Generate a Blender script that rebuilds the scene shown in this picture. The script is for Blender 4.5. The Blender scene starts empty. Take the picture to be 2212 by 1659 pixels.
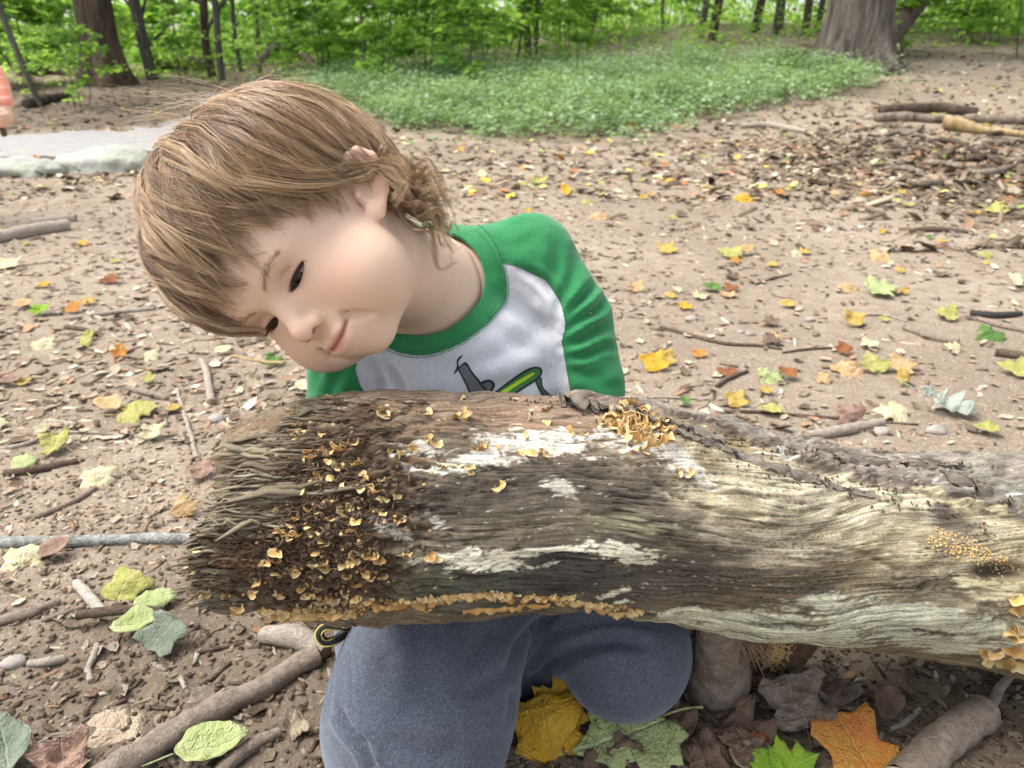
import bpy, math, random
import numpy as np
from mathutils import Vector, Matrix
from mathutils.bvhtree import BVHTree

random.seed(7)
rng = np.random.default_rng(11)
R = math.radians
scene = bpy.context.scene
COL = scene.collection

# ------------------------------------------------------------------ camera, sky, sun, exposure
CAM_H, PITCH, FPX = 0.60, 22.6, 1736.8            # FPX: focal length in units of a 2212 px wide frame
cam_data = bpy.data.cameras.new('camera')
cam = bpy.data.objects.new('camera', cam_data)
COL.objects.link(cam)
cam.location = (0, 0, CAM_H)
cam.rotation_euler = (R(90 - PITCH), 0, 0)
cam_data.sensor_width = 36.0
cam_data.lens = 36.0 * FPX / 2212.0
cam_data.clip_start = 0.02
cam_data.clip_end = 400
cam_data.dof.use_dof = True
cam_data.dof.focus_distance = 0.63
cam_data.dof.aperture_fstop = 12.0
scene.camera = cam

world = bpy.data.worlds.new('World')
scene.world = world
world.use_nodes = True
wn = world.node_tree.nodes
wl = world.node_tree.links
sky = wn.new('ShaderNodeTexSky')
sky.sky_type = 'NISHITA'
sky.sun_disc = False
sky.sun_elevation = R(60)
sky.sun_rotation = R(-85)
sky.dust_density = 3.0
sky.air_density = 1.0
sky.ozone_density = 0.3
bg = wn['Background']
bg.inputs['Strength'].default_value = 0.125
hs = wn.new('ShaderNodeHueSaturation')               # overcast: the cloud sheet is nearly white
hs.inputs['Saturation'].default_value = 0.35
wl.new(sky.outputs[0], hs.inputs['Color'])
wl.new(hs.outputs[0], bg.inputs['Color'])

sun_data = bpy.data.lights.new('sun', 'SUN')
sun = bpy.data.objects.new('sun', sun_data)
COL.objects.link(sun)
sun_data.energy = 1.5
sun_data.angle = R(42)
sun_data.color = (1.0, 0.95, 0.87)
# soft high light from the left and a little behind the child
_sd = Vector((math.sin(R(-85)) * math.cos(R(60)), math.cos(R(-85)) * math.cos(R(60)), math.sin(R(60))))
sun.rotation_euler = _sd.to_track_quat('Z', 'Y').to_euler()

scene.view_settings.view_transform = 'Standard'
scene.view_settings.look = 'None'
scene.view_settings.exposure = 1.70
scene.view_settings.gamma = 1.0
scene.view_settings.use_curve_mapping = False
scene.render.engine = 'CYCLES'
scene.cycles.use_denoising = True
scene.cycles.max_bounces = 6
scene.cycles.diffuse_bounces = 3
scene.cycles.glossy_bounces = 2
scene.cycles.transmission_bounces = 3
scene.cycles.transparent_max_bounces = 4

# ------------------------------------------------------------------ frames of reference
_p = R(PITCH)
CAM = np.array([0, 0, CAM_H])
AX = np.array([[1, 0, 0], [0, math.sin(_p), math.cos(_p)], [0, math.cos(_p), -math.sin(_p)]])  # right, up, forward


def q(x, y, d):
    """world point seen at frame position (x, y) (2212 x 1659 frame) at depth d"""
    return CAM + d * ((x - 1106) / FPX * AX[0] - (y - 829.5) / FPX * AX[1] + AX[2])


def gz(x, y):
    """height of the ground"""
    x = np.asarray(x, float); y = np.asarray(y, float)
    k = np.maximum(0, y - 6.0)
    k = np.where(k > 9, 9 + (k - 9) * 0.25, k)
    return k * (0.045 + 0.07 / (1 + np.exp(-x / 1.2)))


def g(x, y):
    """ground point seen at frame position (x, y)"""
    dr = q(x, y, 1.0) - CAM
    lo, hi = 0.3, 60.0
    t = lo
    while t < hi:
        p = CAM + dr * t
        if p[2] <= gz(p[0], p[1]):
            break
        t *= 1.01
    p = CAM + dr * t
    return np.array([p[0], p[1], float(gz(p[0], p[1]))])


# ------------------------------------------------------------------ noise
_perm = np.random.default_rng(3).permutation(256)
_perm = np.concatenate([_perm, _perm, _perm])
_grad = np.random.default_rng(5).normal(size=(256, 3))
_grad /= np.linalg.norm(_grad, axis=1)[:, None]


def pn(x, y, z=0.0):
    x, y, z = np.broadcast_arrays(np.asarray(x, float), np.asarray(y, float), np.asarray(z, float))
    xi = np.floor(x).astype(int); yi = np.floor(y).astype(int); zi = np.floor(z).astype(int)
    xf, yf, zf = x - xi, y - yi, z - zi
    xi &= 255; yi &= 255; zi &= 255
    u = xf * xf * xf * (xf * (xf * 6 - 15) + 10)
    v = yf * yf * yf * (yf * (yf * 6 - 15) + 10)
    w = zf * zf * zf * (zf * (zf * 6 - 15) + 10)
    out = 0
    for a in (0, 1):
        for b in (0, 1):
            for c in (0, 1):
                gi = _perm[_perm[_perm[xi + a] + yi + b] + zi + c]
                gr = _grad[gi]
                d = gr[..., 0] * (xf - a) + gr[..., 1] * (yf - b) + gr[..., 2] * (zf - c)
                out = out + d * (u if a else 1 - u) * (v if b else 1 - v) * (w if c else 1 - w)
    return out * 1.6


def fbm(x, y, z=0.0, o=4):
    s, a, f = 0, 1.0, 1.0
    for i in range(o):
        s = s + a * pn(np.asarray(x) * f + 17.3 * i, np.asarray(y) * f + 5.1 * i, np.asarray(z) * f)
        a *= 0.5; f *= 2.03
    return s


def sst(a, b, x):
    t = np.clip((x - a) / (b - a), 0, 1)
    return t * t * (3 - 2 * t)


# ------------------------------------------------------------------ mesh helpers
def mesh(name, V, polys, mat=None, attrs=None, smooth=True):
    """polys: (n,3) or (n,4) int array, or list of such arrays / lists"""
    me = bpy.data.meshes.new(name)
    V = np.asarray(V, np.float32)
    if isinstance(polys, np.ndarray):
        polys = [polys]
    loops, starts, n = [], [], 0
    for P in polys:
        P = np.asarray(P, np.int32)
        if P.size == 0:
            continue
        k = P.shape[1]
        loops.append(P.ravel())
        starts.append(n + np.arange(len(P)) * k)
        n += P.size
    loops = np.concatenate(loops); starts = np.concatenate(starts)
    me.vertices.add(len(V)); me.vertices.foreach_set('co', V.ravel())
    me.loops.add(len(loops)); me.loops.foreach_set('vertex_index', loops.astype(np.int32))
    me.polygons.add(len(starts)); me.polygons.foreach_set('loop_start', starts.astype(np.int32))
    me.update(calc_edges=True)
    me.validate()
    if smooth:
        me.polygons.foreach_set('use_smooth', np.ones(len(me.polygons), bool))
    if attrs:
        for k, v in attrs.items():
            v = np.asarray(v, np.float32)
            if v.ndim == 2:
                a = me.attributes.new(k, 'FLOAT_COLOR', 'POINT')
                if v.shape[1] == 3:
                    v = np.concatenate([v, np.ones((len(v), 1), np.float32)], 1)
                a.data.foreach_set('color', v.ravel())
            else:
                a = me.attributes.new(k, 'FLOAT', 'POINT')
                a.data.foreach_set('value', v)
    if mat is not None:
        me.materials.append(mat)
    return me


def obj(name, me, parent=None, loc=None):
    o = bpy.data.objects.new(name, me)
    COL.objects.link(o)
    if parent is not None:
        o.parent = parent
        o.matrix_parent_inverse = Matrix.Translation(parent.location).inverted() if parent.rotation_euler[2] == 0 else parent.matrix_basis.inverted()
    if loc is not None:
        o.location = loc
    return o


def tag(o, label=None, cat=None, group=None, kind=None):
    if label: o['label'] = label
    if cat: o['category'] = cat
    if group: o['group'] = group
    if kind: o['kind'] = kind
    return o


def empty(name, loc):
    o = bpy.data.objects.new(name, None)
    COL.objects.link(o)
    o.location = [float(c) for c in loc]
    o.empty_display_size = 0.05
    return o


def tube(P, rad, n=8, cap=True, flat=1.0, rnd=0.0, twist=0.0):
    """tube along points P with radii; returns V, polys"""
    P = np.asarray(P, float); m = len(P)
    rad = np.broadcast_to(np.asarray(rad, float), (m,))
    T = np.gradient(P, axis=0); T /= np.linalg.norm(T, axis=1)[:, None] + 1e-12
    ref = np.array([0, 0, 1.0]) if abs(T[0][2]) < 0.9 else np.array([1.0, 0, 0])
    N = []
    nrm = np.cross(T[0], ref); nrm /= np.linalg.norm(nrm)
    for i in range(m):
        nrm = nrm - T[i] * nrm.dot(T[i]); nrm /= np.linalg.norm(nrm) + 1e-12
        N.append(nrm)
    N = np.array(N); B = np.cross(T, N)
    a = np.linspace(0, 2 * np.pi, n, endpoint=False)[None, :] + twist * np.linspace(0, 1, m)[:, None]
    rr = rad[:, None] * np.ones((m, n))
    if rnd:
        rr = rr * (1 + rnd * pn(P[:, :1] * 60 + np.cos(a) * 1.3, P[:, 1:2] * 60 + np.sin(a) * 1.3, P[:, 2:3] * 60))
    V = P[:, None] + rr[..., None] * (np.cos(a)[..., None] * N[:, None] + np.sin(a)[..., None] * B[:, None] * flat)
    i = np.arange(m - 1)[:, None]; j = np.arange(n)[None, :]
    j2 = (j + 1) % n
    Q = np.stack([i * n + j, i * n + j2, (i + 1) * n + j2, (i + 1) * n + j], -1).reshape(-1, 4)
    V = V.reshape(-1, 3)
    polys = [Q]
    if cap:
        V = np.concatenate([V, P[:1], P[-1:]])
        c0, c1 = m * n, m * n + 1
        jj = np.arange(n); jn = (jj + 1) % n
        polys.append(np.concatenate([np.stack([np.full(n, c0), jn, jj], -1), np.stack([np.full(n, c1), (m - 1) * n + jj, (m - 1) * n + jn], -1)]))
    return V, polys


def merge(parts):
    """join (V, [polys]) pieces"""
    Vs, tri, quad, off = [], [], [], 0
    for V, P in parts:
        Vs.append(V)
        for p in (P if isinstance(P, list) else [P]):
            p = np.asarray(p)
            if p.size == 0: continue
            (tri if p.shape[1] == 3 else quad).append(p + off)
        off += len(V)
    out = []
    if quad: out.append(np.concatenate(quad))
    if tri: out.append(np.concatenate(tri))
    return np.concatenate(Vs), out


# ------------------------------------------------------------------ implicit surfaces
def smin(a, b, k):
    h = np.clip(0.5 + 0.5 * (b - a) / k, 0, 1)
    return b + (a - b) * h - k * h * (1 - h)


def smax(a, b, k):
    return -smin(-a, -b, k)


def ell(P, c, r):
    d = P - np.asarray(c, np.float32)
    r = np.asarray(r, np.float32)
    k0 = np.sqrt(((d / r) ** 2).sum(-1)); k1 = np.sqrt(((d / (r * r)) ** 2).sum(-1))
    return k0 * (k0 - 1) / (k1 + 1e-9)


def sph(P, c, r):
    return np.sqrt(((P - np.asarray(c, np.float32)) ** 2).sum(-1)) - r


def cone(P, a, b, ra, rb):
    a = np.asarray(a, np.float32); b = np.asarray(b, np.float32)
    ab = b - a
    t = np.clip(((P - a) @ ab) / (ab @ ab), 0, 1)
    return np.sqrt(((P - a - t[..., None] * ab) ** 2).sum(-1)) - (ra + (rb - ra) * t)


def pline(P, pts, rad, k=0.004):
    d = None
    for i in range(len(pts) - 1):
        ra = rad[i] if hasattr(rad, '__len__') else rad
        rb = rad[i + 1] if hasattr(rad, '__len__') else rad
        c = cone(P, pts[i], pts[i + 1], ra, rb)
        d = c if d is None else smin(d, c, k)
    return d


def surfnet(f, lo, hi, h, smooth=1):
    """quad mesh of f(P)=0 inside the box lo..hi"""
    lo = np.asarray(lo, float); hi = np.asarray(hi, float)
    n = np.ceil((hi - lo) / h).astype(int) + 1
    ax = [lo[i] + h * np.arange(n[i]) for i in range(3)]
    D = np.empty(n, np.float32)
    for i0 in range(0, n[0], 24):
        G = np.stack(np.meshgrid(ax[0][i0:i0 + 24], ax[1], ax[2], indexing='ij'), -1).astype(np.float32)
        D[i0:i0 + 24] = f(G)
    S = D < 0
    c = np.zeros(n - 1, np.int8)
    for a in (0, 1):
        for b in (0, 1):
            for e in (0, 1):
                c += S[a:n[0] - 1 + a, b:n[1] - 1 + b, e:n[2] - 1 + e]
    act = (c > 0) & (c < 8)
    A = np.argwhere(act)
    idx = np.full(n - 1, -1, np.int32); idx[act] = np.arange(len(A))
    pos = np.zeros((len(A), 3)); cnt = np.zeros(len(A))
    for a in (0, 1):
        for b in (0, 1):
            for e in (0, 1):
                for x in range(3):
                    o = [a, b, e]
                    if o[x]: continue
                    o2 = list(o); o2[x] = 1
                    va = D[A[:, 0] + o[0], A[:, 1] + o[1], A[:, 2] + o[2]]
                    vb = D[A[:, 0] + o2[0], A[:, 1] + o2[1], A[:, 2] + o2[2]]
                    m = (va < 0) != (vb < 0)
                    t = np.where(m, va / np.where(m, va - vb, 1), 0)
                    pp = np.tile(np.array(o, float), (len(A), 1)); pp[:, x] = t
                    pos[m] += pp[m]; cnt[m] += 1
    V = lo + h * (A + pos / cnt[:, None])
    quads = []
    for x in range(3):
        y, z = (x + 1) % 3, (x + 2) % 3
        s0 = [slice(None)] * 3; s1 = [slice(None)] * 3
        s0[x] = slice(0, -1); s1[x] = slice(1, None)
        ch = S[tuple(s0)] != S[tuple(s1)]
        E = np.argwhere(ch)
        ok = (E[:, y] > 0) & (E[:, z] > 0) & (E[:, y] < n[y] - 1) & (E[:, z] < n[z] - 1)
        E = E[ok]
        neg = S[E[:, 0], E[:, 1], E[:, 2]]
        def I(dy, dz):
            e = E.copy(); e[:, y] += dy; e[:, z] += dz
            return idx[e[:, 0], e[:, 1], e[:, 2]]
        Q = np.stack([I(-1, -1), I(0, -1), I(0, 0), I(-1, 0)], -1)
        Q[~neg] = Q[~neg][:, ::-1]
        quads.append(Q)
    Qd = np.concatenate(quads)
    Qd = Qd[(Qd >= 0).all(1)]
    for _ in range(smooth):
        acc = np.zeros_like(V); ct = np.zeros(len(V))
        for k in range(4):
            np.add.at(acc, Qd[:, k], V[Qd[:, (k + 1) % 4]]); np.add.at(ct, Qd[:, k], 1)
            np.add.at(acc, Qd[:, (k + 1) % 4], V[Qd[:, k]]); np.add.at(ct, Qd[:, (k + 1) % 4], 1)
        V = 0.5 * V + 0.5 * acc / np.maximum(ct, 1)[:, None]
    return V, Qd


def isocut(V, T, s, extra=None):
    """cut triangles T along s=0: returns V2, Tneg, Tpos, extra2, boundary edges (pairs of vertex ids)"""
    sg = s[T] >= 0
    n = sg.sum(1)
    neg = [T[n == 0]]; pos = [T[n == 3]]
    V = list(V) if False else V
    newV, key, newE, ex = [], {}, [], []
    base = len(V)
    def cut(a, b):
        k = (a, b) if a < b else (b, a)
        if k not in key:
            a, b = k
            t = s[a] / (s[a] - s[b])
            key[k] = base + len(newV)
            newV.append(V[a] + (V[b] - V[a]) * t)
            if extra is not None: ex.append([e[a] + (e[b] - e[a]) * t for e in extra])
        return key[k]
    ng, ps = [], []
    for tri, m in zip(T[(n == 1) | (n == 2)], sg[(n == 1) | (n == 2)]):
        want = m.sum() == 1
        i = int(np.argmax(m == want))
        a, b, c = tri[i], tri[(i + 1) % 3], tri[(i + 2) % 3]
        ab, ac = cut(a, b), cut(a, c)
        one, two = (ps, ng) if want else (ng, ps)
        one.append((a, ab, ac)); two.append((ab, b, c)); two.append((ab, c, ac))
        newE.append((ab, ac))
    if newV:
        V = np.concatenate([V, np.array(newV)])
    if extra is not None and newV:
        exa = np.array(ex)
        extra = [np.concatenate([e, exa[:, i]]) for i, e in enumerate(extra)]
    neg = np.concatenate([neg[0], np.array(ng, int).reshape(-1, 3)]); pos = np.concatenate([pos[0], np.array(ps, int).reshape(-1, 3)])
    return V, neg, pos, extra, newE


def sub(V, T, extra=()):
    """keep only used vertices"""
    u, inv = np.unique(T.ravel(), return_inverse=True)
    return V[u], inv.reshape(T.shape), [e[u] for e in extra]


def q2t(Q):
    return np.concatenate([Q[:, [0, 1, 2]], Q[:, [0, 2, 3]]])


# ------------------------------------------------------------------ materials
class NT:
    """tiny node builder"""
    def __init__(s, name):
        s.m = bpy.data.materials.new(name); s.m.use_nodes = True
        s.t = s.m.node_tree; s.n = s.t.nodes; s.l = s.t.links
        s.b = s.n['Principled BSDF']; s.out = s.n['Material Output']

    def new(s, typ, **kw):
        nd = s.n.new(typ)
        for k, v in kw.items():
            setattr(nd, k, v)
        return nd

    def put(s, sock, v):
        if isinstance(v, bpy.types.NodeSocket): s.l.new(v, sock)
        elif isinstance(v, (tuple, list)) and len(v) == 3 and sock.type == 'RGBA': sock.default_value = (*v, 1)
        else: sock.default_value = v

    def coord(s, kind='Object', scale=(1, 1, 1)):
        tc = s.new('ShaderNodeTexCoord'); mp = s.new('ShaderNodeMapping')
        s.l.new(tc.outputs[kind], mp.inputs[0]); mp.inputs['Scale'].default_value = scale
        return mp.outputs[0]

    def noise(s, vec=None, scale=5.0, detail=4.0, rough=0.55, dist=0.0):
        nd = s.new('ShaderNodeTexNoise')
        if vec is not None: s.l.new(vec, nd.inputs['Vector'])
        nd.inputs['Scale'].default_value = scale; nd.inputs['Detail'].default_value = detail
        nd.inputs['Roughness'].default_value = rough; nd.inputs['Distortion'].default_value = dist
        return nd.outputs['Fac']

    def vor(s, vec=None, scale=5.0, feature='F1', out='Distance'):
        nd = s.new('ShaderNodeTexVoronoi', feature=feature)
        if vec is not None: s.l.new(vec, nd.inputs['Vector'])
        nd.inputs['Scale'].default_value = scale
        return nd.outputs[out]

    def ramp(s, fac, stops, interp='LINEAR'):
        nd = s.new('ShaderNodeValToRGB'); s.put(nd.inputs[0], fac)
        cr = nd.color_ramp; cr.interpolation = interp
        while len(cr.elements) < len(stops): cr.elements.new(0.5)
        for e, (p, c) in zip(cr.elements, stops):
            e.position = p
            e.color = (*c, 1) if isinstance(c, (tuple, list)) else (c, c, c, 1)
        return nd.outputs[0]

    def mix(s, fac, a, b, mode='MIX'):
        nd = s.new('ShaderNodeMix', data_type='RGBA', blend_type=mode)
        s.put(nd.inputs[0], fac); s.put(nd.inputs[6], a); s.put(nd.inputs[7], b)
        return nd.outputs[2]

    def math(s, op, a, b=0.0, clamp=False):
        nd = s.new('ShaderNodeMath', operation=op, use_clamp=clamp)
        s.put(nd.inputs[0], a); s.put(nd.inputs[1], b)
        return nd.outputs[0]

    def attr(s, name, out='Fac'):
        nd = s.new('ShaderNodeAttribute', attribute_name=name)
        return nd.outputs[out]

    def rand(s):
        return s.new('ShaderNodeObjectInfo').outputs['Random']

    def bump(s, h, strength=0.3, dist=0.002, normal=None):
        nd = s.new('ShaderNodeBump'); s.put(nd.inputs['Height'], h)
        nd.inputs['Strength'].default_value = strength; nd.inputs['Distance'].default_value = dist
        if normal is not None: s.l.new(normal, nd.inputs['Normal'])
        s.l.new(nd.outputs[0], s.b.inputs['Normal'])
        return nd.outputs[0]

    def set(s, **kw):
        for k, v in kw.items():
            s.put(s.b.inputs[k.replace('_', ' ')], v)
        return s.m

    def translucent(s, color, fac):
        """mix the surface with a translucent lobe (thin leaves)"""
        tr = s.new('ShaderNodeBsdfTranslucent'); s.put(tr.inputs[0], color)
        mx = s.new('ShaderNodeMixShader'); mx.inputs[0].default_value = fac
        s.l.new(s.b.outputs[0], mx.inputs[1]); s.l.new(tr.outputs[0], mx.inputs[2])
        s.l.new(mx.outputs[0], s.out.inputs[0])
        return s.m


# ------------------------------------------------------------------ small geometry helpers
def pxy(V):
    """frame position (2212 wide) and depth of world points"""
    C = (V - CAM) @ AX.T
    return C[:, 0] / C[:, 2] * FPX + 1106, 829.5 - C[:, 1] / C[:, 2] * FPX, C[:, 2]


def spl(pts, n=6):
    """Catmull-Rom through points"""
    P = np.asarray(pts, float)
    P = np.concatenate([2 * P[:1] - P[1:2], P, 2 * P[-1:] - P[-2:-1]])
    out = []
    for i in range(1, len(P) - 2):
        for t in np.arange(n) / n:
            a, b, c, d = P[i - 1], P[i], P[i + 1], P[i + 2]
            out.append(0.5 * (2 * b + (c - a) * t + (2 * a - 5 * b + 4 * c - d) * t * t + (3 * b - a - 3 * c + d) * t ** 3))
    out.append(P[-2])
    return np.array(out)


def part(name, me, parent, label=None):
    """part whose vertices are given in world coordinates, under parent (thing or part)"""
    o = bpy.data.objects.new(name, me); COL.objects.link(o)
    o.parent = parent
    off = Vector((0, 0, 0)); p = parent
    while p is not None:
        off += Vector(p.location); p = p.parent
    o.location = -off
    if label: o['label'] = label
    return o
# ================================================================== ground, path, woods
sr = np.random.default_rng(77)


def axis(lo, hi, fine_lo, fine_hi, h, grow):
    a = list(np.arange(fine_lo, fine_hi, h))
    s = h
    x = a[-1]
    while x < hi: s *= grow; x += s; a.append(x)
    s = h; x = a[0]; b = []
    while x > lo: s *= grow; x -= s; b.append(x)
    return np.array(b[::-1] + a)


gx = axis(-60, 60, -0.70, 0.85, 0.0085, 1.06); gy = axis(-6, 110, 0.42, 1.45, 0.0085, 1.05)
GX, GY = np.meshgrid(gx, gy, indexing='ij')


def bumps(x, y):
    near = np.exp(-np.maximum(0, y - 0.6) / 1.2)
    return 0.012 * fbm(x * 1.7, y * 1.7, 2.0, 3) + 0.0055 * fbm(x * 11, y * 11, 4.0, 3) * near + 0.0040 * fbm(x * 42, y * 42, 6.0, 3) * near * near


def soil_dark(x, y):
    """how much the soil is darkened: round the log, with a ragged edge"""
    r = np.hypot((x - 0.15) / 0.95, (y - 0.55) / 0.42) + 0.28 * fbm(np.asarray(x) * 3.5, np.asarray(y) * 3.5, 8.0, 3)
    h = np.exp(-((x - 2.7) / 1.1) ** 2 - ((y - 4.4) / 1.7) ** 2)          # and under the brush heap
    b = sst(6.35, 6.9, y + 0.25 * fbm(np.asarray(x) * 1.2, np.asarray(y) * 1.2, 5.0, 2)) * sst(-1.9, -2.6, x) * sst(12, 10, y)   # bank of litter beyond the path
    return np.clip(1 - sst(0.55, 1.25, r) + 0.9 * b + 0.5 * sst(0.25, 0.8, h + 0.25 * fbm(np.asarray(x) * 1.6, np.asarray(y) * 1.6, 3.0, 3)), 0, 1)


GZ = gz(GX, GY) + bumps(GX, GY) - 0.006
nx, ny = len(gx), len(gy)
i = np.arange(nx - 1)[:, None]; j = np.arange(ny - 1)[None]
Qg = np.stack([i * ny + j, (i + 1) * ny + j, (i + 1) * ny + j + 1, i * ny + j + 1], -1).reshape(-1, 4)


def ground_z(x, y):
    return gz(x, y) + bumps(np.asarray(x, float), np.asarray(y, float)) - 0.006


nt = NT('forest_soil')
co = nt.coord('Object')
n1 = nt.noise(co, 1.1, 4, 0.6); n2 = nt.noise(co, 26, 5, 0.65); n3 = nt.noise(co, 160, 4, 0.7); n4 = nt.vor(co, 95)
c = nt.mix(nt.ramp(n1, [(0.40, 0.0), (0.62, 1.0)]), (0.205, 0.162, 0.122), (0.305, 0.250, 0.193))
c = nt.mix(nt.ramp(n2, [(0.40, 0.0), (0.66, 0.85)]), c, (0.19, 0.143, 0.100))
c = nt.mix(nt.ramp(n3, [(0.50, 0.0), (0.70, 0.8)]), c, (0.42, 0.36, 0.29))
c = nt.mix(nt.ramp(n4, [(0.0, 0.55), (0.22, 0.0)]), c, (0.13, 0.098, 0.07))
c = nt.mix(nt.math('MULTIPLY', nt.attr('soil_dark'), 0.62), c, (0.085, 0.062, 0.044))     # darker soil round the log, under the heap and on the bank
nt.set(Base_Color=c, Roughness=0.95)
nt.b.inputs['Specular IOR Level'].default_value = 0.12
nt.bump(nt.math('ADD', n3, nt.math('MULTIPLY', n2, 1.5)), 0.8, 0.006)
ground = obj('ground', mesh('ground', np.stack([GX, GY, GZ], -1).reshape(-1, 3), Qg, nt.m, {'soil_dark': soil_dark(GX, GY).ravel()}))
tag(ground, kind='structure')

# path of pale gravel crossing behind on the left
pc = spl([(-9.5, 5.35), (-6.0, 5.55), (-3.8, 5.65), (-2.6, 5.85), (-2.05, 6.6), (-2.1, 7.8), (-2.6, 9.2)], 24)
pv = []
tg = np.gradient(pc, axis=0); tg /= np.linalg.norm(tg, axis=1)[:, None]
for k, (p, t) in enumerate(zip(pc, tg)):
    nrm = np.array([-t[1], t[0]])
    for w in np.linspace(-1, 1, 9):
        ww = 0.70 * w + (0.30 * pn(k * 0.11, np.sign(w) * 3.3) + 0.14 * pn(k * 0.45, np.sign(w) * 7.7)) * abs(w) ** 3
        xy = p + nrm * ww
        pv.append((xy[0], xy[1], float(gz(xy[0], xy[1])) + 0.004 + 0.016 * (1 - w ** 4)))
m = len(pc); i = np.arange(m - 1)[:, None]; j = np.arange(8)[None]
Qp_ = np.stack([i * 9 + j, (i + 1) * 9 + j, (i + 1) * 9 + j + 1, i * 9 + j + 1], -1).reshape(-1, 4)
nt = NT('pale_gravel')
co = nt.coord('Object')
c = nt.mix(nt.noise(co, 60, 4), (0.20, 0.20, 0.205), (0.30, 0.29, 0.285))
c = nt.mix(nt.ramp(nt.noise(co, 14, 3), [(0.56, 0.0), (0.62, 0.8)]), c, (0.34, 0.29, 0.23))
nt.set(Base_Color=c, Roughness=0.95); nt.bump(nt.noise(co, 120, 3), 0.5, 0.01)
tag(obj('path', mesh('path', np.array(pv), Qp_, nt.m)), kind='structure')

# ------------------------------------------------------------------ bark and foliage materials
def bark_mat(name, c0, c1, sc, stretch=6.0, bump=0.02):
    nt = NT(name)
    co = nt.coord('Object', (1, 1, 1 / stretch))
    a = nt.noise(co, sc, 5, 0.65, 0.4); v = nt.noise(co, sc * 3.1, 4, 0.7)
    c = nt.mix(nt.ramp(nt.math('ADD', nt.math('MULTIPLY', a, 0.65), nt.math('MULTIPLY', v, 0.35)), [(0.38, 0.0), (0.60, 1.0)]), c0, c1)
    nt.set(Base_Color=c, Roughness=0.95); nt.b.inputs['Specular IOR Level'].default_value = 0.12
    nt.bump(nt.math('ADD', a, nt.math('MULTIPLY', v, 0.5)), 1.0, bump)
    return nt.m


M_TR1 = bark_mat('brown_tree_bark', (0.040, 0.029, 0.022), (0.135, 0.100, 0.075), 14, 7.0, 0.05)
M_TR2 = bark_mat('grey_tree_bark', (0.052, 0.043, 0.036), (0.190, 0.160, 0.135), 13, 8.0, 0.06)
M_TR3 = bark_mat('sapling_bark', (0.055, 0.050, 0.040), (0.140, 0.128, 0.105), 30)
M_DEAD = bark_mat('dead_wood', (0.085, 0.065, 0.048), (0.260, 0.215, 0.165), 16)


def leaf_mat(name, stops, tr=0.68, rough=0.5):
    nt = NT(name)
    k = nt.attr('tone')
    c = nt.ramp(nt.math('ADD', nt.math('MULTIPLY', k, 0.75), nt.math('MULTIPLY', nt.rand(), 0.25)), stops)
    nt.set(Base_Color=c, Roughness=rough)
    nt.b.inputs['Specular IOR Level'].default_value = 0.35
    return nt.translucent(nt.mix(0.45, c, (0.42, 0.62, 0.06)), tr)


M_LEAF = leaf_mat('green_foliage', [(0.0, (0.075, 0.190, 0.035)), (0.4, (0.175, 0.370, 0.065)), (0.75, (0.300, 0.520, 0.100)), (1.0, (0.470, 0.640, 0.180))])
M_COVER = leaf_mat('ground_cover_foliage', [(0.0, (0.13, 0.21, 0.095)), (0.5, (0.24, 0.36, 0.185)), (1.0, (0.42, 0.52, 0.33))], 0.35)
M_FAR = leaf_mat('far_foliage', [(0.0, (0.11, 0.25, 0.05)), (0.5, (0.26, 0.48, 0.11)), (1.0, (0.48, 0.66, 0.22))], 0.55)

LEAF_U = np.array([[0, 0, 0], [0.30, 0.25, 0.05], [0.42, 0.52, 0.03], [0.16, 0.70, 0.03], [0, 1.0, -0.08], [-0.16, 0.70, 0.03], [-0.42, 0.52, 0.03], [-0.30, 0.25, 0.05], [0, 0.45, -0.04]])
LEAF_T = np.array([[8, 0, 1], [8, 1, 2], [8, 2, 3], [8, 3, 4], [8, 4, 5], [8, 5, 6], [8, 6, 7], [8, 7, 0]])
LEAF_S = np.array([[0, 0, 0], [0.28, 0.45, 0.06], [0, 1, -0.05], [-0.28, 0.45, 0.06]]); LEAF_ST = np.array([[0, 1, 2], [0, 2, 3]])


def scatter_leaves(P, D, N, S, tone, simple=False):
    """P base, D blade direction, N normal, S size -> V, T, tone per vertex"""
    U, T = (LEAF_S, LEAF_ST) if simple else (LEAF_U, LEAF_T)
    X = np.cross(D, N); X /= np.linalg.norm(X, axis=1)[:, None] + 1e-9
    Z = np.cross(X, D)
    V = P[:, None] + S[:, None, None] * (U[None, :, 0:1] * X[:, None] + U[None, :, 1:2] * D[:, None] + U[None, :, 2:3] * Z[:, None])
    n = len(P)
    TT = T[None] + (np.arange(n) * len(U))[:, None, None]
    return V.reshape(-1, 3), TT.reshape(-1, 3), np.repeat(tone, len(U))


def unit(v):
    return v / (np.linalg.norm(v, axis=-1, keepdims=True) + 1e-9)


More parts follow.
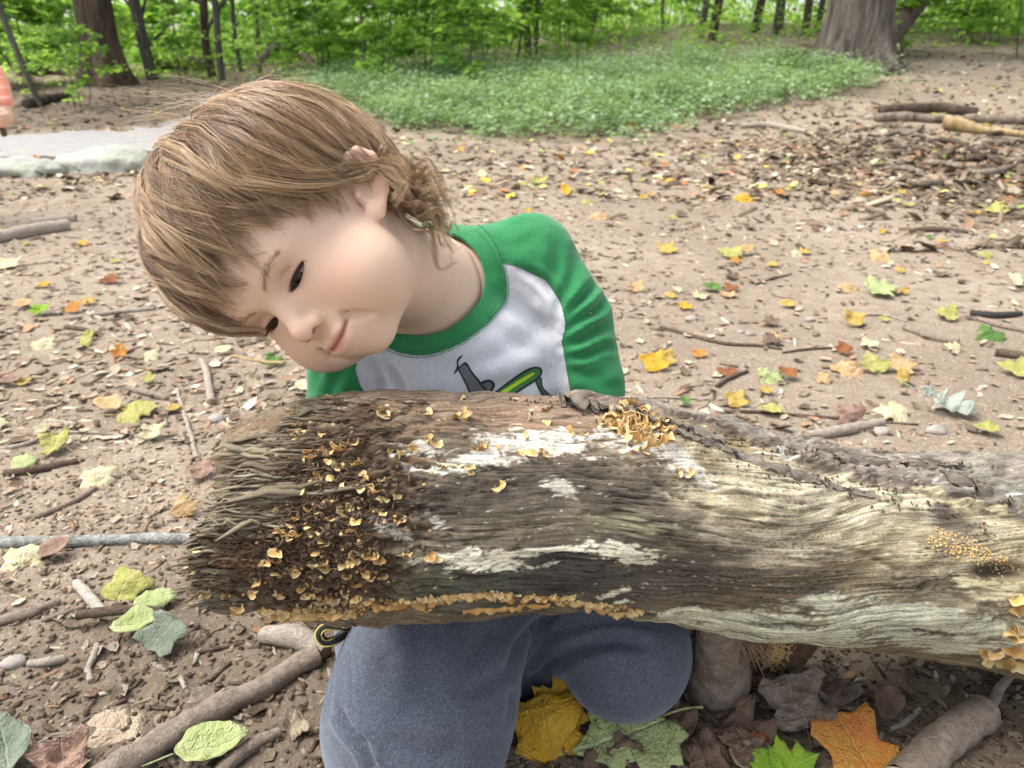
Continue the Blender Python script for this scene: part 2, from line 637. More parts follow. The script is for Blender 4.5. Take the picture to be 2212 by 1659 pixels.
def sapling_mesh(seed, H, W, nleaf, size, stems=1, dens_low=0.3):
    """stem tubes and layered leaf sprays of an understorey maple; returns stem mesh, foliage mesh"""
    r = np.random.default_rng(seed)
    st, LP, LD, LN, LS, LT = [], [], [], [], [], []
    for s in range(stems):
        lean = r.normal(0, 0.12, 2)
        z = np.linspace(0, H * r.uniform(0.8, 1.05), 10)
        P = np.stack([lean[0] * z + 0.05 * np.sin(z * 2.1 + s), lean[1] * z + 0.05 * np.cos(z * 1.7 + s * 2), z], -1) + np.array([r.normal(0, 0.08) * (stems > 1), r.normal(0, 0.08) * (stems > 1), 0])
        st.append(tube(P, np.linspace(0.011, 0.003, 10) * H / 2.0, 6))
        nb = int(9 * H / 2.0) + 4
        for b in range(nb):
            t = r.uniform(0.12, 1.0)
            k = t * 9; i0 = min(8, int(k)); p0 = P[i0] * (1 - (k - i0)) + P[i0 + 1] * (k - i0)
            az = r.uniform(0, 6.28); L = W * r.uniform(0.45, 1.0) * (1 - 0.45 * t)
            d = np.array([math.cos(az), math.sin(az), r.uniform(0.05, 0.45)])
            tt_ = np.linspace(0, 1, 6)[:, None]
            B = p0 + d * L * tt_ - np.array([0, 0, 0.22 * L]) * tt_ ** 2
            st.append(tube(B, np.linspace(0.004, 0.0012, 6), 4, False))
            m = int(nleaf / (nb * stems))
            u = r.uniform(0.15, 1.05, m) ** 0.8
            bp = np.stack([np.interp(u, tt_[:, 0], B[:, c]) for c in range(3)], -1) + r.normal(0, 0.05, (m, 3)) * np.array([1, 1, 0.55]) * W
            LP.append(bp)
            a2 = az + r.normal(0, 0.9, m)
            LD.append(np.stack([np.cos(a2), np.sin(a2), r.normal(-0.25, 0.25, m)], -1))
            LN.append(np.stack([r.normal(0, 0.35, m), r.normal(0, 0.35, m), np.ones(m)], -1))
            LS.append(size * r.uniform(0.6, 1.2, m)); LT.append(np.clip(r.normal(0.5, 0.25) + r.normal(0, 0.15, m), 0, 1))
    V, Pq = merge(st)
    stem = mesh('stem', V, Pq, M_TR3)
    V, T, tn_ = scatter_leaves(np.concatenate(LP), unit(np.concatenate(LD)), unit(np.concatenate(LN)), np.concatenate(LS), np.concatenate(LT))
    return stem, mesh('foliage', V, T, M_LEAF, {'tone': tn_}, smooth=False)


SAP = [sapling_mesh(101, 2.2, 0.85, 900, 0.115), sapling_mesh(102, 1.7, 0.75, 900, 0.10, 2), sapling_mesh(103, 2.6, 0.95, 1000, 0.12), sapling_mesh(104, 1.2, 0.65, 700, 0.085, 3), sapling_mesh(105, 0.75, 0.45, 420, 0.07, 4), sapling_mesh(106, 2.0, 1.0, 1000, 0.13, 2)]


def place_sapling(px, py, var, sc, label, group, dist=None):
    p = g(px, py) if dist is None else np.array([(px - 1106) / FPX * dist, dist, float(gz((px - 1106) / FPX * dist, dist))])
    o = empty('maple_sapling', p - np.array([0, 0, 0.02]))
    o.rotation_euler[2] = sr.uniform(0, 6.28); o.scale = (sc, sc, sc * sr.uniform(0.9, 1.15))
    st, fo = SAP[var]
    for nm, me in (('stem', st), ('foliage', fo)):
        c = bpy.data.objects.new(nm, me); COL.objects.link(c); c.parent = o
    tag(o, label, 'sapling', group)


for px, py, v, sc, lb in ((820, 190, 1, 1.0, 'bright maple sapling with upright stem just behind the child\'s head'), (930, 185, 5, 0.9, 'broad leafy maple sapling at the back edge of the ground cover'),
                          (1035, 185, 3, 1.1, 'low bushy maple sapling at the left end of the ground cover'), (715, 165, 2, 0.9, 'tall maple sapling beside the bent dead branch'),
                          (170, 232, 4, 0.95, 'small green seedling on the leaf litter below the brown trunk'), (90, 205, 4, 0.8, 'tiny leafy seedling left of the brown trunk'),
                          (395, 185, 4, 1.1, 'low green seedling just right of the forked slender tree'), (620, 185, 4, 1.2, 'low leafy seedling showing above the child\'s hair'),
                          (20, 150, 0, 1.0, 'leafy sapling at the far left edge above the orange sleeve'), (110, 140, 1, 0.9, 'leafy sapling between the left edge and brown trunk')):
    place_sapling(px, py, v, sc, lb, 'saplings at the edge of the woods')
for k in range(76):
    d = sr.uniform(10.2, 16.5); pxs = sr.uniform(-150, 2350)
    if 1400 < pxs < 1770 and d < 13.2: continue
    place_sapling(pxs, 0, int(sr.choice([0, 1, 2, 3, 5])), sr.uniform(0.7, 1.15), 'leafy green maple sapling among the thin trunks of the wood', 'understorey saplings', d)

# ------------------------------------------------------------------ trees
def crown_mesh(seed, n, rad, h, size):
    r = np.random.default_rng(seed)
    cl = r.normal(0, 1, (26, 3)); cl = unit(cl) * r.uniform(0.35, 1.0, (26, 1)) * np.array([rad, rad, h])
    c = cl[r.integers(0, 26, n)] + r.normal(0, 0.33, (n, 3)) * np.array([rad, rad, h]) * 0.55
    D = unit(r.normal(0, 1, (n, 3)) + np.array([0, 0, -0.3])); N = unit(r.normal(0, 0.6, (n, 3)) + np.array([0, 0, 1]))
    V, T, tn_ = scatter_leaves(c, D, N, size * r.uniform(0.6, 1.2, n), np.clip(r.normal(0.5, 0.25, n), 0, 1), True)
    return mesh('crown', V, T, M_FAR, {'tone': tn_}, smooth=False), cl


CROWNS = [crown_mesh(201, 2600, 1.5, 1.2, 0.22), crown_mesh(202, 2200, 1.0, 1.0, 0.18)]


def tree(name, base, r0, r1, H, lean, mat, label, cat='tree', group=None, flare=0.0, crown=0, limbs=(), n=14, bend=0.0, wob=0.03):
    b = np.asarray(base, float)
    o = empty(name, b)
    z = np.concatenate([np.linspace(-0.08, 1.2, 26 if flare else 12), np.linspace(1.4, H, 14)])
    P = np.stack([lean[0] * z + bend * np.sin(z / H * 3.1) + wob * pn(z * 0.9, b[0] * 3.3), lean[1] * z + wob * pn(z * 0.9, b[0] * 3.3 + 9), z], -1)
    rad = r0 + (r1 - r0) * np.clip(z / H, 0, 1) + flare * np.exp(-np.clip(z, 0, 9) / 0.22)
    V, Pq = tube(P, rad, n, True)
    a = np.arctan2(V[:, 1] - np.interp(V[:, 2], z, P[:, 1]), V[:, 0] - np.interp(V[:, 2], z, P[:, 0]))
    if flare:                                         # buttresses at the foot, ridged bark above
        f = 0.45 * flare * np.exp(-np.clip(V[:, 2], 0, 9) / 0.25) * np.sin(5 * a + 1.0) + 0.016 * pn(np.cos(a) * 5, np.sin(a) * 5, V[:, 2] * 1.1) + 0.012 * pn(np.cos(a) * 13, np.sin(a) * 13, V[:, 2] * 1.6)
        V[:, 0] += f * np.cos(a); V[:, 1] += f * np.sin(a)
    tr_ = bpy.data.objects.new('trunk', mesh('trunk', V, Pq, mat)); COL.objects.link(tr_); tr_.parent = o
    for (h0, dx, dy, dz, rr) in limbs:
        p0 = np.array([np.interp(h0, z, P[:, 0]), np.interp(h0, z, P[:, 1]), h0])
        t = np.linspace(0, 1, 9)[:, None]
        L = p0 + np.array([dx, dy, dz]) * t + np.array([0, 0, 0.15]) * t ** 2 + 0.04 * np.stack([pn(t[:, 0] * 3, h0), pn(t[:, 0] * 3, h0 + 4), 0 * t[:, 0]], -1)
        V, Pq = tube(L, rr * (1 - 0.75 * t[:, 0]), 7)
        l = bpy.data.objects.new('limb', mesh('limb', V, Pq, mat)); COL.objects.link(l); l.parent = o
    if crown is not None:
        me, cl = CROWNS[crown]
        c = bpy.data.objects.new('crown', me); COL.objects.link(c); c.parent = o
        c.location = (lean[0] * H, lean[1] * H, H + 0.4); c.rotation_euler[2] = sr.uniform(0, 6)
    tag(o, label, cat, group)
    return o


def at(px, d):
    x = (px - 1106) / FPX * d * 1.0
    return np.array([x * 1.07, d, float(gz(x, d)) - 0.02])


tree('oak_tree', g(233, 183), 0.205, 0.17, 6.0, (-0.012, 0), M_TR1, 'thick brown trunk with flared roots left of the child\'s hair', flare=0.13, n=90, wob=0.0)
tree('maple_tree', g(1842, 148), 0.335, 0.28, 6.5, (-0.002, 0), M_TR2, 'massive grey trunk with flared foot at the end of the ground cover', flare=0.20, n=110, wob=0.0)
tree('leaning_tree', g(1905, 132) + np.array([0, 0.3, 0]), 0.13, 0.11, 4.0, (0.66, 0.0), M_TR2, 'grey stem leaning outward from behind the massive trunk', crown=1)
tree('slender_tree', g(331, 172), 0.075, 0.045, 4.5, (-0.09, 0.0), M_TR3, 'slender forked grey tree just right of the brown trunk', crown=1, limbs=((0.35, 0.55, 0.0, 0.40, 0.026), (0.62, 0.30, 0.1, 0.8, 0.024), (0.75, -0.5, 0.1, 0.6, 0.02)))
tree('thin_tree', g(86, 232), 0.030, 0.018, 3.2, (-0.19, 0.0), M_TR3, 'thin leaning sapling trunk beside the orange sleeve', crown=1, limbs=((0.9, -0.3, 0, 0.3, 0.01),))
thin = [(541, 11.5, 0.060, 0.0, 'thin dark trunk showing above the child\'s hair, left one of a close pair'), (556, 11.0, 0.045, 0.03, 'thin dark trunk showing above the child\'s hair, right one of a close pair'),
        (597, 12.5, 0.035, 0.0, 'very thin dark stem left of the bent dead branch'), (632, 12.0, 0.030, 0.01, 'very thin dark stem rising through the bent dead branch'),
        (826, 9.8, 0.018, -0.03, 'pale thin stem inside the bright saplings'), (1135, 12.0, 0.055, -0.05, 'dark crooked trunk behind the left part of the ground cover'),
        (1152, 11.6, 0.032, 0.02, 'pale thin stem touching the dark crooked trunk'), (1255, 13.0, 0.030, 0.03, 'thin stem in the dense leaves left of the trunk row'),
        (1458, 13.0, 0.050, -0.02, 'first dark trunk of the row behind the ground cover'), (1482, 12.4, 0.065, -0.03, 'second and stoutest dark trunk of the row behind the ground cover'),
        (1562, 13.5, 0.070, 0.01, 'smooth grey trunk in the middle of the row of thin trunks'), (1592, 13.2, 0.050, 0.0, 'straight dark trunk right of the smooth grey trunk'),
        (1604, 13.8, 0.036, 0.02, 'thinner trunk touching the straight dark trunk'), (1648, 12.9, 0.060, 0.03, 'dark trunk fourth left of the massive grey trunk'), (1668, 13.6, 0.048, 0.02, 'dark trunk third left of the massive grey trunk'),
        (1690, 12.4, 0.050, 0.05, 'dark trunk rising from the fallen rusty log'), (1733, 12.8, 0.055, 0.06, 'dark trunk nearest the massive grey trunk'), (420, 13.0, 0.03, -0.02, 'thin stem behind the forked slender tree'),
        (1965, 13.5, 0.04, 0.08, 'thin stem in the bright leaves right of the massive trunk'), (2120, 13.0, 0.045, -0.03, 'thin trunk near the right edge of the wood'), (1385, 14.0, 0.03, 0.02, 'faint thin stem left of the trunk row')]
for px, d, r0, ln, lb in thin:
    lim = [(sr.uniform(0.5, 1.4), sr.choice([-1, 1]) * sr.uniform(0.3, 0.8), sr.uniform(-0.3, 0.3), sr.uniform(0.2, 0.7), r0 * 0.4) for _ in range(2)]
    tree('thin_tree', at(px, d), r0, r0 * 0.6, sr.uniform(3.6, 5.0), (ln, 0.0), M_TR3 if r0 < 0.06 else M_TR1, lb, group='thin trees in the wood', crown=1, limbs=lim, n=9, wob=0.07)

# far wood closing the view: leaf masses nobody could count
n = 44000
ang = sr.uniform(-0.72, 0.72, n); dist = 14 + 24 * sr.random(n) ** 1.3
x = np.tan(ang) * dist; y = dist
z = gz(x, y) + (sr.random(n) ** 1.3) * (0.9 + dist * 0.16)
keep = (fbm(x * 0.22, z * 0.6, y * 0.15, 3) > -0.18) | (z < 1.0)
x, y, z = x[keep], y[keep], z[keep]; n = len(x)
V, T, tn_ = scatter_leaves(np.stack([x, y, z], -1), unit(sr.normal(0, 1, (n, 3)) + np.array([0, 0, -0.3])), unit(sr.normal(0, 0.7, (n, 3)) + np.array([0, -0.3, 1])), sr.uniform(0.14, 0.34, n),
                           np.clip(0.5 + 0.5 * fbm(x * 0.5, y * 0.3, z * 0.6, 2) + sr.normal(0, 0.15, n), 0, 1), True)
o = obj('woods', mesh('woods', V, T, M_FAR, {'tone': tn_}, smooth=False)); tag(o, 'dense green foliage of the far wood', 'foliage', kind='stuff')

# undergrowth on the floor of the wood, too dense to count
n = 26000
ang = sr.uniform(-0.72, 0.72, n); dist = 10.2 + 7.5 * sr.random(n)
x = np.tan(ang) * dist; y = dist
keep = (fbm(x * 0.5, y * 0.5, 1.0, 3) > -0.15) & ~((x > 4.6) & (y < 11.2)) & ~((x < -2.2) & (y < 11.2))
x, y = x[keep], y[keep]; n = len(x)
z = gz(x, y) + sr.random(n) ** 1.5 * 0.55 * (1 + 0.8 * pn(x * 0.9, y * 0.9, 6.0))
V, T, tn_ = scatter_leaves(np.stack([x, y, z], -1), unit(sr.normal(0, 1, (n, 3)) * np.array([1, 1, 0.4])), unit(sr.normal(0, 0.45, (n, 3)) + np.array([0, 0, 1])), sr.uniform(0.05, 0.12, n), np.clip(0.55 + 0.5 * fbm(x * 0.8, y * 0.6, z, 2) + sr.normal(0, 0.15, n), 0, 1), True)
o = obj('undergrowth', mesh('undergrowth', V, T, M_LEAF, {'tone': tn_}, smooth=False)); tag(o, 'bright green undergrowth on the floor of the wood', 'undergrowth', kind='stuff')

# ground cover bed
BED = [(640, 205), (760, 235), (830, 272), (1000, 288), (1150, 302), (1270, 305), (1360, 285), (1500, 258), (1620, 236), (1740, 216), (1850, 198), (1900, 178), (1850, 160), (1760, 150), (1600, 142), (1300, 150), (1000, 165), (700, 175)]
xx = sr.uniform(-4.0, 6.5, 60000); yy = sr.uniform(5.5, 13.5, 60000)
ux, uy, _ = pxy(np.stack([xx, yy, gz(xx, yy)], -1))
ins = np.zeros(len(xx), bool)
jx, jy = ux + 26 * pn(xx * 2.2, yy * 2.2, 1.0) + sr.normal(0, 1, len(ux)) ** 3 * 12, uy + 9 * pn(xx * 1.8, yy * 1.8, 5.0) + sr.normal(0, 1, len(ux)) ** 3 * 4.5
for (x0, y0), (x1, y1) in zip(BED, BED[1:] + BED[:1]):
    if y0 == y1: continue
    ins ^= ((y0 > jy) != (y1 > jy)) & (jx < (x1 - x0) * (jy - y0) / (y1 - y0) + x0)
xx, yy = xx[ins], yy[ins]
npl = min(len(xx), 9500); xx, yy = xx[:npl], yy[:npl]
hgt = sr.uniform(0.04, 0.26, npl) * (1 + 0.8 * pn(xx * 1.2, yy * 1.2, 2.0))
LPs, LDs, LNs, LSs, LTs = [], [], [], [], []
pt = np.clip(0.5 + 0.5 * fbm(xx * 0.9, yy * 0.9, 1, 2), 0, 1)
for k in range(7):
    az = sr.uniform(0, 6.28, npl); t = sr.uniform(0.35, 1.0, npl)
    rr = 0.045 * (1.2 - t)
    LPs.append(np.stack([xx + np.cos(az) * rr, yy + np.sin(az) * rr, gz(xx, yy) + hgt * t], -1))
    LDs.append(np.stack([np.cos(az), np.sin(az), sr.normal(0.05, 0.3, npl)], -1)); LNs.append(np.stack([sr.normal(0, 0.35, npl), sr.normal(0, 0.35, npl), np.ones(npl)], -1))
    LSs.append(sr.uniform(0.028, 0.062, npl)); LTs.append(np.clip(pt + sr.normal(0, 0.18, npl), 0, 1))
V, T, tn_ = scatter_leaves(np.concatenate(LPs), unit(np.concatenate(LDs)), unit(np.concatenate(LNs)), np.concatenate(LSs), np.concatenate(LTs), True)
o = obj('ground_cover', mesh('ground_cover', V, T, M_COVER, {'tone': tn_}, smooth=False)); tag(o, 'bed of low pale green leafy ground cover behind the child', 'ground cover', kind='stuff')

# ------------------------------------------------------------------ fallen wood in the background
def dead_log(name, pts, rad, label, mat=None, n=10, cat='log', lift=0.4, group=None, zs=None):
    P = np.array([g(x, y) for x, y in pts])
    P[:, 2] += np.broadcast_to(np.asarray(rad), (len(P),)) * 0.8
    if zs is not None: P[:, 2] += np.array(zs)
    S = spl(P, 6)
    rr = np.interp(np.linspace(0, 1, len(S)), np.linspace(0, 1, len(pts)), np.broadcast_to(np.asarray(rad, float), (len(pts),)))
    rr = rr * (1 + 0.10 * pn(np.arange(len(S)) * 0.6, P[0, 0] * 7))
    V, Pq = tube(S - S[0], rr, n, True, rnd=0.25)
    o = bpy.data.objects.new(name, mesh(name, V, Pq, mat or M_DEAD)); COL.objects.link(o); o.location = S[0]
    tag(o, label, cat, group)
    return o


dead_log('fallen_log', [(330, 150), (390, 148), (455, 150)], [0.10, 0.11, 0.09], 'pale fallen log lying behind the forked slender tree')
dead_log('dead_branch', [(560, 160), (610, 158), (655, 158), (695, 170)], [0.05, 0.06, 0.06, 0.045], 'bent dead branch arching over the leaf litter above the child\'s hair', zs=(0.12, 0.30, 0.22, 0.0))
dead_log('tree_stump', [(690, 158), (712, 157)], [0.10, 0.09], 'dark broken stump end beside the bent dead branch', M_TR1)
dead_log('fallen_log', [(1682, 140), (1730, 139), (1775, 141)], [0.11, 0.12, 0.10], 'dark rusty fallen log left of the massive grey trunk', M_TR1)
dead_log('fallen_branch', [(60, 235), (110, 222), (150, 212)], [0.05, 0.045, 0.03], 'dark fallen branch under the thin leaning sapling', M_TR1)
dead_log('fallen_log', [(40, 165), (120, 160), (190, 168)], [0.08, 0.09, 0.07], 'grey fallen log behind the left edge of the litter bank')
dead_log('fallen_branch', [(1890, 266), (1960, 262), (2035, 268)], [0.035, 0.04, 0.025], 'brown fallen branch in front of the dark litter on the bank', M_DEAD)
dead_log('fallen_branch', [(1900, 250), (2020, 246), (2110, 252)], [0.04, 0.045, 0.035], 'dark rotted branch behind the brown fallen branch', M_TR1)
dead_log('broken_branch', [(2035, 278), (2075, 282), (2120, 288), (2240, 300)], [0.060, 0.050, 0.028, 0.022], 'yellowish broken branch with a knobbly torn end near the right edge', bark_mat('yellow_torn_wood', (0.22, 0.145, 0.065), (0.46, 0.35, 0.20), 18))
dead_log('fallen_branch', [(2080, 262), (2150, 266), (2260, 272)], [0.03, 0.035, 0.03], 'grey branch lying behind the yellowish broken branch', M_DEAD)
for k in range(18):
    x0, y0 = sr.uniform(1880, 2230), sr.uniform(280, 400)
    L = sr.uniform(40, 110); a = sr.normal(0, 0.25)
    dead_log('brush_stick', [(x0, y0), (x0 + L * 0.5, y0 + 4 * sr.normal()), (x0 + L, y0 + L * a * 0.6)], [0.017, 0.020, 0.012], 'brown stick in the brush heap near the right edge', M_DEAD if k % 3 else M_TR1, 6, 'stick', group='sticks of the brush heap')

# pale rocks beside the path
def rock(px, py, sx, sy, sz, label, seed):
    p = g(px, py)
    u = np.linspace(0, 2 * np.pi, 40, endpoint=False)[None]; v = np.linspace(-0.5, 1.0, 18)[:, None] * np.pi / 2
    X = np.cos(v) * np.cos(u); Y = np.cos(v) * np.sin(u); Z = np.sin(v) * np.ones_like(u)
    f = 1 + 0.28 * fbm(X * 1.3 + seed, Y * 1.3, Z * 1.3, 3)
    V = np.stack([X * f * sx, Y * f * sy, Z * f * sz], -1).reshape(-1, 3)
    i = np.arange(17)[:, None]; j = np.arange(40)[None]; j2 = (j + 1) % 40
    Q = np.stack([i * 40 + j, i * 40 + j2, (i + 1) * 40 + j2, (i + 1) * 40 + j], -1).reshape(-1, 4)
    o = bpy.data.objects.new('rock', mesh('rock', V, Q, M_ROCK)); COL.objects.link(o); o.location = p
    tag(o, label, 'rock', 'pale rocks beside the path')


nt = NT('pale_rock')
co = nt.coord('Object')
c = nt.mix(nt.noise(co, 9, 5), (0.26, 0.26, 0.23), (0.38, 0.38, 0.34)); c = nt.mix(nt.ramp(nt.noise(co, 5, 3), [(0.55, 0.0), (0.7, 0.6)]), c, (0.30, 0.33, 0.20))
nt.set(Base_Color=c, Roughness=0.95); nt.bump(nt.noise(co, 40, 4), 0.6, 0.02); M_ROCK = nt.m
rock(55, 378, 0.20, 0.14, 0.085, 'low pale mossy rock near the left edge of the picture', 1.0)
rock(235, 366, 0.27, 0.18, 0.12, 'larger pale rock touching the child\'s hair', 4.0)
# ================================================================== the kneeling child
HM = np.array([[0.5143, -0.1644, -0.8347], [-0.5797, 0.6525, -0.492], [-0.6277, -0.7363, -0.2494]])   # columns: left, forward, up of the head
_cw = np.stack([AX[0], -AX[1], AX[2]])            # view right / down / forward in the world
HW = (HM.T @ _cw)                                  # rows: left, forward, up in world
HC = q(714, 540, 0.622)                            # between the ears


def h2w(p):
    return np.asarray(p, float) @ HW + HC


def w2h(p):
    return (np.asarray(p, float) - HC) @ HW.T


NECK_W = q(905, 605, 0.735)
NECK_L = w2h(NECK_W)
CHEST_L = w2h(q(928, 650, 0.768))
EYE = np.array([0.0250, 0.0635, 0.0105])
_eu = np.array([0.30, -0.45, 0.75]); _eu /= np.linalg.norm(_eu)
_eb = np.array([0.40, -0.85, -0.35]); _eb -= _eu * _eb.dot(_eu); _eb /= np.linalg.norm(_eb)
_en = np.cross(_eu, _eb); _en *= np.sign(_en[0])
EAR0 = np.array([0.0690, 0.0165, 0.006])


def earp(b, u, n=0.0):
    return EAR0 + b * _eb + u * _eu + n * _en


def head_sdf(P):
    A = P.copy(); A[..., 0] = np.abs(A[..., 0])
    d = ell(P, (0, -0.004, 0.044), (0.0765, 0.0935, 0.082))
    d = smin(d, ell(P, (0, 0.034, 0.040), (0.058, 0.0535, 0.050)), 0.02)
    d = smin(d, ell(P, (0, 0.030, -0.012), (0.055, 0.050, 0.050)), 0.02)
    d = smin(d, sph(A, (0.035, 0.046, -0.027), 0.0315), 0.02)
    d = smin(d, ell(P, (0, 0.026, -0.039), (0.0445, 0.042, 0.029)), 0.02)
    d = smin(d, sph(P, (0, 0.057, -0.056), 0.0155), 0.014)
    d = smin(d, ell(P, (0, 0.068, -0.036), (0.022, 0.0175, 0.019)), 0.012)
    # brow and sockets
    d = smin(d, ell(A, (0.021, 0.0745, 0.027), (0.018, 0.006, 0.006)), 0.016)
    d = smax(d, -ell(A, (0.026, 0.0905, 0.0115), (0.017, 0.0115, 0.0085)), 0.010)
    # nose
    d = smin(d, pline(P, [(0, 0.0775, 0.014), (0, 0.0850, 0.000), (0, 0.0920, -0.0115)], [0.0062, 0.0066, 0.0078], 0.004), 0.007)
    d = smin(d, sph(P, (0, 0.0908, -0.0128), 0.0080), 0.004)
    d = smin(d, sph(A, (0.0082, 0.0868, -0.0160), 0.0056), 0.004)
    d = smax(d, -ell(A, (0.0050, 0.0905, -0.0210), (0.0030, 0.0046, 0.0030)), 0.0014)
    # lids
    lid = sph(A, EYE, 0.0148)
    d = smin(d, lid, 0.005)
    dx = (A[..., 0] - EYE[0]) / 0.0138
    par = np.maximum(0, 1 - dx * dx)
    tilt = 0.0012 * dx
    zhi = EYE[2] - 0.0018 + 0.0017 * par + tilt
    zlo = EYE[2] - 0.0018 - 0.0038 * par + tilt
    op = np.maximum(np.maximum((A[..., 2] - zhi), (zlo - A[..., 2])) * 0.9, 0.069 - A[..., 1])
    op = np.maximum(op, (np.abs(A[..., 0] - EYE[0]) - 0.0136))
    d = smax(d, -op, 0.0012)
    # fold over the upper lid and a soft one under the eye
    cr = [(EYE[0] + t * 0.0135, 0.0785 - 0.0055 * t * t - 0.002 * (t > 0) * t, EYE[2] + 0.0062 - 0.0035 * t * t) for t in (-1, -0.5, 0, 0.5, 1)]
    d = smax(d, -pline(A, cr, [-0.0030, 0.0004, 0.0007, 0.0004, -0.0030], 0.001), 0.0036)
    # lips
    d = smin(d, ell(A, (0.0050, 0.0835, -0.0335), (0.0085, 0.0046, 0.0033)), 0.004)
    d = smin(d, ell(P, (0, 0.0825, -0.0418), (0.0120, 0.0052, 0.0040)), 0.004)
    mo = [(0.0000, 0.0885, -0.0376), (0.0080, 0.0870, -0.0371), (0.0148, 0.0820, -0.0358), (0.0200, 0.0768, -0.0328)]
    d = smax(d, -pline(A, mo, [0.0010, 0.0010, 0.0010, 0.0008], 0.001), 0.0022)
    d = smax(d, -pline(A, [(0.0200, 0.0778, -0.0328), (0.0238, 0.0738, -0.0395), (0.0272, 0.0682, -0.0480)], [0.0012, 0.0014, -0.0010], 0.002), 0.0085)
    d = smax(d, -sph(P, (0, 0.0895, -0.0280), 0.0016), 0.004)
    # ears
    m = (A[..., 0] > 0.045) & (np.abs(A[..., 1]) < 0.06) & (np.abs(A[..., 2]) < 0.06)
    Q = A[m]
    r = Q - EAR0
    b, u, n = r @ _eb, r @ _eu, r @ _en
    L = (np.stack([b, u, n - 0.0030], -1) / 0.9).astype(np.float32)
    e = ell(L, (0.013, 0.003, -0.0030), (0.0140, 0.0240, 0.0052))
    e = smin(e, pline(L, [(0.006, 0.001, 0), (0.002, 0.013, 0.001), (0.007, 0.0245, 0.002), (0.017, 0.0275, 0.002), (0.0262, 0.0200, 0.002), (0.0285, 0.006, 0.002), (0.0240, -0.008, 0.002), (0.0165, -0.018, 0.001)], 0.0036, 0.002), 0.0026)
    e = smin(e, ell(L, (0.0095, -0.0215, 0.0), (0.0085, 0.0082, 0.0042)), 0.005)
    e = smin(e, pline(L, [(0.009, -0.012, 0.0005), (0.0185, -0.005, 0.0015), (0.0200, 0.009, 0.001), (0.0140, 0.019, 0)], 0.0024, 0.002), 0.004)
    e = smin(e, sph(L, (0.0020, -0.0055, 0.0005), 0.0040), 0.003)
    e = smax(e, -ell(L, (0.0100, -0.003, 0.0045), (0.0078, 0.0095, 0.0062)), 0.002)
    d[m] = smin(d[m], e * 0.9, 0.004)
    # neck and upper chest
    d = smin(d, cone(P, (0, -0.014, -0.030), NECK_L, 0.043, 0.047), 0.016)
    d = smin(d, sph(P, CHEST_L, 0.062), 0.022)
    return d


Vl, Qh = surfnet(head_sdf, (-0.090, -0.112, -0.175), (0.092, 0.108, 0.130), 0.0015)
Qh = Qh[:, ::-1]                                   # the head frame is left handed
Vh = h2w(Vl)

# skin tints that belong to the skin: lips, flushed cheeks, ear rims, reddish lids
ax_ = np.abs(Vl[:, 0])
lip = np.exp(-(((Vl[:, 0]) / 0.0150) ** 2 + ((Vl[:, 2] + 0.0376 - 0.1 * ax_ * 0.5) / 0.0050) ** 2) ** 2) * (Vl[:, 1] > 0.07)
blush = np.exp(-(((ax_ - 0.040) / 0.020) ** 2 + ((Vl[:, 2] + 0.020) / 0.018) ** 2)) * (Vl[:, 1] > 0.02)
blush += 0.8 * np.exp(-((Vl - np.array([0, 0.098, -0.016])) ** 2).sum(1) / 0.012 ** 2)
_la = np.stack([ax_, Vl[:, 1], Vl[:, 2]], 1)
lline = np.exp(-(np.maximum(0, pline(_la, [(0.0000, 0.0872, -0.0376), (0.0080, 0.0857, -0.0371), (0.0148, 0.0808, -0.0358), (0.0206, 0.0755, -0.0326)], 0.0008, 0.0005)) / 0.0007) ** 2)  # shade of the mouth crease and nostrils, painted dark red
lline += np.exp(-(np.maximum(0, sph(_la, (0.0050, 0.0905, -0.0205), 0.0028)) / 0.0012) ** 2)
lidm = np.exp(-(((ax_ - EYE[0]) / 0.0145) ** 2 + ((Vl[:, 2] - EYE[2]) / 0.0085) ** 2) ** 2) * (Vl[:, 1] > 0.055)
_ea = np.stack([ax_, Vl[:, 1], Vl[:, 2]], 1)
earm = np.exp(-np.maximum(0, pline(_ea, [earp(0.002, 0.013), earp(0.007, 0.0245), earp(0.017, 0.0275), earp(0.0262, 0.020), earp(0.0285, 0.006), earp(0.024, -0.008), earp(0.012, -0.021)], 0.003, 0.002)) / 0.004)

# ---- the rest of the body, under the clothes
CHAIN = [(q(930, 640, 0.772), 0.062), (q(988, 800, 0.778), 0.089), (q(1052, 1080, 0.815), 0.100), (q(1085, 1330, 0.865), 0.104)]
SH_L, SH_R = q(1148, 556, 0.762), q(765, 775, 0.745)
ARM_L = [(SH_L, 0.0390), (q(1240, 690, 0.757), 0.0355), (q(1278, 830, 0.752), 0.0300), (q(1300, 985, 0.760), 0.0275), (q(1262, 1215, 0.800), 0.0235)]
ARM_R = [(SH_R, 0.0400), (q(727, 905, 0.735), 0.0300), (q(722, 1010, 0.750), 0.0265), (q(840, 1240, 0.790), 0.0235)]
KNEE_R, KNEE_L = np.array([-0.081, 0.512, 0.076]), np.array([0.1085, 0.615, 0.064])
HIP_R, HIP_L = np.array([-0.040, 0.720, 0.150]), np.array([0.040, 0.740, 0.145])
FOOT_R, FOOT_L = np.array([-0.165, 0.760, 0.045]), np.array([0.200, 0.830, 0.045])
_fz = np.array([1, 1, 1.25], np.float32)


def camf(P):
    """view aligned frame at true scale, depth squeezed: torsos are flatter than wide"""
    return ((np.asarray(P) - CAM) @ AX.T * _fz).astype(np.float32)


def chain(P, pts, k, grow=0.0):
    return pline(P, [camf(p) for p, r in pts], [r + grow for p, r in pts], k)


